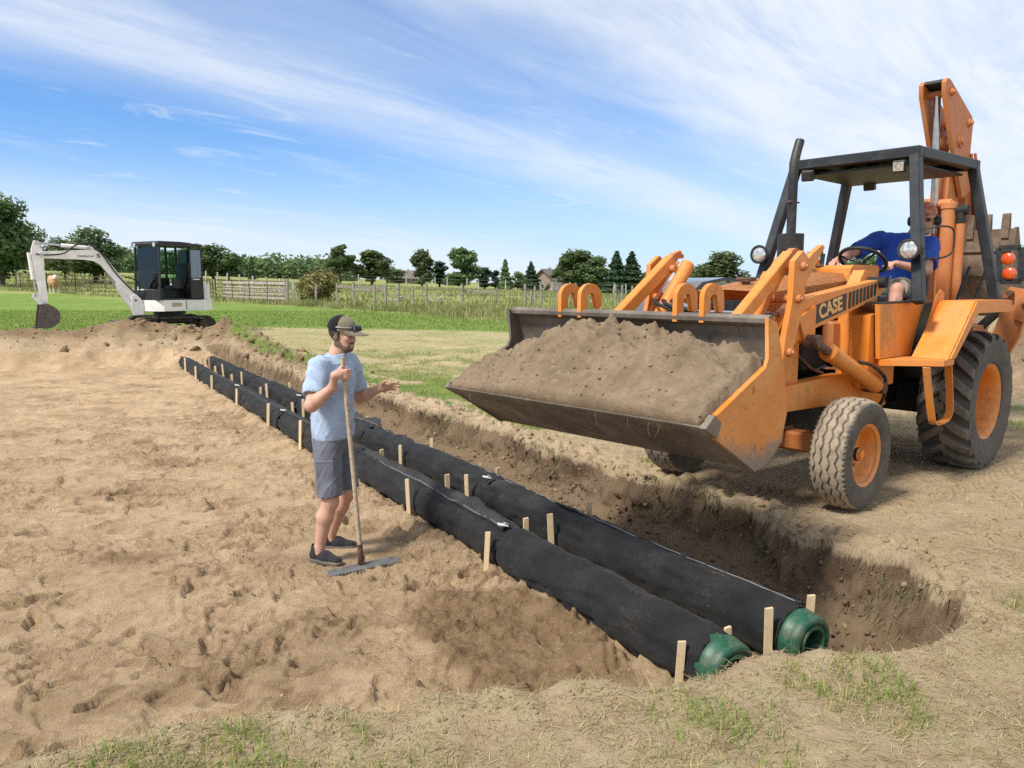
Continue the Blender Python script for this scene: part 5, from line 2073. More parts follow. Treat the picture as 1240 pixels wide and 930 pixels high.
def build_man():
    O = np.array([-1.36, 5.76, -.42])
    root = thing('person', 'person in pale blue shirt, grey shorts and cap leaning on rake', 'person', tuple(O))
    root.rotation_euler = (0, 0, 0)

    def W(x, y, z):
        return (x - O[0], y - O[1], z - O[2])
    h = .0062
    S = SDF((-.36, -.46, -.02), (.66, .50, 1.88), h)
    # joints (world)
    hipR, hipL = W(-1.375, 5.66, .44), W(-1.345, 5.87, .44)
    knR, knL = W(-1.352, 5.60, .045), W(-1.275, 5.86, .05)
    anR, anL = W(-1.445, 5.605, -.315), W(-1.44, 5.955, -.33)
    shR, shL = W(-1.40, 5.60, 1.045), W(-1.26, 5.945, 1.045)
    elR, wrR = W(-1.425, 5.43, .79), W(-1.262, 5.385, .925)
    elL, wrL = W(-1.20, 6.03, .765), W(-1.015, 5.93, .848)
    # trunk (under the clothes)
    S.ell(W(-1.36, 5.765, .50), (.13, .165, .13), .05)
    S.ell(W(-1.35, 5.765, .68), (.125, .155, .17), .06)
    S.ell(W(-1.335, 5.77, .92), (.125, .175, .16), .06)
    nb, nt_ = W(-1.325, 5.775, 1.09), W(-1.292, 5.785, 1.18)
    S.cap(nb, nt_, .066, .060, .04)
    # legs
    for hp, kn, an in ((hipR, knR, anR), (hipL, knL, anL)):
        hp, kn, an = map(np.array, (hp, kn, an))
        S.cap(hp, kn, .088, .058, .03)
        mid = kn * .66 + an * .34
        S.cap(kn, mid + np.array([-.012, 0, 0]), .056, .062, .025)
        S.cap(mid + np.array([-.012, 0, 0]), an, .060, .037, .025)
        S.cap(kn + np.array([.018, 0, .01]), kn + np.array([.018, 0, -.02]), .042, .040, .02)
        S.cap(an, an + np.array([.0, 0, -.045]), .038, .042, .02)
    # arms
    for sh, el, wr in ((shR, elR, wrR), (shL, elL, wrL)):
        sh, el, wr = map(np.array, (sh, el, wr))
        S.cap(sh, el, .056, .047, .025)
        m2 = el * .68 + wr * .32
        S.cap(el, m2, .045, .048, .02)
        S.cap(m2, wr, .047, .029, .02)
    # head turned to the right of the picture and a little to the camera
    yaw = R(-20)
    fw = np.array([math.cos(yaw) * math.cos(R(-6)), math.sin(yaw) * math.cos(R(-6)), math.sin(R(-6))])
    sdv = np.array([-math.sin(yaw), math.cos(yaw), 0])
    up = np.cross(fw, sdv)
    hc = np.array(W(-1.268, 5.79, 1.272))
    p, rot = head_sdf(S, hc, fw, sdv, up)
    # hands
    rake_a, rake_b = np.array(W(-1.188, 5.395, 1.135)), np.array(W(-1.100, 5.45, -.400))
    rd = (rake_b - rake_a) / np.linalg.norm(rake_b - rake_a)
    wv = np.array(wrR)
    el = np.array(elR)
    grip = rake_a + (-rd) * -.115
    d1 = grip - wv
    d1 = d1 / np.linalg.norm(d1)
    # right hand: knuckles up, fingers wrap round the handle
    tR = -rd
    dR = np.array([.78, .18, .50])
    dR = dR - tR * (dR @ tR)
    dR /= np.linalg.norm(dR)
    nR = np.cross(dR, tR)
    if nR[1] < 0:
        nR = -nR
    wv2 = grip - dR * .062 - nR * .036
    S.cap(wv, wv2, .029, .027, .02)
    finger_set(S, wv2, dR, nR, tR, 1.0, (1.05, 1.08, 1.1, 1.12), None, .02, .078, .55)
    # left hand, open, palm towards the body, fingers relaxed
    dL = np.array([.93, -.30, .20])
    dL /= np.linalg.norm(dL)
    tL = np.array([.05, -.55, .80])
    tL = tL - dL * (tL @ dL)
    tL /= np.linalg.norm(tL)
    nL = np.cross(tL, dL)
    if nL[1] > 0:
        nL = -nL
    finger_set(S, wrL, dL, nL, tL, 1.0, (.22, .30, .38, .48), None, .25, .088, .25)
    body = S.mesh('body', M_SKIN, root, 1)
    D0 = S.D
    # beard: a thin shell over the jaw
    B_ = SDF(S.lo, S.lo + np.array([len(a) - 1 for a in S.ax]) * h, h)
    B_.D = D0 - .0035
    q = SDF(S.lo, S.lo + np.array([len(a) - 1 for a in S.ax]) * h, h)
    for s in (1, -1):
        q.cap(p(-.004, s * .075, .0), p(.0, s * .066, -.060), .020, .024, .02)
        q.cap(p(.0, s * .066, -.060), p(.052, s * .030, -.100), .026, .026, .02)
    q.cap(p(.056, .03, -.100), p(.056, -.03, -.100), .028, k=.02)
    q.cap(p(.098, .026, -.054), p(.098, -.026, -.054), .010, k=.01)
    q.cap(p(.09, .034, -.058), p(.075, .036, -.09), .010, k=.01)
    q.cap(p(.09, -.034, -.058), p(.075, -.036, -.09), .010, k=.01)
    q.cap(p(.094, .016, -.074), p(.094, -.016, -.074), .012, k=.004, sub=True)
    B_.D = np.maximum(B_.D, q.D)
    B_.mesh('beard', M_BEARD, root, 1)
    # short hair below the cap
    B_.D = D0 - .005
    q.D[:] = .2
    q.ell(p(-.05, 0, .02), (.085, .10, .075), .01, rot)
    for s in (1, -1):
        q.cap(p(.012, s * .076, .03), p(.008, s * .076, -.005), .012, k=.01)
    B_.D = np.maximum(B_.D, q.D)
    B_.mesh('hair', M_HAIR, root, 1)
    # eyes
    for s in (1, -1):
        bm = new()
        bmesh.ops.create_uvsphere(bm, u_segments=12, v_segments=8, radius=.0115, matrix=Matrix.Translation(p(.0745, s * .031, .003)))
        e = obj('eye', bm, M_EYE, root)
        bm = new()
        bmesh.ops.create_uvsphere(bm, u_segments=10, v_segments=8, radius=.0058, matrix=Matrix.Translation(p(.0815, s * .0305, .002)))
        obj('iris', bm, M_IRIS, e)
        bm = new()
        tube(bm, smooth_path([p(.094, s * .014, .020), p(.094, s * .030, .026), p(.082, s * .046, .019)], 4), .0035, 6)
        obj('eyebrow', bm, M_HAIR, root)
    # ---- shirt
    T = SDF((-.36, -.44, .78), (.40, .46, 1.66), .0072)
    T.ell(W(-1.355, 5.765, .56), (.158, .200, .20), .04)
    T.ell(W(-1.350, 5.765, .72), (.152, .196, .20), .06)
    T.ell(W(-1.335, 5.77, .92), (.152, .205, .175), .06)
    T.cap(W(-1.385, 5.655, 1.03), W(-1.275, 5.895, 1.03), .085, .085, .05)
    for sh, el, f in ((shR, elR, .66), (shL, elL, .66)):
        sh, el = np.array(sh), np.array(el)
        e = sh + (el - sh) * f
        T.cap(sh, e, .082, .084, .035)
    T.cap(nb, np.array(nb) + np.array([.012, 0, .03]), .083, .076, .03)
    T.warp(folds(.011, 1.3, .62))
    T.cut(W(-1.36, 5.77, .495), (.06, 0, -1))
    for sh, el, f in ((shR, elR, .62), (shL, elL, .62)):
        sh, el = np.array(sh), np.array(el)
        dd = (el - sh) / np.linalg.norm(el - sh)
        e = sh + (el - sh) * f
        # trim only the sleeve: carve a blunt plug past its hem
        T.cap(e + dd * .085, e + dd * .30, .085, .10, .008, True)
    T.cap(np.array(nb) + np.array([.005, 0, .052]), np.array(nb) + np.array([.03, 0, .16]), .075, .10, .006, True)
    shirt = T.mesh('t_shirt', M_TEE, root, 1)
    bm = new()
    ring = []
    for a in np.linspace(0, 2 * math.pi, 33)[:-1]:
        ring.append(np.array(nb) + np.array([.012 + .072 * math.cos(a), .072 * math.sin(a), .022 - .020 * math.cos(a)]))
    tube(bm, ring + [ring[0]], .0065, 8, False)
    obj('collar', bm, M_TEE, shirt)
    bm = new()
    box(bm, W(-1.198, 5.86, .935), (.006, .05, .02), (0, 0, .3), .002)
    obj('chest_print', bm, plain('pale_print', (.60, .58, .38), .8), shirt)
    # ---- shorts
    T = SDF((-.32, -.36, .34), (.34, .36, 1.02), .0072)
    T.ell(W(-1.362, 5.765, .49), (.150, .192, .13), .04)
    for hp, kn, f in ((hipR, knR, .90), (hipL, knL, .90)):
        hp, kn = np.array(hp), np.array(kn)
        T.cap(hp + np.array([0, 0, -.02]), hp + (kn - hp) * .98, .106, .092, .03)
    T.warp(folds(.007, 4.1, .8))
    T.cut(W(-1.36, 5.77, .565), (0, 0, 1))
    T.cut(W(-1.36, 5.72, .075), (.10, -.05, -1))
    sh_ = T.mesh('shorts', M_SHORT, root, 1)
    bm = new()
    box(bm, np.array(W(-1.37, 5.555, .27)) + np.array([0, -.006, 0]), (.13, .014, .15), (.10, -.05, .02), .006, 2)
    pk = obj('cargo_pocket', bm, M_SHORT, sh_)
    bm = new()
    box(bm, np.array(W(-1.372, 5.553, .345)) + np.array([0, -.012, 0]), (.136, .012, .035), (.10, -.05, .02), .004)
    obj('pocket_flap', bm, M_SHORT, pk)
    # ---- cap, peak and the sunglasses on it
    K = SDF(hc - .26, hc + .26, .0045)
    K.ell(p(-.010, 0, .050), (.112, .094, .096), .01, rot)
    K.cut(p(0, 0, .030), tuple(-up + fw * -.10))
    K2 = K.D.copy()
    K.cut(p(.005, 0, 0), tuple(-fw))
    front = K.mesh('cap_front', M_KHAKI, root, 1)
    K.D = K2
    K.cut(p(.004, 0, 0), tuple(fw))
    K.mesh('cap_mesh_back', M_MESHB, root, 1)
    bm = new()
    g1, g2 = [], []
    for i in range(15):
        a = -1.25 + 2.5 * i / 14
        inner = (.012 + .098 * math.cos(a), .088 * math.sin(a), .034)
        reach = .105 * max(0, math.cos(a * .95)) ** .6
        outer = (.012 + .098 * math.cos(a) + reach, .088 * math.sin(a) * (1 - .12), .034 - .018 * math.cos(a) - .020 * abs(math.sin(a)) ** 2)
        g1.append((bm.verts.new(p(*inner)), bm.verts.new(p(*outer))))
        g2.append((bm.verts.new(p(inner[0], inner[1], inner[2] + .007)), bm.verts.new(p(outer[0], outer[1], outer[2] + .006))))
    for i in range(14):
        bm.faces.new((g1[i][0], g1[i + 1][0], g1[i + 1][1], g1[i][1]))
        bm.faces.new((g2[i][0], g2[i][1], g2[i + 1][1], g2[i + 1][0]))
        bm.faces.new((g1[i][1], g1[i + 1][1], g2[i + 1][1], g2[i][1]))
    obj('cap_peak', bm, M_KHAKI, root, 60)
    sg = bpy.data.objects.new('sunglasses', None)
    link(sg, root)
    for s in (1, -1):
        bm = new()
        box(bm, p(.116, s * .034, .060), (.012, .060, .044), Euler((0, -.25, yaw + s * -.18)).to_matrix(), .010, 2)
        obj('lens', bm, M_LENS, sg)
        bm = new()
        tube(bm, [p(.108, s * .060, .066), p(.05, s * .090, .064), p(.0, s * .098, .060)], .0034, 6)
        obj('temple', bm, M_GLASSF, sg)
    bm = new()
    tube(bm, [p(.121, .010, .068), p(.121, -.010, .068)], .004, 6)
    obj('bridge', bm, M_LENS, sg)
    # ---- shoes
    for (an, ya) in ((anR, R(-26)), (anL, R(-4))):
        an = np.array(an)
        f2 = np.array([math.cos(ya), math.sin(ya), 0])
        T = SDF(an - np.array([.30, .30, .125]), an + np.array([.34, .30, .08]), .0045)
        g = an + np.array([0, 0, -.060])
        T.cap(g - f2 * .045, g + f2 * .06, .042, .043, .03)
        T.cap(g + f2 * .06 + np.array([0, 0, -.012]), g + f2 * .165 + np.array([0, 0, -.020]), .045, .034, .03)
        T.cap(g - f2 * .035 + np.array([0, 0, .0]), g - f2 * .025 + np.array([0, 0, .060]), .038, .044, .025)
        T.cap(g - f2 * .02 + np.array([0, 0, .075]), g + f2 * .005 + np.array([0, 0, .14]), .036, .040, .012, True)
        T.cut(g + np.array([0, 0, -.034]), (0, 0, -1))
        sho = T.mesh('shoe', M_SHOE, root, 1)
        T.D[:] = .2
        T.cap(g - f2 * .045 + np.array([0, 0, -.034]), g + f2 * .075 + np.array([0, 0, -.034]), .046, .050, .02)
        T.cap(g + f2 * .075 + np.array([0, 0, -.034]), g + f2 * .168 + np.array([0, 0, -.032]), .050, .038, .02)
        T.cut(g + np.array([0, 0, -.022]), (0, 0, 1))
        T.cut(g + np.array([0, 0, -.050]), (0, 0, -1))
        obj_ = T.mesh('sole', M_SOLE, sho, 1)
        bm = new()
        side = np.array([-f2[1], f2[0], 0])
        for k in range(4):
            c = g + f2 * (.030 + .024 * k) + np.array([0, 0, .040 - .012 * k])
            tube(bm, smooth_path([c - side * .024 + np.array([0, 0, -.01]), c, c + side * .024 + np.array([0, 0, -.01])], 3), .0032, 5)
        obj('laces', bm, M_MESHB, sho)
    # ---- rake (held, so a thing of its own)
    A, Bp = Vector(rake_a) + Vector(O), Vector(rake_b) + Vector(O)
    rk = thing('grading_rake', 'long wooden handled grading rake with flat grey metal head', 'rake', tuple(Bp))
    bm = new()
    tube(bm, [A - Bp, (A - Bp) * .5 + Vector((.002, 0, 0)), (A - Bp) * .09], [.0155, .0165, .0165], 14)
    obj('handle', bm, M_ASH, rk)
    bm = new()
    tube(bm, [(A - Bp) * .11, (A - Bp) * .035], [.021, .019], 12)
    box(bm, (A - Bp) * .03, (.05, .02, .06), (0, .1, .4), .004)
    obj('ferrule', bm, M_RUST, rk)
    hd = Vector((-.22, -.115, -.016)), Vector((.25, .11, .016))
    M_ALU = plain('scuffed_metal', (.17, .17, .17), .5, .5, var=.3, dirt=(.22, .17, .11), dirt_amt=.5, dirt_scale=8)
    bm = new()
    bar(bm, hd[0], hd[1], .055, .008, (.30, -.85, 1), .002)
    h_ = obj('head', bm, M_ALU, rk)
    ax_ = (hd[1] - hd[0])
    for k in range(20):
        c = hd[0] + ax_ * ((k + .5) / 20) + Vector((.012, -.022, -.012))
        bm = new()
        bar(bm, c, c + Vector((.003, -.008, -.016)), .008, .006)
        obj('tooth', bm, M_ALU, h_)
    return root


man = build_man()


def build_driver():
    root = thing('person', 'person in royal blue shirt and ear muffs driving the orange loader', 'person', (3.603, 7.623, 0), LOADER_YAW)
    h = .0074
    S = SDF((-.95, -.62, 1.05), (.95, .62, 2.52), h)
    hipc = np.array([-.24, .02, 1.62])
    hips = [hipc + np.array([.02, s * .10, -.01]) for s in (1, -1)]
    kns = [np.array([.27, .26, 1.60]), np.array([.27, -.22, 1.60])]
    ans = [np.array([.42, .30, 1.17]), np.array([.42, -.26, 1.17])]
    chest = np.array([-.43, .04, 1.99])
    shl, shr = np.array([-.43, .27, 2.02]), np.array([-.33, -.19, 2.09])
    ell, wrl = np.array([-.08, .385, 1.77]), np.array([.26, .245, 1.835])
    elr, wrr = np.array([.0, -.33, 1.94]), np.array([.41, -.27, 1.865])
    S.ell(hipc, (.15, .17, .12), .04)
    S.ell((-.28, .02, 1.78), (.15, .17, .17), .06)
    S.ell(chest, (.135, .19, .16), .06)
    S.cap((-.45, .06, 2.06), (-.54, .12, 2.22), .066, .062, .04)
    for a, b, c in ((hips[0], kns[0], ans[0]), (hips[1], kns[1], ans[1])):
        S.cap(a, b, .088, .060, .03)
        S.cap(b, b * .6 + c * .4 + np.array([-.01, 0, 0]), .058, .060, .02)
        S.cap(b * .6 + c * .4 + np.array([-.01, 0, 0]), c, .058, .038, .02)
    for a, b, c in ((shl, ell, wrl), (shr, elr, wrr)):
        S.cap(a, b, .058, .048, .02)
        S.cap(b, b * .65 + c * .35, .046, .047, .02)
        S.cap(b * .65 + c * .35, c, .046, .029, .02)
    yaw = R(18)
    fw = np.array([math.cos(yaw), math.sin(yaw), -.12])
    fw /= np.linalg.norm(fw)
    sdv = np.array([-math.sin(yaw), math.cos(yaw), 0])
    up = np.cross(fw, sdv)
    hc = np.array([-.575, .150, 2.285])
    p, rot = head_sdf(S, hc, fw, sdv, up, 1.1, 1.14)
    finger_set(S, wrl, (.80, -.30, .05), (.2, .2, -1), (.1, -1, .15), .95, (.85, .9, .95, 1.0), None, .02, .08, .4)
    finger_set(S, wrr, (.9, .1, -.2), (.1, 0, -1), (0, 1, .1), .95, (.8, .85, .9, .95), None, .02, .08, .4)
    S.mesh('body', M_SKIN2, root, 1)
    B_ = SDF(hc - .2, hc + .2, .005)
    head_sdf(B_, hc, fw, sdv, up, 1.1, 1.14)
    D0 = B_.D.copy()
    q = SDF(hc - .2, hc + .2, .005)
    for s in (1, -1):
        q.cap(p(.0, s * .066, -.050), p(.052, s * .030, -.100), .028, .026, .02)
    q.cap(p(.056, .03, -.100), p(.056, -.03, -.100), .030, k=.02)
    q.cap(p(.098, .026, -.054), p(.098, -.026, -.054), .012, k=.01)
    B_.D = np.maximum(D0 - .0045, q.D)
    B_.mesh('beard', M_BEARD2, root, 1)
    # cap worn low, seen from the side
    K = SDF(hc - .26, hc + .26, .005)
    K.ell(p(-.010, 0, .050), (.132, .112, .124), .01, rot)
    K.cut(p(0, 0, .034), tuple(-up + fw * -.05))
    K.mesh('cap', M_CAPR, root, 1)
    bm = new()
    g = []
    for i in range(13):
        a = -1.2 + 2.4 * i / 12
        inner = (.012 + .098 * math.cos(a), .088 * math.sin(a), .040)
        outer = (.012 + .098 * math.cos(a) + .08 * max(0, math.cos(a * .95)) ** .6, .078 * math.sin(a), .034 - .016 * abs(math.sin(a)))
        g.append([bm.verts.new(p(*inner)), bm.verts.new(p(*outer)), bm.verts.new(p(outer[0], outer[1], outer[2] + .006)), bm.verts.new(p(inner[0], inner[1], inner[2] + .006))])
    for a, b in zip(g, g[1:]):
        for k in range(4):
            bm.faces.new((a[k], b[k], b[(k + 1) % 4], a[(k + 1) % 4]))
    obj('cap_peak', bm, M_CAPR, root, 60)
    em = bpy.data.objects.new('ear_muffs', None)
    link(em, root)
    for s in (1, -1):
        bm = new()
        lathe(bm, [(0, 0), (.042, 0), (.052, .008), (.052, .030), (.042, .050), (.020, .058), (0, .059)], p(-.004, s * .084, -.008), tuple(sdv * s), 22)
        obj('ear_cup', bm, M_BLK, em)
    bm = new()
    tube(bm, smooth_path([p(-.04, .112, .0), p(-.09, .085, -.01), p(-.118, 0, -.015), p(-.09, -.085, -.01), p(-.04, -.112, .0)], 5), .008, 8)
    obj('neck_band', bm, M_BLK, em)
    for s in (1, -1):
        bm = new()
        box(bm, p(.088, s * .033, .003), (.006, .05, .032), Euler((0, 0, yaw)).to_matrix(), .008, 2)
        obj('glasses_lens', bm, M_LENS, em)
    T = SDF((-.78, -.55, 1.50), (.40, .60, 2.30), .009)
    T.ell((-.27, .02, 1.68), (.185, .205, .18), .05)
    T.ell((-.31, .02, 1.84), (.178, .205, .20), .06)
    T.ell(chest, (.160, .215, .165), .06)
    T.cap(shl, shr, .088, .085, .06)
    for a, b in ((shl, ell), (shr, elr)):
        T.cap(a, a + (b - a) * .70, .086, .088, .03)
    T.warp(folds(.008, 2.2, .7))
    T.cut((-.25, 0, 1.56), (-.1, 0, -1))
    for a, b in ((shl, ell), (shr, elr)):
        dd = (b - a) / np.linalg.norm(b - a)
        e = a + (b - a) * .66
        T.cap(e + dd * .09, e + dd * .3, .09, .10, .008, True)
    T.cap((-.475, .08, 2.155), (-.54, .12, 2.27), .074, .10, .006, True)
    T.mesh('t_shirt', M_TEE2, root, 1)
    T = SDF((-.52, -.45, 1.38), (.45, .48, 1.86), .009)
    T.ell(hipc, (.175, .195, .13), .04)
    for a, b in zip(hips, kns):
        T.cap(a, a + (b - a) * .86, .112, .094, .03)
    T.warp(folds(.007, 5.2, .7))
    T.cut((.20, 0, 1.6), (1, 0, .08))
    T.mesh('shorts', M_SHORT2, root, 1)
    for an in ans:
        bm = new()
        box(bm, (an[0] + .06, an[1], 1.115), (.28, .10, .08), None, .03, 3)
        obj('shoe', bm, M_SHOE, root)
    return root


driver = build_driver()

# ------------------------------------------------------------------ mini excavator
M_EXW = plain('excavator_white', (.84, .83, .80), .42, var=.10, scale=5, dirt=(.40, .34, .26), dirt_amt=.28, dirt_scale=4)
M_EXB = plain('excavator_black', (.014, .015, .017), .45, var=.3, dirt=(.12, .10, .08), dirt_amt=.25)
M_TRK = plain('track_rubber', (.028, .026, .024), .85, var=.4, dirt=(.22, .155, .10), dirt_amt=.8, dirt_scale=6)
M_EBK = plain('worn_bucket', (.12, .10, .088), .6, .3, var=.4, dirt=(.22, .16, .11), dirt_amt=.6)


def glass_mat(name, tint, alpha):
    m, nt, bs = new_mat(name)
    nt.nodes.remove(bs)
    out = nt.nodes['Material Output']
    tr = nt.nodes.new('ShaderNodeBsdfTransparent')
    tr.inputs[0].default_value = col(tint)
    gl = nt.nodes.new('ShaderNodeBsdfGlossy')
    gl.inputs['Roughness'].default_value = .04
    gl.inputs['Color'].default_value = (.9, .95, 1, 1)
    fr = nt.nodes.new('ShaderNodeFresnel')
    fr.inputs[0].default_value = 1.45
    mx = nt.nodes.new('ShaderNodeMixShader')
    f = nmath(nt, 'ADD', fr.outputs[0], alpha, cl=True)
    L(nt, f, mx.inputs[0])
    L(nt, tr.outputs[0], mx.inputs[1])
    L(nt, gl.outputs[0], mx.inputs[2])
    L(nt, mx.outputs[0], out.inputs[0])
    return m


M_GLS = glass_mat('tinted_glass', (.66, .84, .82), .0)
M_GLS2 = glass_mat('grey_glass', (.55, .60, .64), .10)


def build_excavator():
    EX, EY = -9.85, 22.35
    ez = gz(EX, EY) - .05
    yaw = R(240)
    root = thing('mini_excavator', 'white mini excavator with black glass cab, boom curled down at the soil bank', 'excavator', (EX, EY, ez), yaw)
    SC = 1.01
    root.scale = (SC, SC, SC)

    def ep(name, bm, m, parent=None, angle=35):
        return obj(name, bm, m, parent or root, angle)
    # ---- tracks, turned a little against the house
    uc = bpy.data.objects.new('undercarriage', None)
    link(uc, root)
    uc.rotation_euler = (0, 0, R(-22))
    bm = new()
    box(bm, (0, 0, .40), (.9, 1.0, .20), None, .04)
    obj('track_frame', bm, M_EXB, uc)
    for s in (1, -1):
        bm = new()
        L_, r_ = .78, .245
        out = []
        n = 30
        for k in range(n):
            a = math.pi / 2 - math.pi * k / (n - 1)
            out.append((L_ + r_ * math.cos(a), .25 + r_ * math.sin(a)))
        for k in range(n):
            a = -math.pi / 2 - math.pi * k / (n - 1)
            out.append((-L_ + r_ * math.cos(a), .25 + r_ * math.sin(a)))
        inn = [(x * .93, .25 + (z - .25) * .82) for x, z in out]
        V, F = [], []
        m_ = len(out)
        for y in (s * .48, s * .80):
            V += [(x, y, z) for x, z in out] + [(x, y, z) for x, z in inn]
        for i in range(m_):
            j = (i + 1) % m_
            F += [(i, j, j + 2 * m_, i + 2 * m_), (i + m_, i + 3 * m_, j + 3 * m_, j + m_), (i, i + m_, j + m_, j), (i + 2 * m_, j + 2 * m_, j + 3 * m_, i + 3 * m_)]
        tr = np_mesh('track', np.array(V), np.array(F), M_TRK, uc, angle=35)
        # pads round the belt
        per = []
        for i in range(m_):
            a, b = Vector((out[i][0], 0, out[i][1])), Vector((out[(i + 1) % m_][0], 0, out[(i + 1) % m_][1]))
            nn = max(1, int((b - a).length / .085))
            for q in range(nn):
                if nn > 1 or i % 3 == 0:
                    per.append((a.lerp(b, q / nn), (b - a).normalized()))
        for c, d in per:
            nrm = Vector((d.z, 0, -d.x))
            bm = new()
            m3 = Matrix((d, Vector((0, 1, 0)), nrm)).transposed()
            box(bm, c + Vector((0, s * .64, 0)) + nrm * .0, (.035, .31, .05), m3, .004)
            obj('track_pad', bm, M_TRK, tr)
        for k, x in enumerate((-.78, -.40, 0, .40, .78)):
            bm = new()
            rr = .185 if abs(x) > .7 else .09
            zc = .25 if abs(x) > .7 else .14
            lathe(bm, [(0, .0), (rr * .4, .01), (rr * .5, -.01), (rr * .8, -.01), (rr, .0), (rr, -.28), (0, -.28)], (x, s * .795, zc), (0, s, 0), 24)
            obj('roller', bm, M_TRK, tr)
    bl = bpy.data.objects.new('dozer_blade', None)
    link(bl, uc)
    bm = new()
    prism(bm, [(1.42, .06), (1.46, .06), (1.40, .22), (1.44, .40), (1.40, .42), (1.35, .22)], -.80, .80, 'y', .006)
    obj('blade_plate', bm, M_EBK, bl)
    for s in (1, -1):
        bm = new()
        bar(bm, (1.38, s * .3, .22), (.5, s * .3, .35), .08, .10)
        obj('blade_arm', bm, M_EXB, bl)
    bm = new()
    cyl(bm, (0, 0, .48), (0, 0, .66), .42, 32)
    ep('turntable', bm, M_EXB)
    # ---- house
    bm = new()
    prism(bm, [(.86, -.30), (.86, .50), (.70, .74), (-.70, .76), (-1.02, .55), (-1.10, .0), (-1.02, -.55), (-.70, -.76), (.55, -.76), (.80, -.55)], .66, .96, 'z', .03, 2)
    hs = ep('house_skirt', bm, M_EXW)
    bm = new()
    prism(bm, [(-.62, -.74), (-.62, .60), (-.80, .68), (-1.0, .50), (-1.08, 0), (-1.0, -.50), (-.8, -.70)], .965, 1.42, 'z', .05, 2)
    ep('counterweight', bm, M_EXW)
    bm = new()
    box(bm, (-.05, -.52, 1.14), (1.2, .42, .36), None, .04, 2)
    ep('tank_cover', bm, M_EXW)
    bm = new()
    box(bm, (.30, .755, .84), (.30, .006, .10), None, .001)
    obj('warning_sticker', bm, M_ASH, hs)
    bm = new()
    box(bm, (0, .757, .82), (.012, .008, .26), None, .001)
    obj('panel_gap', bm, M_EXB, hs)
    # ---- cab
    cb = bpy.data.objects.new('cab', None)
    link(cb, root)
    x0, x1, y0, y1, z0, z1 = -.58, .80, -.32, .72, .965, 2.50
    xm, xb = .20, -.20
    P_ = .055

    def post(a, b, w=P_, h=P_):
        bm = new()
        bar(bm, a, b, w, h, (1, 0, 0), .008)
        obj('cab_post', bm, M_EXB, cb)
    for y in (y0, y1):
        post((x1, y, z0), (x1 - .06, y, z1))
        post((x0, y, z0), (x0 + .05, y, z1 - .04))
        post((xb, y, z0), (xb, y, z1 - .02))
    bm = new()
    prism(bm, [(x1 + .02, z1 - .02), (x1 - .02, z1 + .05), (.1, z1 + .055), (x0 - .02, z1 - .01), (x0 - .02, z1 - .07), (x1 + .0, z1 - .07)], y0 - .05, y1 + .05, 'y', .012)
    obj('cab_roof', bm, M_EXB, cb)
    bm = new()
    box(bm, (x1 + .005, (y0 + y1) / 2, z0 + .13), (.05, y1 - y0 - .055, .28), None, .006)
    obj('front_lower_panel', bm, M_EXB, cb)
    bm = new()
    box(bm, ((x0 + xb) / 2, y1 + .01, z0 + .30), (xb - x0 - .05, .05, .60), None, .012)
    obj('rear_side_panel', bm, M_EXB, cb)
    bm = new()
    box(bm, (.10, .20, z0 + .02), (1.35, .96, .05), None, .006)
    obj('cab_floor', bm, M_EXB, cb)
    bm = new()
    box(bm, (x0 + .02, .2, z0 + .35), (.04, .95, .7), None, .006)
    obj('rear_panel', bm, M_EXB, cb)
    bm = new()
    bar(bm, (x1 - .025, y0 + .03, 1.72), (x1 - .025, y1 - .03, 1.72), .03, .03)
    obj('window_bar', bm, M_EXB, cb)
    for (za, zb) in ((1.26, 1.70), (1.74, 2.42)):
        bm = new()
        xa = x1 - .03 - .06 * (za - z0) / (z1 - z0)
        xb_ = x1 - .03 - .06 * (zb - z0) / (z1 - z0)
        prism(bm, [(xa, za), (xa + .008, za), (xb_ + .008, zb), (xb_, zb)], y0 + .035, y1 - .035, 'y')
        obj('windscreen_pane', bm, M_GLS, cb)
    bm = new()
    prism(bm, [(x0 + .04, 1.60), (xb - .04, 1.60), (xb - .04, 2.38), (x0 + .20, 2.38), (x0 + .06, 2.25)], y1 + .002, y1 + .010, 'y')
    obj('side_pane', bm, M_GLS2, cb)
    bm = new()
    prism(bm, [(x0 + .04, 1.40), (x1 - .06, 1.40), (x1 - .10, 2.40), (x0 + .06, 2.38)], y0 - .010, y0 - .002, 'y')
    obj('far_side_pane', bm, M_GLS, cb)
    bm = new()
    prism(bm, [(y0 + .04, 1.68), (y1 - .04, 1.68), (y1 - .06, 2.38), (y0 + .06, 2.38)], x0 + .0, x0 + .008, 'x')
    obj('rear_pane', bm, M_GLS, cb)
    # door swung back flat against the side
    bm = new()
    for a, b in (((-.52, .80, 1.0), (-.52, .80, 2.36)), ((-.14, .80, 1.0), (-.14, .80, 2.36)), ((-.52, .80, 2.36), (-.14, .80, 2.36)), ((-.52, .80, 1.56), (-.14, .80, 1.56))):
        bar(bm, a, b, .035, .035, (0, 1, 0), .004)
    dr = obj('door_frame', bm, M_EXB, cb)
    bm = new()
    box(bm, (-.33, .80, 1.28), (.36, .02, .54), None, .006)
    obj('door_panel', bm, M_EXB, dr)
    bm = new()
    box(bm, (-.33, .80, 1.96), (.35, .008, .78))
    obj('door_pane', bm, M_GLS2, dr)
    bm = new()
    box(bm, (-.30, .825, 1.53), (.22, .03, .03), None, .006)
    obj('door_handle', bm, M_EXW, dr)
    for y in (y0 + .07, y1 - .12):
        bm = new()
        lathe(bm, [(0, -.05), (.05, -.04), (.062, 0), (.05, .006), (0, .012)], (x1 + .02, y, z1 - .05), (1, 0, 0), 20)
        obj('cab_light', bm, M_LAMP, cb)
    # seat and controls
    bm = new()
    box(bm, (-.05, .22, 1.30), (.46, .48, .14), None, .04, 2)
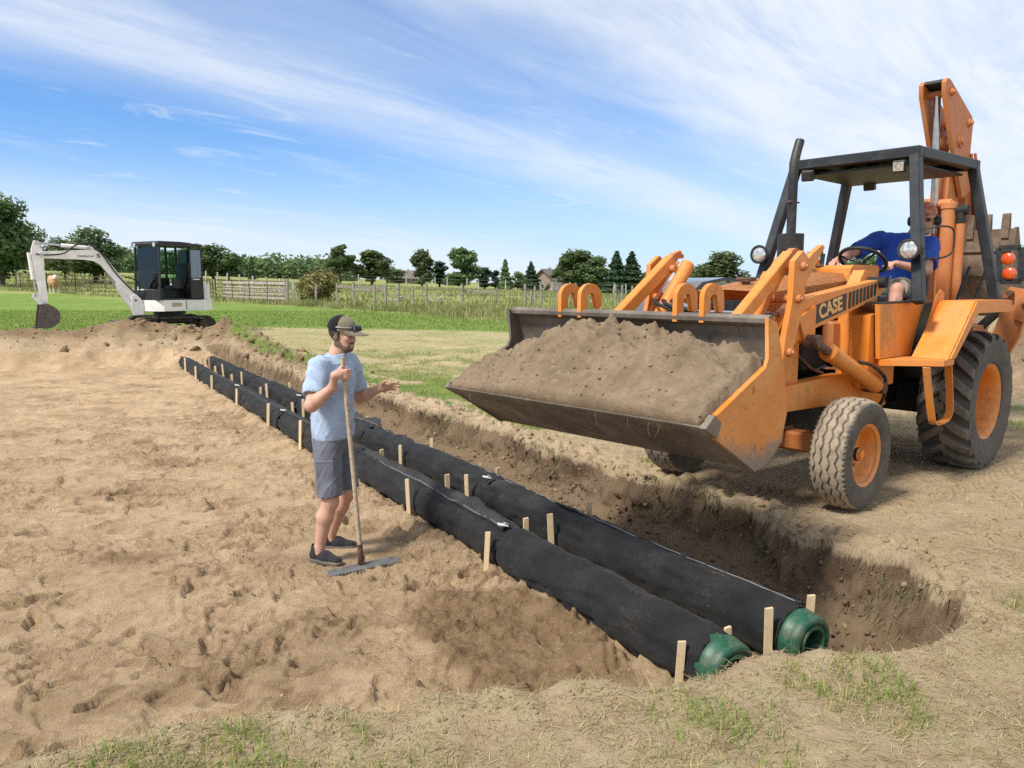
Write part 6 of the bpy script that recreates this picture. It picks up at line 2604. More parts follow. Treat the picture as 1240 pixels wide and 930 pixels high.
    se = obj('seat', bm, M_SEAT, cb)
    bm = new()
    box(bm, (-.30, .22, 1.66), (.12, .46, .64), (0, -.15, 0), .04, 2)
    obj('seat_back', bm, M_SEAT, se)
    bm = new()
    box(bm, (-.02, .22, 1.12), (.40, .36, .24), None, .02)
    obj('seat_base', bm, M_SEAT, se)
    for y in (-.08, .52):
        bm = new()
        box(bm, (.08, y, 1.42), (.34, .10, .30), None, .02)
        cs = obj('console', bm, M_SEAT, cb)
        bm = new()
        tube(bm, [(.18, y, 1.55), (.21, y, 1.70), (.20, y, 1.80)], [.012, .012, .026], 10)
        obj('joystick', bm, M_SEAT, cs)
    for y in (.10, .22, .34):
        bm = new()
        tube(bm, [(.45, y, .98), (.50, y, 1.35), (.48, y, 1.50)], [.010, .010, .018], 8)
        obj('travel_lever', bm, M_SEAT, cb)
    # ---- boom group, swung a little off the house axis
    BM_ = bpy.data.objects.new('boom', None)
    link(BM_, root)
    BM_.location = (.92, -.05, .04)
    BM_.scale = (.90, 1, .86)
    BM_.rotation_euler = (0, 0, R(-24))
    bm = new()
    prism(bm, [(-.12, .62), (.16, .60), (.22, .80), (.20, 1.20), (.08, 1.26), (-.06, 1.10), (-.12, .9)], -.13, .13, 'y', .015)
    obj('swing_bracket', bm, M_EXW, BM_)
    w = .085
    bm = new()
    prism(bm, [(-.02, 1.10), (.02, 1.00), (.12, .98), (.20, 1.04), (.62, 1.66), (.98, 2.18), (1.14, 2.28), (1.40, 2.32), (2.42, 2.34), (2.52, 2.40), (2.52, 2.50), (2.44, 2.54), (1.30, 2.62), (1.06, 2.60), (.88, 2.46), (.40, 1.74)], -w, w, 'y', .012)
    obj('boom_beam', bm, M_EXW, BM_)
    bm = new()
    cyl(bm, (.20, 0, .82), (.56, 0, 1.46), .058, 18)
    bc = obj('boom_cylinder', bm, M_EXW, BM_)
    bm = new()
    cyl(bm, (.55, 0, 1.44), (.80, 0, 1.90), .030, 12)
    obj('piston_rod', bm, M_STEEL, bc)
    bm = new()
    bar(bm, (.17, .07, .84), (.60, .07, 1.60), .02, .10)
    obj('cylinder_guard', bm, M_EXW, bc)
    bm = new()
    cyl(bm, (1.25, 0, 2.68), (1.95, 0, 2.74), .055, 18)
    ac = obj('arm_cylinder', bm, M_EXW, BM_)
    bm = new()
    cyl(bm, (1.94, 0, 2.74), (2.56, 0, 2.79), .030, 12)
    obj('piston_rod', bm, M_STEEL, ac)
    bm = new()
    prism(bm, [(1.08, 2.56), (1.20, 2.58), (1.34, 2.70), (1.24, 2.76), (1.14, 2.70)], -.05, .05, 'y', .006)
    obj('cylinder_lug', bm, M_EXW, BM_)
    bm = new()
    prism(bm, [(2.50, 2.84), (2.62, 2.86), (2.70, 2.60), (2.66, 1.90), (2.52, .96), (2.42, .94), (2.38, 1.02), (2.42, 2.0), (2.40, 2.36)], -w * .9, w * .9, 'y', .012)
    dp = obj('dipper_arm', bm, M_EXW, BM_)
    bm = new()
    cyl(bm, (2.76, 0, 2.50), (2.70, 0, 1.72), .050, 16)
    bkc = obj('bucket_cylinder', bm, M_EXW, BM_)
    bm = new()
    cyl(bm, (2.70, 0, 1.74), (2.66, 0, 1.26), .028, 12)
    obj('piston_rod', bm, M_STEEL, bkc)
    bm = new()
    prism(bm, [(2.60, 1.28), (2.72, 1.30), (2.76, 1.20), (2.60, .96), (2.52, .98)], -.10, -.07, 'y', .004)
    obj('bucket_link', bm, M_EXW, BM_)
    bm = new()
    prism(bm, [(2.60, 1.28), (2.72, 1.30), (2.76, 1.20), (2.60, .96), (2.52, .98)], .07, .10, 'y', .004)
    obj('bucket_link', bm, M_EXW, BM_)
    for (a, b, r) in ((.10, 1.07, .05), (2.46, 2.45, .05), (2.56, 2.79, .045), (2.45, 1.0, .04), (2.68, 1.25, .04), (1.26, 2.68, .04)):
        bm = new()
        cyl(bm, (a, -.13, b), (a, .13, b), r, 14)
        obj('pin', bm, M_STEEL, BM_)
    for k, pts in enumerate(([(.10, .10, 1.3), (.55, .10, 1.86), (.95, .10, 2.52), (1.25, .08, 2.80), (1.6, .08, 2.74), (1.9, .08, 2.50), (2.3, .10, 2.44), (2.6, .10, 2.46)],
                             [(.05, .12, 1.25), (-.05, .12, 1.5), (.10, .12, 1.72), (.35, .11, 1.80)],
                             [(1.0, -.1, 2.64), (1.3, -.1, 2.84), (1.6, -.1, 2.76), (2.0, -.1, 2.66)])):
        bm = new()
        tube(bm, smooth_path(pts, 6), .020, 8)
        obj('hydraulic_hose', bm, M_HOSE, BM_)
    # bucket, curled in
    bk = bpy.data.objects.new('digging_bucket', None)
    link(bk, BM_)
    shell = []
    for k in range(13):
        a = R(100 + 190 * k / 12)
        shell.append((2.44 + .06 + .36 * math.cos(a) * 1.05, .62 + .36 * math.sin(a)))
    shell = [(2.62, .98), (2.40, .99)] + shell[1:] + [(2.72, .30)]
    inn = [(x + (2.52 - x) * .07, z + (.62 - z) * .07) for x, z in shell]
    bm = new()
    prism(bm, shell + inn[::-1], -.29, .29, 'y')
    obj('bucket_shell', bm, M_EBK, bk)
    for y in (-.30, .30):
        bm = new()
        prism(bm, shell, y - .012, y + .012, 'y', .003)
        obj('bucket_side', bm, M_EBK, bk)
    for y in (-.24, -.08, .08, .24):
        bm = new()
        prism(bm, [(2.66, .30), (2.74, .34), (2.84, .27), (2.72, .26)], y - .035, y + .035, 'y', .004)
        obj('tooth', bm, M_EBK, bk)
    # lettering on the boom's near side
    M4 = Matrix((Vector((-1, 0, 0)), Vector((0, 0, 1)), Vector((0, 1, 0)))).transposed().to_4x4()
    M4.translation = Vector((1.36, w + .003, 2.42))
    text_mesh('lettering', 'TAKEUCHI', .085, M_DECB, BM_, M4, .002, .001)
    M4 = M4.copy()
    M4.translation = Vector((1.02, w + .003, 2.44))
    text_mesh('boom_mark', 'S', .16, M_DECB, BM_, M4, .002, .004, 1.3)
    return root


excavator = build_excavator()

# ------------------------------------------------------------------ background: trees, fences, house, cow, car, shed
def leaf_mat(name, a, b, c_):
    m, nt, bs = new_mat(name)
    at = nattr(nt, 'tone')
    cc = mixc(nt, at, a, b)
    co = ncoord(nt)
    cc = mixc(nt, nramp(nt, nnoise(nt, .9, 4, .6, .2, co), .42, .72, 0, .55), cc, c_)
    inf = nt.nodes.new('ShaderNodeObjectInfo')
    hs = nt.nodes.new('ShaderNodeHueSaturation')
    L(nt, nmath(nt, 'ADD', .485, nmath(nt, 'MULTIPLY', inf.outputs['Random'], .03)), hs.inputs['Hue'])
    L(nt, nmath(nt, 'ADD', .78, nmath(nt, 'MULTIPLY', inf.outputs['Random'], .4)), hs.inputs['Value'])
    L(nt, cc, hs.inputs['Color'])
    L(nt, hs.outputs[0], bs.inputs['Base Color'])
    bs.inputs['Roughness'].default_value = .7
    bs.inputs['Specular IOR Level'].default_value = .25
    tl = nt.nodes.new('ShaderNodeBsdfTranslucent')
    L(nt, hs.outputs[0], tl.inputs[0])
    mx = nt.nodes.new('ShaderNodeMixShader')
    mx.inputs[0].default_value = .25
    L(nt, bs.outputs[0], mx.inputs[1])
    L(nt, tl.outputs[0], mx.inputs[2])
    L(nt, mx.outputs[0], nt.nodes['Material Output'].inputs[0])
    return m


M_LEAF = leaf_mat('broad_leaf', (.066, .112, .042), (.175, .240, .092), (.112, .158, .060))
M_LEAFP = leaf_mat('pale_leaf', (.12, .16, .07), (.22, .27, .12), (.16, .20, .09))
M_NEED = leaf_mat('needle_leaf', (.024, .056, .030), (.070, .118, .058), (.040, .075, .038))
M_BUSH = leaf_mat('bush_leaf', (.13, .125, .045), (.26, .215, .09), (.17, .13, .06))
M_BARK = plain('bark', (.085, .065, .048), .9, var=.4, scale=9, bump=.6, bdist=.03)


def leaf_faces(P, N_, size, rg):
    """quads (bent leaf sprays) at points P facing roughly N_"""
    n = len(P)
    nn = N_ + rg.normal(0, .75, (n, 3))
    nn /= np.linalg.norm(nn, axis=1)[:, None]
    a = rg.normal(0, 1, (n, 3))
    a -= nn * (a * nn).sum(1)[:, None]
    a /= np.linalg.norm(a, axis=1)[:, None]
    b = np.cross(nn, a)
    s = (size * (.55 + .9 * rg.random(n)))[:, None]
    V = np.stack([P - a * s * .5, P + b * s * .32 + nn * s * .08, P + a * s * .5 - nn * s * .10, P - b * s * .32 + nn * s * .08], 1).reshape(-1, 3)
    F = np.arange(4 * n).reshape(-1, 4)
    return V, F


def crown_mesh(kind, seed, nleaf):
    rg = np.random.default_rng(seed)
    P, Nn, T = [], [], []
    if kind == 'conifer':
        k = rg.random(nleaf)
        z = .06 + .94 * (1 - np.sqrt(rg.random(nleaf)))
        tier = .5 + .5 * np.cos(z * 46 + rg.normal(0, .3, nleaf))
        rad = .235 * (1 - z) ** .85 * (.62 + .38 * tier) + .012
        a = rg.random(nleaf) * 2 * math.pi
        rr = rad * np.sqrt(rg.random(nleaf) * .75 + .25) * (1 + .18 * np.sin(a * 3 + z * 9 + seed))
        pts = np.stack([rr * np.cos(a), rr * np.sin(a), z - .05 * rr / .2], -1)
        nr = np.stack([np.cos(a), np.sin(a), np.full(nleaf, .5)], -1)
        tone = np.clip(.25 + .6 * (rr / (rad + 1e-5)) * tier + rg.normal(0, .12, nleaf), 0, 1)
        return pts, nr, tone
    lobes = []
    if kind == 'round':
        spec, zc, zr, rr0 = 34, .53, .46, .30
    elif kind == 'oval':
        spec, zc, zr, rr0 = 34, .50, .47, .235
    elif kind == 'sparse':
        spec, zc, zr, rr0 = 30, .56, .42, .30
    elif kind == 'column':
        spec, zc, zr, rr0 = 24, .50, .48, .17
    else:
        spec, zc, zr, rr0 = 22, .42, .40, .55
    for i in range(spec):
        a = rg.random() * 2 * math.pi
        u = rg.uniform(-1, 1)
        q = rg.random() ** .5
        pr = math.sqrt(max(0, 1 - u * u)) * (1.1 if kind != 'oval' else (1.12 - .3 * u))
        lobes.append((rr0 * .75 * q * pr * math.cos(a), rr0 * .75 * q * pr * math.sin(a), zc + zr * .82 * u * (.55 + .45 * q), rr0 * rg.uniform(.28, .50) * (1 if kind != 'sparse' else .62)))
    per = nleaf // spec
    for (x, y, z, r) in lobes:
        d = rg.normal(0, 1, (per, 3))
        d /= np.linalg.norm(d, axis=1)[:, None]
        q = rg.random(per)[:, None] ** .33
        ii = r * (.55 + .45 * q) * (1 + .22 * rg.normal(0, 1, (per, 1)))
        P.append(np.array([[x, y, z]]) + d * ii * np.array([[1, 1, .82]]))
        Nn.append(d * .8 + np.array([[x, y, (z - zc) * .5 + .3]]) * .8)
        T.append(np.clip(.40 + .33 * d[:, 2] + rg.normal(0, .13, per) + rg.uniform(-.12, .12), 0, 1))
    return np.concatenate(P), np.concatenate(Nn), np.concatenate(T)


_tree_cache = {}


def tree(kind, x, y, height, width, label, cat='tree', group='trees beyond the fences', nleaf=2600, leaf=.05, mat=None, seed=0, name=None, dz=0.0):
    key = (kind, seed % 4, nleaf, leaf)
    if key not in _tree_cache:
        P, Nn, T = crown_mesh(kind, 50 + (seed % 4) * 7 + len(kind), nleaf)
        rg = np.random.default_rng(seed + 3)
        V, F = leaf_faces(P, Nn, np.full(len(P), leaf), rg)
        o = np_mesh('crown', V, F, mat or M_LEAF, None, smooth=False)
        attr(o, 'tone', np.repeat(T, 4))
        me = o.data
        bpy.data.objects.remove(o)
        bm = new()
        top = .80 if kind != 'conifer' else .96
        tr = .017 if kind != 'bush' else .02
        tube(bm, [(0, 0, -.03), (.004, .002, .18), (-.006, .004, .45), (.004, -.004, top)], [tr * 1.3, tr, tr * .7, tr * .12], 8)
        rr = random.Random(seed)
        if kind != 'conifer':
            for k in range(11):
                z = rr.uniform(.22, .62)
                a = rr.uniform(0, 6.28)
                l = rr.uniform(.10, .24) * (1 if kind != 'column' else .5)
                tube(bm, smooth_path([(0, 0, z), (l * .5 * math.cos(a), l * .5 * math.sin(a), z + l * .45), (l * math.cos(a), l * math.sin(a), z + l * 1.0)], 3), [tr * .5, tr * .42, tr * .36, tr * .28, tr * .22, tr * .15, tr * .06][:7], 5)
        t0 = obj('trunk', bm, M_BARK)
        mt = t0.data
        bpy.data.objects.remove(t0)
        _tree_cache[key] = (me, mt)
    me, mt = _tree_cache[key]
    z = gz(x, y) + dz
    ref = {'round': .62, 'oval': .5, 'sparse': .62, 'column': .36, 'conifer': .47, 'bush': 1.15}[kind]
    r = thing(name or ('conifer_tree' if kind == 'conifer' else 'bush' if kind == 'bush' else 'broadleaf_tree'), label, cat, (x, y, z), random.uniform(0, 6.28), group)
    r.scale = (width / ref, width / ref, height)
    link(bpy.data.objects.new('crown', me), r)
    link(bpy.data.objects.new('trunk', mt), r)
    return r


def at_px(u, y):
    return (u - 620) / 937.0 * (y * math.cos(R(7.3)) + .0 * y) * 1.0 / 1.0


def px_tree(kind, u, v_top, w_px, y, label, **kw):
    """place a tree by its direction, distance and apparent size"""
    x = (u - 620) / 937.0 * y
    zb = gz(x, y)
    ztop = 1.64 + (345 - v_top) / 937.0 * y
    tree(kind, x, y, ztop - zb, w_px / 937.0 * y, label, **kw)


# big trees on the left
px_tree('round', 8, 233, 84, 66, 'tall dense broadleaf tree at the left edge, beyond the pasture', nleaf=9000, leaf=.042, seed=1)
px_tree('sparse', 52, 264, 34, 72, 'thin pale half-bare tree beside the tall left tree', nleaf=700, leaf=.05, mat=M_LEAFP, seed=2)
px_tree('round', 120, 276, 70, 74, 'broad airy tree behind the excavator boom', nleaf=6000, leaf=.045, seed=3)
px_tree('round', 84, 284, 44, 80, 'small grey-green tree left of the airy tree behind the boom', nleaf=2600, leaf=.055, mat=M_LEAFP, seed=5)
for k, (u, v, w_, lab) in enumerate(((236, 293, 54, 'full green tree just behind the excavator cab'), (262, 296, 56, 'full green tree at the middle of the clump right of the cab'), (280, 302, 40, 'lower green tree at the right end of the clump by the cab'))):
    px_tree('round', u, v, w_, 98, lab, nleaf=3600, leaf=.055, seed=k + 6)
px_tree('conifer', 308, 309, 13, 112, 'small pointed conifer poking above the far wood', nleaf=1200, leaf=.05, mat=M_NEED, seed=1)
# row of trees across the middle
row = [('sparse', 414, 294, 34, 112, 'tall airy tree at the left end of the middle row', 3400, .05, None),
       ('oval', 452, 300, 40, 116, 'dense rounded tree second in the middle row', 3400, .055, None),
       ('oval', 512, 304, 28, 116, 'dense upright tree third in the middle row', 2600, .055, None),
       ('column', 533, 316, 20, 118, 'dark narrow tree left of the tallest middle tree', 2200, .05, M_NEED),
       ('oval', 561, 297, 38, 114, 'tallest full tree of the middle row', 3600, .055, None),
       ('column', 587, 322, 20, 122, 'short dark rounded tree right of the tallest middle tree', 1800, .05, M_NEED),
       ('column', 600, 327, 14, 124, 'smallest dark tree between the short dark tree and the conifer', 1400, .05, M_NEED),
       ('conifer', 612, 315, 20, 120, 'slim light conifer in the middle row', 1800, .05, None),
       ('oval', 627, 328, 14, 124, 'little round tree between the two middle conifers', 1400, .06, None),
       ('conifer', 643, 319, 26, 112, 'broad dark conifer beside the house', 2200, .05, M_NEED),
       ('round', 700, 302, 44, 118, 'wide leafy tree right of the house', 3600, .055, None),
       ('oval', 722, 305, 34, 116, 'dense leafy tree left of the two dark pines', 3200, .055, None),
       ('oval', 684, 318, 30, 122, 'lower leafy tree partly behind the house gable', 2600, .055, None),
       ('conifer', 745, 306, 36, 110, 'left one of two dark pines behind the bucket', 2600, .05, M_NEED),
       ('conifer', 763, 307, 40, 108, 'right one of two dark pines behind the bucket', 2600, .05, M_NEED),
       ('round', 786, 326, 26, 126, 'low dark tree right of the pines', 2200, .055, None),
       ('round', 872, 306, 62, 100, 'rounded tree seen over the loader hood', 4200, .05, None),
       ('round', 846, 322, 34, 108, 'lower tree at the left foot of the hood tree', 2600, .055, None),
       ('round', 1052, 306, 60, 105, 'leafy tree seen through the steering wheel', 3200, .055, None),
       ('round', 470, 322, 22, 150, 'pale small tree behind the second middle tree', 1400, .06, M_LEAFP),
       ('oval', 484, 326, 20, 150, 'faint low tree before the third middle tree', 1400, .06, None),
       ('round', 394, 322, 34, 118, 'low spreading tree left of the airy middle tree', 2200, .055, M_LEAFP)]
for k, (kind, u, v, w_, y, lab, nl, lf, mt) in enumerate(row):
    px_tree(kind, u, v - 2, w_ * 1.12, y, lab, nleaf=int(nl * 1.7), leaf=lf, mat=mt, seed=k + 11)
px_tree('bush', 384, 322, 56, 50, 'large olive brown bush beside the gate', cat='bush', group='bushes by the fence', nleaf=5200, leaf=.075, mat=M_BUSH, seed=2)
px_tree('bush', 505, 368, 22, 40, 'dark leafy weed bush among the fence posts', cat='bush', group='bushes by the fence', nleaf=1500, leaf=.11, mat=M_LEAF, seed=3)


# distant wood along the horizon: one mass
def far_wood():
    rg = np.random.default_rng(77)
    Ps, Ns, Ts = [], [], []
    for k in range(230):
        u = rg.uniform(-60, 440) if k < 160 else rg.uniform(430, 1300)
        y = rg.uniform(165, 205)
        x = (u - 620) / 937 * y
        hpx = (rg.uniform(16, 30) if 280 < u < 420 else rg.uniform(16, 32)) if k < 160 else rg.uniform(6, 15)
        h = hpx / 937 * y
        zb = float(base_z(np.array(x), np.array(y)))
        r = h * rg.uniform(.55, .9)
        n = 230
        d = rg.normal(0, 1, (n, 3))
        d /= np.linalg.norm(d, axis=1)[:, None]
        d[:, 2] = np.abs(d[:, 2])
        c = np.array([x, y, zb])
        Ps.append(c + d * np.array([r, r, h]) * (.7 + .3 * rg.random((n, 1))) * (1 + .07 * rg.normal(0, 1, (n, 1))))
        Ns.append(d)
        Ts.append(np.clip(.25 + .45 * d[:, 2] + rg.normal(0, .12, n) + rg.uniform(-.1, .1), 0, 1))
    P, Nn, T = map(np.concatenate, (Ps, Ns, Ts))
    V, F = leaf_faces(P, Nn, np.full(len(P), .95), rg)
    o = np_mesh('distant_wood', V, F, M_LEAF, None, smooth=False)
    attr(o, 'tone', np.repeat(T, 4))
    tag(o, 'hazy dark line of woods along the far edge of the fields', None, kind='stuff')


far_wood()

# ---- fences
M_POST = plain('weathered_post', (.30, .27, .225), .9, var=.35, scale=10, bump=.4)
M_POSTW = plain('bleached_post', (.46, .44, .40), .9, var=.25, scale=10, bump=.3)
M_PIPE = plain('rusty_pipe', (.085, .052, .040), .7, var=.4, scale=8)
M_BOARD = plain('bleached_board', (.43, .39, .34), .9, var=.35, scale=5, bump=.4)
M_WIRE = plain('fence_wire', (.22, .21, .20), .6, .5)
ORDN = ['first', 'second', 'third', 'fourth', 'fifth', 'sixth', 'seventh', 'eighth', 'ninth', 'tenth', 'eleventh', 'twelfth', 'thirteenth', 'fourteenth']


def pw(u, y):
    x = (u - 620) / 937.0 * y
    return Vector((x, y, gz(x, y)))


def fence_post(p, h, r, m, label, group):
    bm = new()
    tube(bm, [(0, 0, -.3), (0, 0, h * .5), (random.uniform(-.03, .03), 0, h)], [r, r, r * .92], 8)
    o = obj('fence_post', bm, m)
    o.location = p
    o.rotation_euler = (random.uniform(-.03, .03), random.uniform(-.04, .04), random.uniform(0, 3))
    return tag(o, label, 'fence post', group)


# posts and broken rails of the middle corral
mid = [(409, 46.5, 1.25), (430, 46, 1.32), (454, 45.5, 1.2), (468, 45.5, 1.2), (483, 45, 1.25), (501, 45, .85), (517, 45, 1.3), (560, 45, 1.25), (601, 45.5, .95), (636, 45.5, 1.25), (643, 46, .8)]
for k, (u, y, h) in enumerate(mid):
    fence_post(pw(u, y), h, .075, M_POST, f'weathered corral post, {ORDN[k]} from the olive bush towards the bucket', 'corral posts in the weeds')
rails = [(409, 468, 46.3, 1.02, 'upper rail between the corral posts near the olive bush'), (430, 468, 45.8, .86, 'lower rail between the corral posts near the olive bush'), (560, 601, 45.2, .82, 'single rail between two corral posts left of the bucket')]
for (ua, ub, y, h, lab) in rails:
    a, b = pw(ua, y), pw(ub, y)
    bm = new()
    bar(bm, Vector((0, -.08, h)), b - a + Vector((0, -.08, h - .04)), .05, .14, (0, 0, 1), .01)
    o = obj('fence_rail', bm, M_POST)
    o.location = a
    tag(o, 'weathered ' + lab, 'rail', 'corral rails')
# small far posts
n_ = 0
for u, y in ((241, 76), (253, 73), (266, 69.5), (278, 66.5), (294, 62), (309, 58), (325, 53.5), (341, 49)):
    fence_post(pw(u, y), 1.45, .07, M_POSTW, f'pale fence post, {ORDN[n_]} in the line running from the cab to the gate', 'pale fence posts behind the gate')
    n_ += 1
for k, u in enumerate((403, 436, 493, 528, 542, 566, 580, 612, 668, 690, 712, 742, 757)):
    fence_post(pw(u, 92), 1.35, .075, M_POSTW, f'tiny pale post on the field horizon, {ORDN[k]} counted rightwards', 'posts along the field horizon')
for k, (u, h) in enumerate(((648, 1.15), (656, 1.3), (675, 1.2), (697, 1.35), (745, 1.3), (752, 1.25), (765, 1.2))):
    fence_post(pw(u, 43), h, .065, M_POST, f'grey fence post behind the bucket, {ORDN[k]} counted rightwards', 'posts behind the bucket')
for k, u in enumerate((25, 132, 141, 149)):
    fence_post(pw(u, 66), 1.3, .07, M_POST, f'dark post in the upper pasture, {ORDN[k]} counted rightwards', 'posts in the upper pasture')


def wire(pts, name, label):
    bm = new()
    tube(bm, pts, .012, 5)
    o = obj(name, bm, M_WIRE)
    tag(o, label, 'wire', 'fence wires')


for k, h in enumerate((.95, .6)):
    wire([pw(u, y) + Vector((0, -.09, h)) for u, y in ((468, 45.5), (483, 45), (517, 45), (560, 45), (601, 45.5), (636, 45.5), (648, 43), (697, 43), (765, 43))], 'fence_wire', ['upper', 'lower'][k] + ' thin wire strung along the corral posts')
    wire([pw(u, 92) + Vector((0, -.09, h + .2)) for u in (403, 542, 612, 690, 757)], 'fence_wire', ['upper', 'lower'][k] + ' thin wire along the field horizon posts')


def pipe_panel(a, b, rails_, h, label, name='pipe_fence_panel', stays=3):
    root = thing(name, label, 'fence panel' if name != 'pipe_gate' else 'gate', tuple(a), 0, 'rusty pipe fence panels' if name != 'pipe_gate' else None)
    d = b - a
    for k in range(rails_):
        z = .22 + (h - .22) * k / (rails_ - 1)
        bm = new()
        tube(bm, [Vector((0, 0, z)), d * .5 + Vector((0, 0, z - .015)), d + Vector((0, 0, z))], .026, 7)
        obj('rail', bm, M_PIPE, root)
    for k in range(stays + 1):
        bm = new()
        p = d * (k / stays)
        tube(bm, [p + Vector((0, -.03, -.15 if k in (0, stays) else .15)), p + Vector((0, -.03, h + (.12 if k in (0, stays) else .02)))], .035 if k in (0, stays) else .025, 7)
        obj('post' if k in (0, stays) else 'stay', bm, M_PIPE, root)
    return root


pipe_panel(pw(30, 62), pw(62, 61.5), 5, 1.25, 'rusty pipe fence panel left of the excavator bucket arm')
pipe_panel(pw(62, 61.5), pw(96, 58.5), 5, 1.25, 'rusty pipe fence panel below the cow')
pipe_panel(pw(96, 58.5), pw(150, 56), 5, 1.25, 'rusty pipe fence panel under the excavator boom')
pipe_panel(pw(236, 52.5), pw(254, 51), 5, 1.25, 'rusty pipe fence panel just right of the cab')
pipe_panel(pw(254, 51), pw(264, 49.5), 5, 1.25, 'short rusty pipe panel next to the gate')
pipe_panel(pw(264, 49.3), pw(348, 45.6), 6, 1.32, 'dark pipe gate in front of bleached boards', 'pipe_gate', 4)
g = pw(349.5, 45.4)
fence_post(g, 1.5, .10, M_POST, 'thick dark gate post at the right end of the pipe gate', 'gate posts')
fence_post(pw(358, 46), 1.35, .085, M_POSTW, 'pale post between the gate post and the olive bush', 'gate posts')
fence_post(pw(384, 45), 1.2, .07, M_POST, 'grey post in front of the olive bush', 'gate posts')
# curved board fence behind the gate
bf = thing('board_fence', 'curved fence of four bleached boards behind the pipe gate', 'board fence', tuple(pw(275, 50.5)))
bl = Vector(bf.location)
curve = [pw(273, 50.3), pw(297, 49.2), pw(322, 48.4), pw(347, 47.6)]
for k in range(4):
    for i, (a, b) in enumerate(zip(curve, curve[1:])):
        z = .28 + k * .29
        bm = new()
        sag = random.uniform(-.05, .05)
        bar(bm, a - bl + Vector((0, 0, z + sag)), b - bl + Vector((.05, 0, z + random.uniform(-.05, .05))), .04, .17, (0, 0, 1), .01)
        obj('board', bm, M_BOARD, bf)
for p in curve:
    bm = new()
    tube(bm, [p - bl + Vector((0, .10, -.2)), p - bl + Vector((0, .10, 1.32))], .07, 7)
    obj('post', bm, M_POST, bf)

# dead branches lying by the corral
for k, (u, y, lab) in enumerate(((478, 48.5, 'pile of bleached dead branches inside the corral'), (527, 47, 'bleached forked branch leaning right of the dead branch pile'))):
    p = pw(u, y)
    b = thing('dead_branch', lab, 'dead branch', tuple(p))
    rr = random.Random(k + 4)
    for q in range(7):
        bm = new()
        a = rr.uniform(-.3, .3) + (0 if q % 2 else math.pi)
        l = rr.uniform(.5, 1.1)
        e = Vector((math.cos(a) * l, math.sin(a) * l * .4, rr.uniform(.15, .75) if k else rr.uniform(.1, .4)))
        tube(bm, smooth_path([(0, 0, .05), e * .5 + Vector((0, 0, rr.uniform(0, .2))), e], 3), [.05, .045, .04, .035, .03, .022, .012][:7], 6)
        obj('limb', bm, M_BOARD, b)


# ---- house beyond the field
def build_house(u, y, w, d, hw, hr, label, rot, dz=0.0):
    p = pw(u, y)
    hs = thing('house', label, 'house', (p.x, p.y, p.z + dz), rot, 'houses beyond the field')
    M_BR = plain('house_brick', (.30, .225, .185), .9, var=.3, scale=3)
    M_RF = plain('house_roof', (.155, .135, .125), .9, var=.3, scale=4)
    M_WT = plain('house_trim', (.62, .60, .56), .7)
    M_PN = plain('house_pane', (.03, .04, .05), .15)
    bm = new()
    box(bm, (0, 0, hw / 2), (w, d, hw))
    wl = obj('wall', bm, M_BR, hs)
    bm = new()
    prism(bm, [(-d / 2, hw), (d / 2, hw), (0, hw + hr - .05)], -w / 2 + .002, w / 2 - .002, 'x')
    obj('gable', bm, M_BR, hs)
    for s in (1, -1):
        bm = new()
        prism(bm, [(0, hw + hr), (s * (d / 2 + .5), hw - .3), (s * (d / 2 + .5), hw - .12), (0, hw + hr + .2)], -w / 2 - .4, w / 2 + .4, 'x')
        obj('roof_slope', bm, M_RF, hs)
    bm = new()
    box(bm, (w * .2, .3, hw + hr), (.4, .4, .9), None, .02)
    obj('chimney', bm, M_BR, hs)
    for k in range(4):
        for zz in (hw * .55,):
            x = -w / 2 + w * (k + .5) / 4
            bm = new()
            box(bm, (x, -d / 2 - .02, zz), (.62, .08, .8))
            wn = obj('window', bm, M_WT, hs)
            bm = new()
            box(bm, (x, -d / 2 - .065, zz), (.5, .02, .66))
            obj('pane', bm, M_PN, wn)
    for s in (1, -1):
        bm = new()
        box(bm, (s * (w / 2 + .02), 0, hw * .55), (.08, .62, .8))
        wn = obj('window', bm, M_WT, hs)
        bm = new()
        box(bm, (s * (w / 2 + .065), 0, hw * .55), (.02, .5, .66))
        obj('pane', bm, M_PN, wn)
    return hs


build_house(664, 128, 4.6, 4.2, 1.5, 1.9, 'brown brick house with steep gable among the middle trees', R(62))
build_house(682, 118, 4.2, 3.2, .8, .9, 'low annex with pale roof right of the gabled house', R(20), -.4)
build_house(488, 175, 7, 5, 1.2, 1.5, 'far low house half hidden behind the middle row of trees', R(8))

# ---- shed at the right edge
ps = Vector((27.2, 41.0, gz(27.2, 41)))
sh = thing('metal_shed', 'pale shed with green ribbed roof at the right edge', 'shed', tuple(ps), R(-12))
M_SHW = plain('shed_white', (.58, .60, .58), .6, var=.1)
M_SHR = plain('shed_green_roof', (.16, .30, .26), .5, var=.15)
for k in range(9):
    bm = new()
    box(bm, (-3.2 + k * .8, 0, 1.2), (.796, 4.6, 2.5), None, .01)
    obj('wall_panel', bm, M_SHW, sh)
for s in (1, -1):
    bm = new()
    prism(bm, [(0, 3.3), (s * 2.6, 2.35), (s * 2.6, 2.43), (0, 3.38)], -3.8, 3.8, 'x')
    rf_ = obj('roof_slope', bm, M_SHR, sh)
    for k in range(16):
        bm = new()
        bar(bm, (-3.7 + k * .49, 0, 3.40), (-3.7 + k * .49, s * 2.6, 2.45), .04, .03)
        obj('roof_rib', bm, M_SHR, rf_)


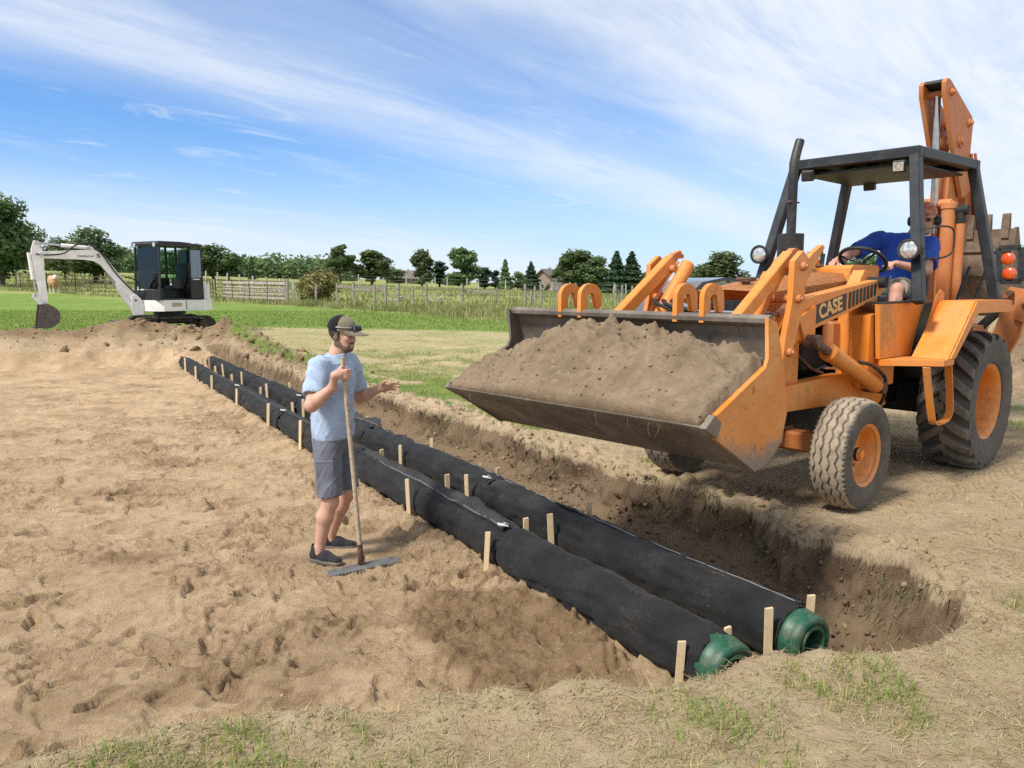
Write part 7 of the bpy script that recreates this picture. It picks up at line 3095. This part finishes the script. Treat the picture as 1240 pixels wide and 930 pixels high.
# ---- dark car parked behind the loader
def build_car():
    x, y = 3.28, 14.2
    car = thing('parked_car', 'black car parked behind the loader hood', 'car', (x, y, gz(x, y)), R(200))
    M_CB = plain('car_black', (.010, .011, .013), .18, coat=.8, var=.1)
    M_CG = glass_mat('car_glass', (.35, .42, .42), .12)
    bm = new()
    prism(bm, [(-2.2, .35), (-2.25, .8), (-2.1, 1.0), (1.0, 1.02), (2.1, .88), (2.25, .7), (2.25, .35)], -.88, .88, 'y', .08, 3)
    obj('body', bm, M_CB, car)
    bm = new()
    prism(bm, [(-1.9, 1.0), (-1.5, 1.68), (-.2, 1.74), (.25, 1.66), (1.02, 1.02), (.94, 1.0), (.22, 1.60), (-.2, 1.68), (-1.46, 1.62), (-1.82, 1.0)], -.70, .70, 'y', .02)
    obj('roof_frame', bm, M_CB, car)
    for s in (1, -1):
        bm = new()
        prism(bm, [(-1.75, 1.03), (-1.45, 1.6), (-.2, 1.66), (.2, 1.58), (.85, 1.03)], s * .71, s * .72, 'y')
        obj('side_window', bm, M_CG, car)
        for xx in (-.35, -1.3):
            bm = new()
            bar(bm, (xx, s * .725, 1.0), (xx + .02, s * .725, 1.66), .05, .03, (0, 1, 0))
            obj('pillar', bm, M_CB, car)
        bm = new()
        box(bm, (.72, s * .90, 1.10), (.12, .16, .12), None, .03, 2)
        obj('mirror', bm, M_CB, car)
        for xx in (-1.4, 1.4):
            w_ = bpy.data.objects.new('wheel', None)
            link(w_, car)
            bm = new()
            lathe(bm, [(.20, -.1), (.33, -.1), (.35, -.06), (.35, .06), (.33, .1), (.20, .1)], (xx, s * .80, .35), (0, s, 0), 32, closed=True)
            obj('tyre', bm, M_HOSE, w_)
            bm = new()
            lathe(bm, [(0, .05), (.06, .06), (.19, .03), (.20, .09), (.21, .09), (.21, -.05), (0, -.05)], (xx, s * .80, .35), (0, s, 0), 24)
            obj('rim', bm, M_STEEL, w_)
        bm = new()
        box(bm, (2.22, s * .65, .78), (.08, .34, .14), None, .03, 2)
        obj('headlight', bm, M_LAMP, car)
    bm = new()
    prism(bm, [(.24, 1.60), (.96, 1.03), (.975, 1.04), (.255, 1.615)], -.66, .66, 'y')
    obj('windscreen', bm, M_CG, car)


build_car()


# ---- cow in the upper pasture
def build_cow():
    y = 57.5
    p = pw(70, y)
    S = SDF((-1.25, -.45, -.02), (1.35, .45, 1.62), .022)
    S.ell((-.05, 0, .98), (.72, .29, .33), .08)
    S.ell((.42, 0, .95), (.36, .27, .36), .10)
    S.ell((-.62, 0, 1.02), (.30, .27, .30), .10)
    S.ell((-.1, 0, .80), (.55, .28, .24), .08)
    S.cap((.62, 0, 1.08), (.95, -.10, 1.20), .17, .13, .10)
    S.cap((.95, -.10, 1.22), (1.16, -.22, 1.06), .115, .075, .05)
    S.cap((.93, .02, 1.28), (.92, .12, 1.26), .03, .025, .03)
    S.cap((.90, -.20, 1.28), (.84, -.30, 1.26), .03, .025, .03)
    for s in (1, -1):
        S.cap((.50, s * .15, .75), (.52, s * .15, .40), .11, .060, .06)
        S.cap((.52, s * .15, .40), (.50, s * .15, .06), .055, .048, .03)
        S.cap((.50, s * .15, .06), (.53, s * .15, .03), .055, .055, .02)
        S.cap((-.62, s * .15, .85), (-.56, s * .15, .55), .15, .085, .08)
        S.cap((-.56, s * .15, .55), (-.68, s * .15, .40), .080, .058, .04)
        S.cap((-.68, s * .15, .40), (-.64, s * .15, .06), .052, .045, .03)
        S.cap((-.64, s * .15, .06), (-.61, s * .15, .03), .055, .055, .02)
    S.cap((-.90, 0, 1.12), (-.98, 0, .55), .03, .035, .04)
    m, nt, bs = new_mat('cow_hide')
    sep = nt.nodes.new('ShaderNodeSeparateXYZ')
    co = ncoord(nt)
    L(nt, co, sep.inputs[0])
    n1 = nnoise(nt, 2.5, 3, .5, .3, co)
    c = mixc(nt, nramp(nt, n1, .4, .6), (.46, .27, .15), (.56, .36, .22))
    f = nramp(nt, nmath(nt, 'ADD', sep.outputs['X'], nmath(nt, 'MULTIPLY', n1, .3)), 1.02, 1.14)
    c = mixc(nt, f, c, (.72, .66, .58))
    f2 = nramp(nt, nmath(nt, 'ADD', sep.outputs['Z'], nmath(nt, 'MULTIPLY', n1, .25)), .52, .42)
    c = mixc(nt, f2, c, (.70, .62, .52))
    L(nt, c, bs.inputs['Base Color'])
    bs.inputs['Roughness'].default_value = .85
    root = thing('cow', 'tan cow with pale face standing in the upper pasture', 'cow', tuple(p), R(-48))
    S.mesh('body', m, root, 1)
    bm = new()
    cyl(bm, (1.17, -.235, 1.03), (1.21, -.265, 1.0), .06, 12)
    obj('muzzle', bm, plain('cow_muzzle', (.50, .33, .28), .6), root)


build_cow()

# ------------------------------------------------------------------ ground cover: grass, straw, weeds, clods
def blade_mat(name, a, b, c_):
    m, nt, bs = new_mat(name)
    t = nattr(nt, 'tone')
    c = mixc(nt, t, a, b)
    c = mixc(nt, nramp(nt, nattr(nt, 'dry'), .5, .9), c, c_)
    L(nt, c, bs.inputs['Base Color'])
    bs.inputs['Roughness'].default_value = .75
    bs.inputs['Specular IOR Level'].default_value = .2
    tl = nt.nodes.new('ShaderNodeBsdfTranslucent')
    L(nt, c, tl.inputs[0])
    mx = nt.nodes.new('ShaderNodeMixShader')
    mx.inputs[0].default_value = .3
    L(nt, bs.outputs[0], mx.inputs[1])
    L(nt, tl.outputs[0], mx.inputs[2])
    L(nt, mx.outputs[0], nt.nodes['Material Output'].inputs[0])
    return m


M_GRASS = blade_mat('grass_blade', (.125, .205, .034), (.26, .345, .078), (.50, .42, .20))
M_STRAW = blade_mat('straw', (.33, .26, .13), (.60, .50, .29), (.24, .17, .09))
M_WEED = blade_mat('tall_weed', (.115, .165, .040), (.25, .285, .10), (.38, .33, .17))


def blades(name, P, length, width, lean, dry, m, label, rg, flat=False, tone=None):
    n = len(P)
    a = rg.random(n) * 2 * math.pi
    ln = length * (.5 + .9 * rg.random(n))
    le = lean * (.3 + rg.random(n))
    if flat:
        up = ln * (.02 + .16 * rg.random(n) ** 2)
        hz = ln
    else:
        up = ln * np.cos(np.minimum(le, 1.4))
        hz = ln * np.sin(np.minimum(le, 1.4))
    d = np.stack([np.cos(a), np.sin(a), np.zeros(n)], -1)
    sd_ = np.stack([-np.sin(a), np.cos(a), np.zeros(n)], -1)
    w = (width * (.6 + .8 * rg.random(n)))[:, None]
    z = np.zeros((n, 3))
    z[:, 2] = 1
    mid = P + d * (hz * .38)[:, None] + z * (up * .62)[:, None]
    tip = P + d * hz[:, None] + z * up[:, None]
    V = np.stack([P - sd_ * w * .5, P + sd_ * w * .5, mid + sd_ * w * .42, mid - sd_ * w * .42, tip], 1)
    V[:, :2, 2] -= .006
    V = V.reshape(-1, 3)
    b = np.arange(n)[:, None] * 5
    F = np.concatenate([b + np.array([[0, 1, 2]]), b + np.array([[0, 2, 3]]), b + np.array([[3, 2, 4]])])
    o = np_mesh(name, V, F, m, None, smooth=False)
    t = np.clip((rg.random(n) if tone is None else tone + rg.normal(0, .15, n)), 0, 1)
    attr(o, 'tone', np.repeat(t, 5))
    attr(o, 'dry', np.repeat(dry, 5))
    tag(o, label, None, kind='stuff')
    return o


def scatter(rg, n, x0, x1, y0, y1, weight):
    """points kept with probability weight(x, y)"""
    x = rg.uniform(x0, x1, n)
    y = rg.uniform(y0, y1, n)
    k = rg.random(n) < weight(x, y)
    x, y = x[k], y[k]
    return np.stack([x, y, gz_arr(x, y)], -1)


def in_view(x, y, mrg=.9):
    return (np.abs(x) < y * .70 + mrg).astype(float)


def cover():
    rg = np.random.default_rng(99)
    G = lambda x, y: gz_arr(x, y, GZN['green'])
    Sx = lambda x, y: gz_arr(x, y, GZN['straw'])
    IN = lambda x, y: gz_arr(x, y, GZN['inside'])
    # foreground tufts: clumpy
    def w_fg(x, y):
        cl = sst(.05, .5, fbm(x * 5.5, y * 5.5, 2, seed=301.) + .15)
        e = (y < fore_edge(x) - .02)
        return in_view(x, y) * e * (IN(x, y) < .08) * sst(.12, .6, gz_arr(x, y, GZN['fg'])) * (.16 + .70 * cl) * .55
    P = scatter(rg, 170000, -2.6, 3.4, 1.55, 4.0, w_fg)
    dry = (rg.random(len(P)) * .75 + .35 * (fbm(P[:, 0] * 3, P[:, 1] * 3, 2, seed=311.) > 0) * rg.random(len(P)))
    blades('grass', P, .060, .0033, 1.15, dry, M_GRASS, 'tufts of green and yellowing grass along the foreground edge', rg)
    # bank grass beside the trench
    def w_bk(x, y):
        cl = sst(-.1, .45, fbm(x * 3.5, y * 3.5, 2, seed=321.) + .1)
        s, t = st(x, y)
        return in_view(x, y) * (IN(x, y) < .15) * (t > trench_edge(s) - .1) * sst(.2, .7, G(x, y)) * cl
    P = scatter(rg, 260000, -8, 6, 5.2, 18, w_bk)
    dry = rg.random(len(P)) * .95
    blades('grass', P, .062, .0050, .9, dry, M_GRASS, 'short worn grass on the bank between trench and lawn', rg)
    # straw lying flat in the foreground and round the loader
    def w_st(x, y):
        cl = .35 + .65 * sst(-.2, .5, fbm(x * 4, y * 4, 2, seed=331.))
        return in_view(x, y) * (IN(x, y) < .12) * cl * np.where(y < fore_edge(x), .9, .30 + .5 * Sx(x, y))
    P = scatter(rg, 130000, -2.6, 4.4, 1.55, 4.6, w_st)
    dry = rg.random(len(P))
    P[:, 2] += .004
    blades('straw', P, .065, .0026, 1.2, dry * .9, M_STRAW, 'dry cut stalks lying on the foreground soil', rg, flat=True)
    P = scatter(rg, 140000, -9, 8, 4.6, 24, w_st)
    P[:, 2] += .004
    blades('straw', P, .085, .006, 1.2, rg.random(len(P)) * .9, M_STRAW, 'dry cut stalks scattered on the bank and mown strip', rg, flat=True)
    # lawn
    def w_lw(x, y):
        return in_view(x, y, 2) * gz_arr(x, y, GZN['lawn']) * (1 - gz_arr(x, y, GZN['pasture'])) * .9
    P = scatter(rg, 90000, -26, 14, 20.5, 38, w_lw)
    blades('grass', P, .075, .018, .8, rg.random(len(P)) * .74, M_GRASS, 'mown green lawn blades behind the dig', rg)
    # weeds between lawn and fence
    def w_wd(x, y):
        e = y - lawn_edge(x)
        depth = np.interp(x, [-40, -14, -6, 0, 6], [.7, .9, 6, 15, 18])
        cl = .35 + .65 * sst(-.25, .4, fbm(x * .9, y * .9, 3, seed=341.))
        return in_view(x, y, 3) * sst(-.25, .25, e) * sst(depth, depth * .6, e) * cl
    P = scatter(rg, 220000, -40, 14, 24, 62, w_wd)
    n = len(P)
    ed = P[:, 1] - lawn_edge(P[:, 0])
    ln = .17 + .28 * sst(-.2, .5, fbm(P[:, 0] * 1.1, P[:, 1] * 1.1, 3, seed=351.)) + .12 * rg.random(n)
    blades('weeds', P, ln, .026, .62, np.clip(rg.random(n) * .9 + .12, 0, 1), M_WEED, 'tall seeding weeds between the lawn and the fences', rg, tone=sst(-.4, .5, fbm(P[:, 0] * .6, P[:, 1] * .6, 2, seed=361.)))
    P = scatter(rg, 70000, -60, 26, 44, 95, lambda x, y: in_view(x, y, 3) * gz_arr(x, y, GZN['pasture']) * (y > fence_y(x) - 3) * (.2 + .8 * sst(-.1, .4, fbm(x * .2, y * .5, 3, seed=371.))))
    blades('weeds', P, .26, .05, .6, np.clip(rg.random(len(P)) * 1.0, 0, 1), M_WEED, 'rough seeding grass in the pasture', rg)


cover()


# ---- clods of earth
def lump(seed, sub=2):
    bm = new()
    bmesh.ops.create_icosphere(bm, subdivisions=sub, radius=1.0)
    V = np.array([v.co[:] for v in bm.verts])
    F = np.array([[v.index for v in f.verts] for f in bm.faces])
    bm.free()
    r = np.random.default_rng(seed)
    w = r.normal(0, 1, (6, 3))
    f = 1 + sum(.16 * np.sin((V @ w[k]) * (1.4 + .6 * k) + k) for k in range(6))
    # shear off a few flats so that it breaks like earth rather than a pebble
    V = V * f[:, None] * (1 + .12 * r.normal(0, 1, (len(V), 1)))
    for _ in range(5):
        d = r.normal(0, 1, 3)
        d /= np.linalg.norm(d)
        q = np.maximum(V @ d - r.uniform(.45, .8), 0)
        V = V - q[:, None] * d
    V = V * np.array([1, .85, .68])
    return V, F


def clods(name, P, size, m, label, seed=1, sub=1):
    rg = np.random.default_rng(seed)
    protos = [lump(k + seed, sub) for k in range(6)]
    Vs, Fs, o = [], [], 0
    for i, p in enumerate(P):
        V, F = protos[i % 6]
        a = rg.random() * 6.28
        c, s = math.cos(a), math.sin(a)
        sc = size[i]
        Rm = np.array([[c, -s, 0], [s, c, 0], [0, 0, 1]])
        tl = np.array(Euler((rg.normal(0, .5), rg.normal(0, .5), 0)).to_matrix())
        Vs.append(V @ tl.T @ Rm.T * sc + p + np.array([0, 0, sc * .10]))
        Fs.append(F + o)
        o += len(V)
    ob = np_mesh(name, np.concatenate(Vs), np.concatenate(Fs), m, None, smooth=False)
    tag(ob, label, None, kind='stuff')
    return ob


M_CLOD = soil_mat('soil_clod', (.22, .15, .09), (.36, .26, .16), (.42, .32, .205), .7)
M_SCLOD = soil_mat('sand_clod', (.34, .235, .14), (.46, .33, .20), (.50, .375, .24), .6)
M_SPOIL = soil_mat('spoil_clod', (.15, .095, .058), (.26, .178, .112), (.32, .225, .145), .7)
M_CUT = soil_mat('cut_clod', (.125, .082, .050), (.23, .158, .098), (.29, .205, .13), .8)
M_PEB = plain('pale_pebble', (.30, .27, .23), .8, var=.3)


def scatter_clods():
    rg = np.random.default_rng(123)
    IN = lambda x, y: gz_arr(x, y, GZN['inside'])
    def w_lip(x, y):
        s, t = st(x, y)
        d = np.abs(t - trench_edge(s) - .12)
        return in_view(x, y) * (np.exp(-(d / .22) ** 2) * (s > -1) * (t > .7) + .05 * (IN(x, y) < .1) * (y < 12) + .35 * (IN(x, y) > .3) * (t > .8))
    P = scatter(rg, 26000, -8, 5, 1.6, 18, w_lip)
    clods('soil_clods', P, (.006 + .022 * rg.random(len(P)) ** 3) * (1 + .05 * P[:, 1]), M_CLOD, 'crumbs and clods of soil along the trench lip', 3)
    # clods bedded in the cut wall, spread evenly up its face
    n = 1500
    s = np.where(rg.random(n) < .55, rg.uniform(-.35, 5.5, n), rg.uniform(0, 15, n))
    te = trench_edge(s)
    tt = te - .04 - rg.random(n) ** 1.3 * .42
    x = P0[0] + PD[0] * s + PN[0] * tt
    y = P0[1] + PD[1] * s + PN[1] * tt
    z = gz_arr(x, y)
    # lift to a random height between the foot and the local surface just outside
    xo, yo = x + PN[0] * .07, y + PN[1] * .07
    z = z + rg.random(n) * np.maximum(gz_arr(xo, yo) - z, 0) * .8
    P = np.stack([x, y, z - .012], -1)
    clods('soil_clods', P, (.006 + .024 * rg.random(n) ** 4.0) * (1 + .02 * y), M_CUT, 'dark brown clods bedded in the cut trench wall', 63)
    def w_fg(x, y):
        d = y - fore_edge(x)
        return in_view(x, y) * (np.exp(-(d / .18) ** 2) + .12 * (d < 0))
    P = scatter(rg, 14000, -2.6, 3.4, 1.55, 4.0, w_fg)
    clods('soil_clods', P, .003 + .011 * rg.random(len(P)) ** 3, M_CLOD, 'soil crumbs along the foreground edge', 13)
    S_ = lambda x, y: gz_arr(x, y, GZN['sand'])
    P = scatter(rg, 16000, -8, 1.2, 2.4, 12, lambda x, y: in_view(x, y) * S_(x, y) * sst(.0, .5, fbm(x * 1.6, y * 1.6, 3, seed=401.)))
    clods('sand_lumps', P, .003 + .013 * rg.random(len(P)) ** 4, M_SCLOD, 'crumbled sand lumps over the sand bed', 23)
    def w_sp(x, y):
        return gz_arr(x, y, GZN['spoil']) * .9 * in_view(x, y, 3)
    P = scatter(rg, 9000, -20, 12, 10, 24, w_sp)
    clods('spoil_clods', P, .02 + .10 * rg.random(len(P)) ** 4, M_SPOIL, 'rough clods on the spoil banks', 33, 2)
    P = scatter(rg, 130, -4, 4, 2, 8, lambda x, y: in_view(x, y) * .5)
    clods('pebbles', P, .006 + .012 * rg.random(len(P)) ** 3, M_PEB, 'scattered pale pebbles', 43)
    # loose soil on the heap in the bucket
    k = rg.integers(0, len(HEAP), 650)
    P = HEAP[k]
    clods('soil_clods', P, .003 + .014 * rg.random(len(P)) ** 5, M_SOIL, 'loose crumbs on the soil heap in the bucket', 53)


scatter_clods()


# ---- roots and sods hanging over the trench lip
def lip_roots():
    rg = np.random.default_rng(321)
    n = 9000
    s = rg.uniform(-.5, 16, n)
    cl = fbm(s * 1.3, s * 0 + 1.0, 3, seed=411.) > -.05
    s = s[cl]
    t = trench_edge(s) - .02 - .16 * rg.random(len(s)) ** 1.5
    x = P0[0] + PD[0] * s + PN[0] * t
    y = P0[1] + PD[1] * s + PN[1] * t
    P = np.stack([x, y, gz_arr(x, y) + .02], -1)
    n = len(P)
    d = -np.stack([np.full(n, PN[0]), np.full(n, PN[1]), np.zeros(n)], -1) * (.02 + .05 * rg.random((n, 1))) + rg.normal(0, .018, (n, 3))
    d[:, 2] = -(.02 + .09 * rg.random(n))
    sd_ = np.stack([np.full(n, PD[0]), np.full(n, PD[1]), np.zeros(n)], -1) * .0022
    V = np.stack([P - sd_, P + sd_, P + d], 1).reshape(-1, 3)
    F = np.arange(3 * n).reshape(-1, 3)
    o = np_mesh('root_fibres', V, F, M_WEEDR, None, smooth=False)
    attr(o, 'tone', np.repeat(rg.random(n), 3))
    attr(o, 'dry', np.repeat(rg.random(n), 3))
    tag(o, 'dark roots and turned sod hanging over the trench lip', None, kind='stuff')


M_WEEDR = blade_mat('root_fibre', (.085, .062, .035), (.22, .18, .10), (.14, .15, .06))
lip_roots()
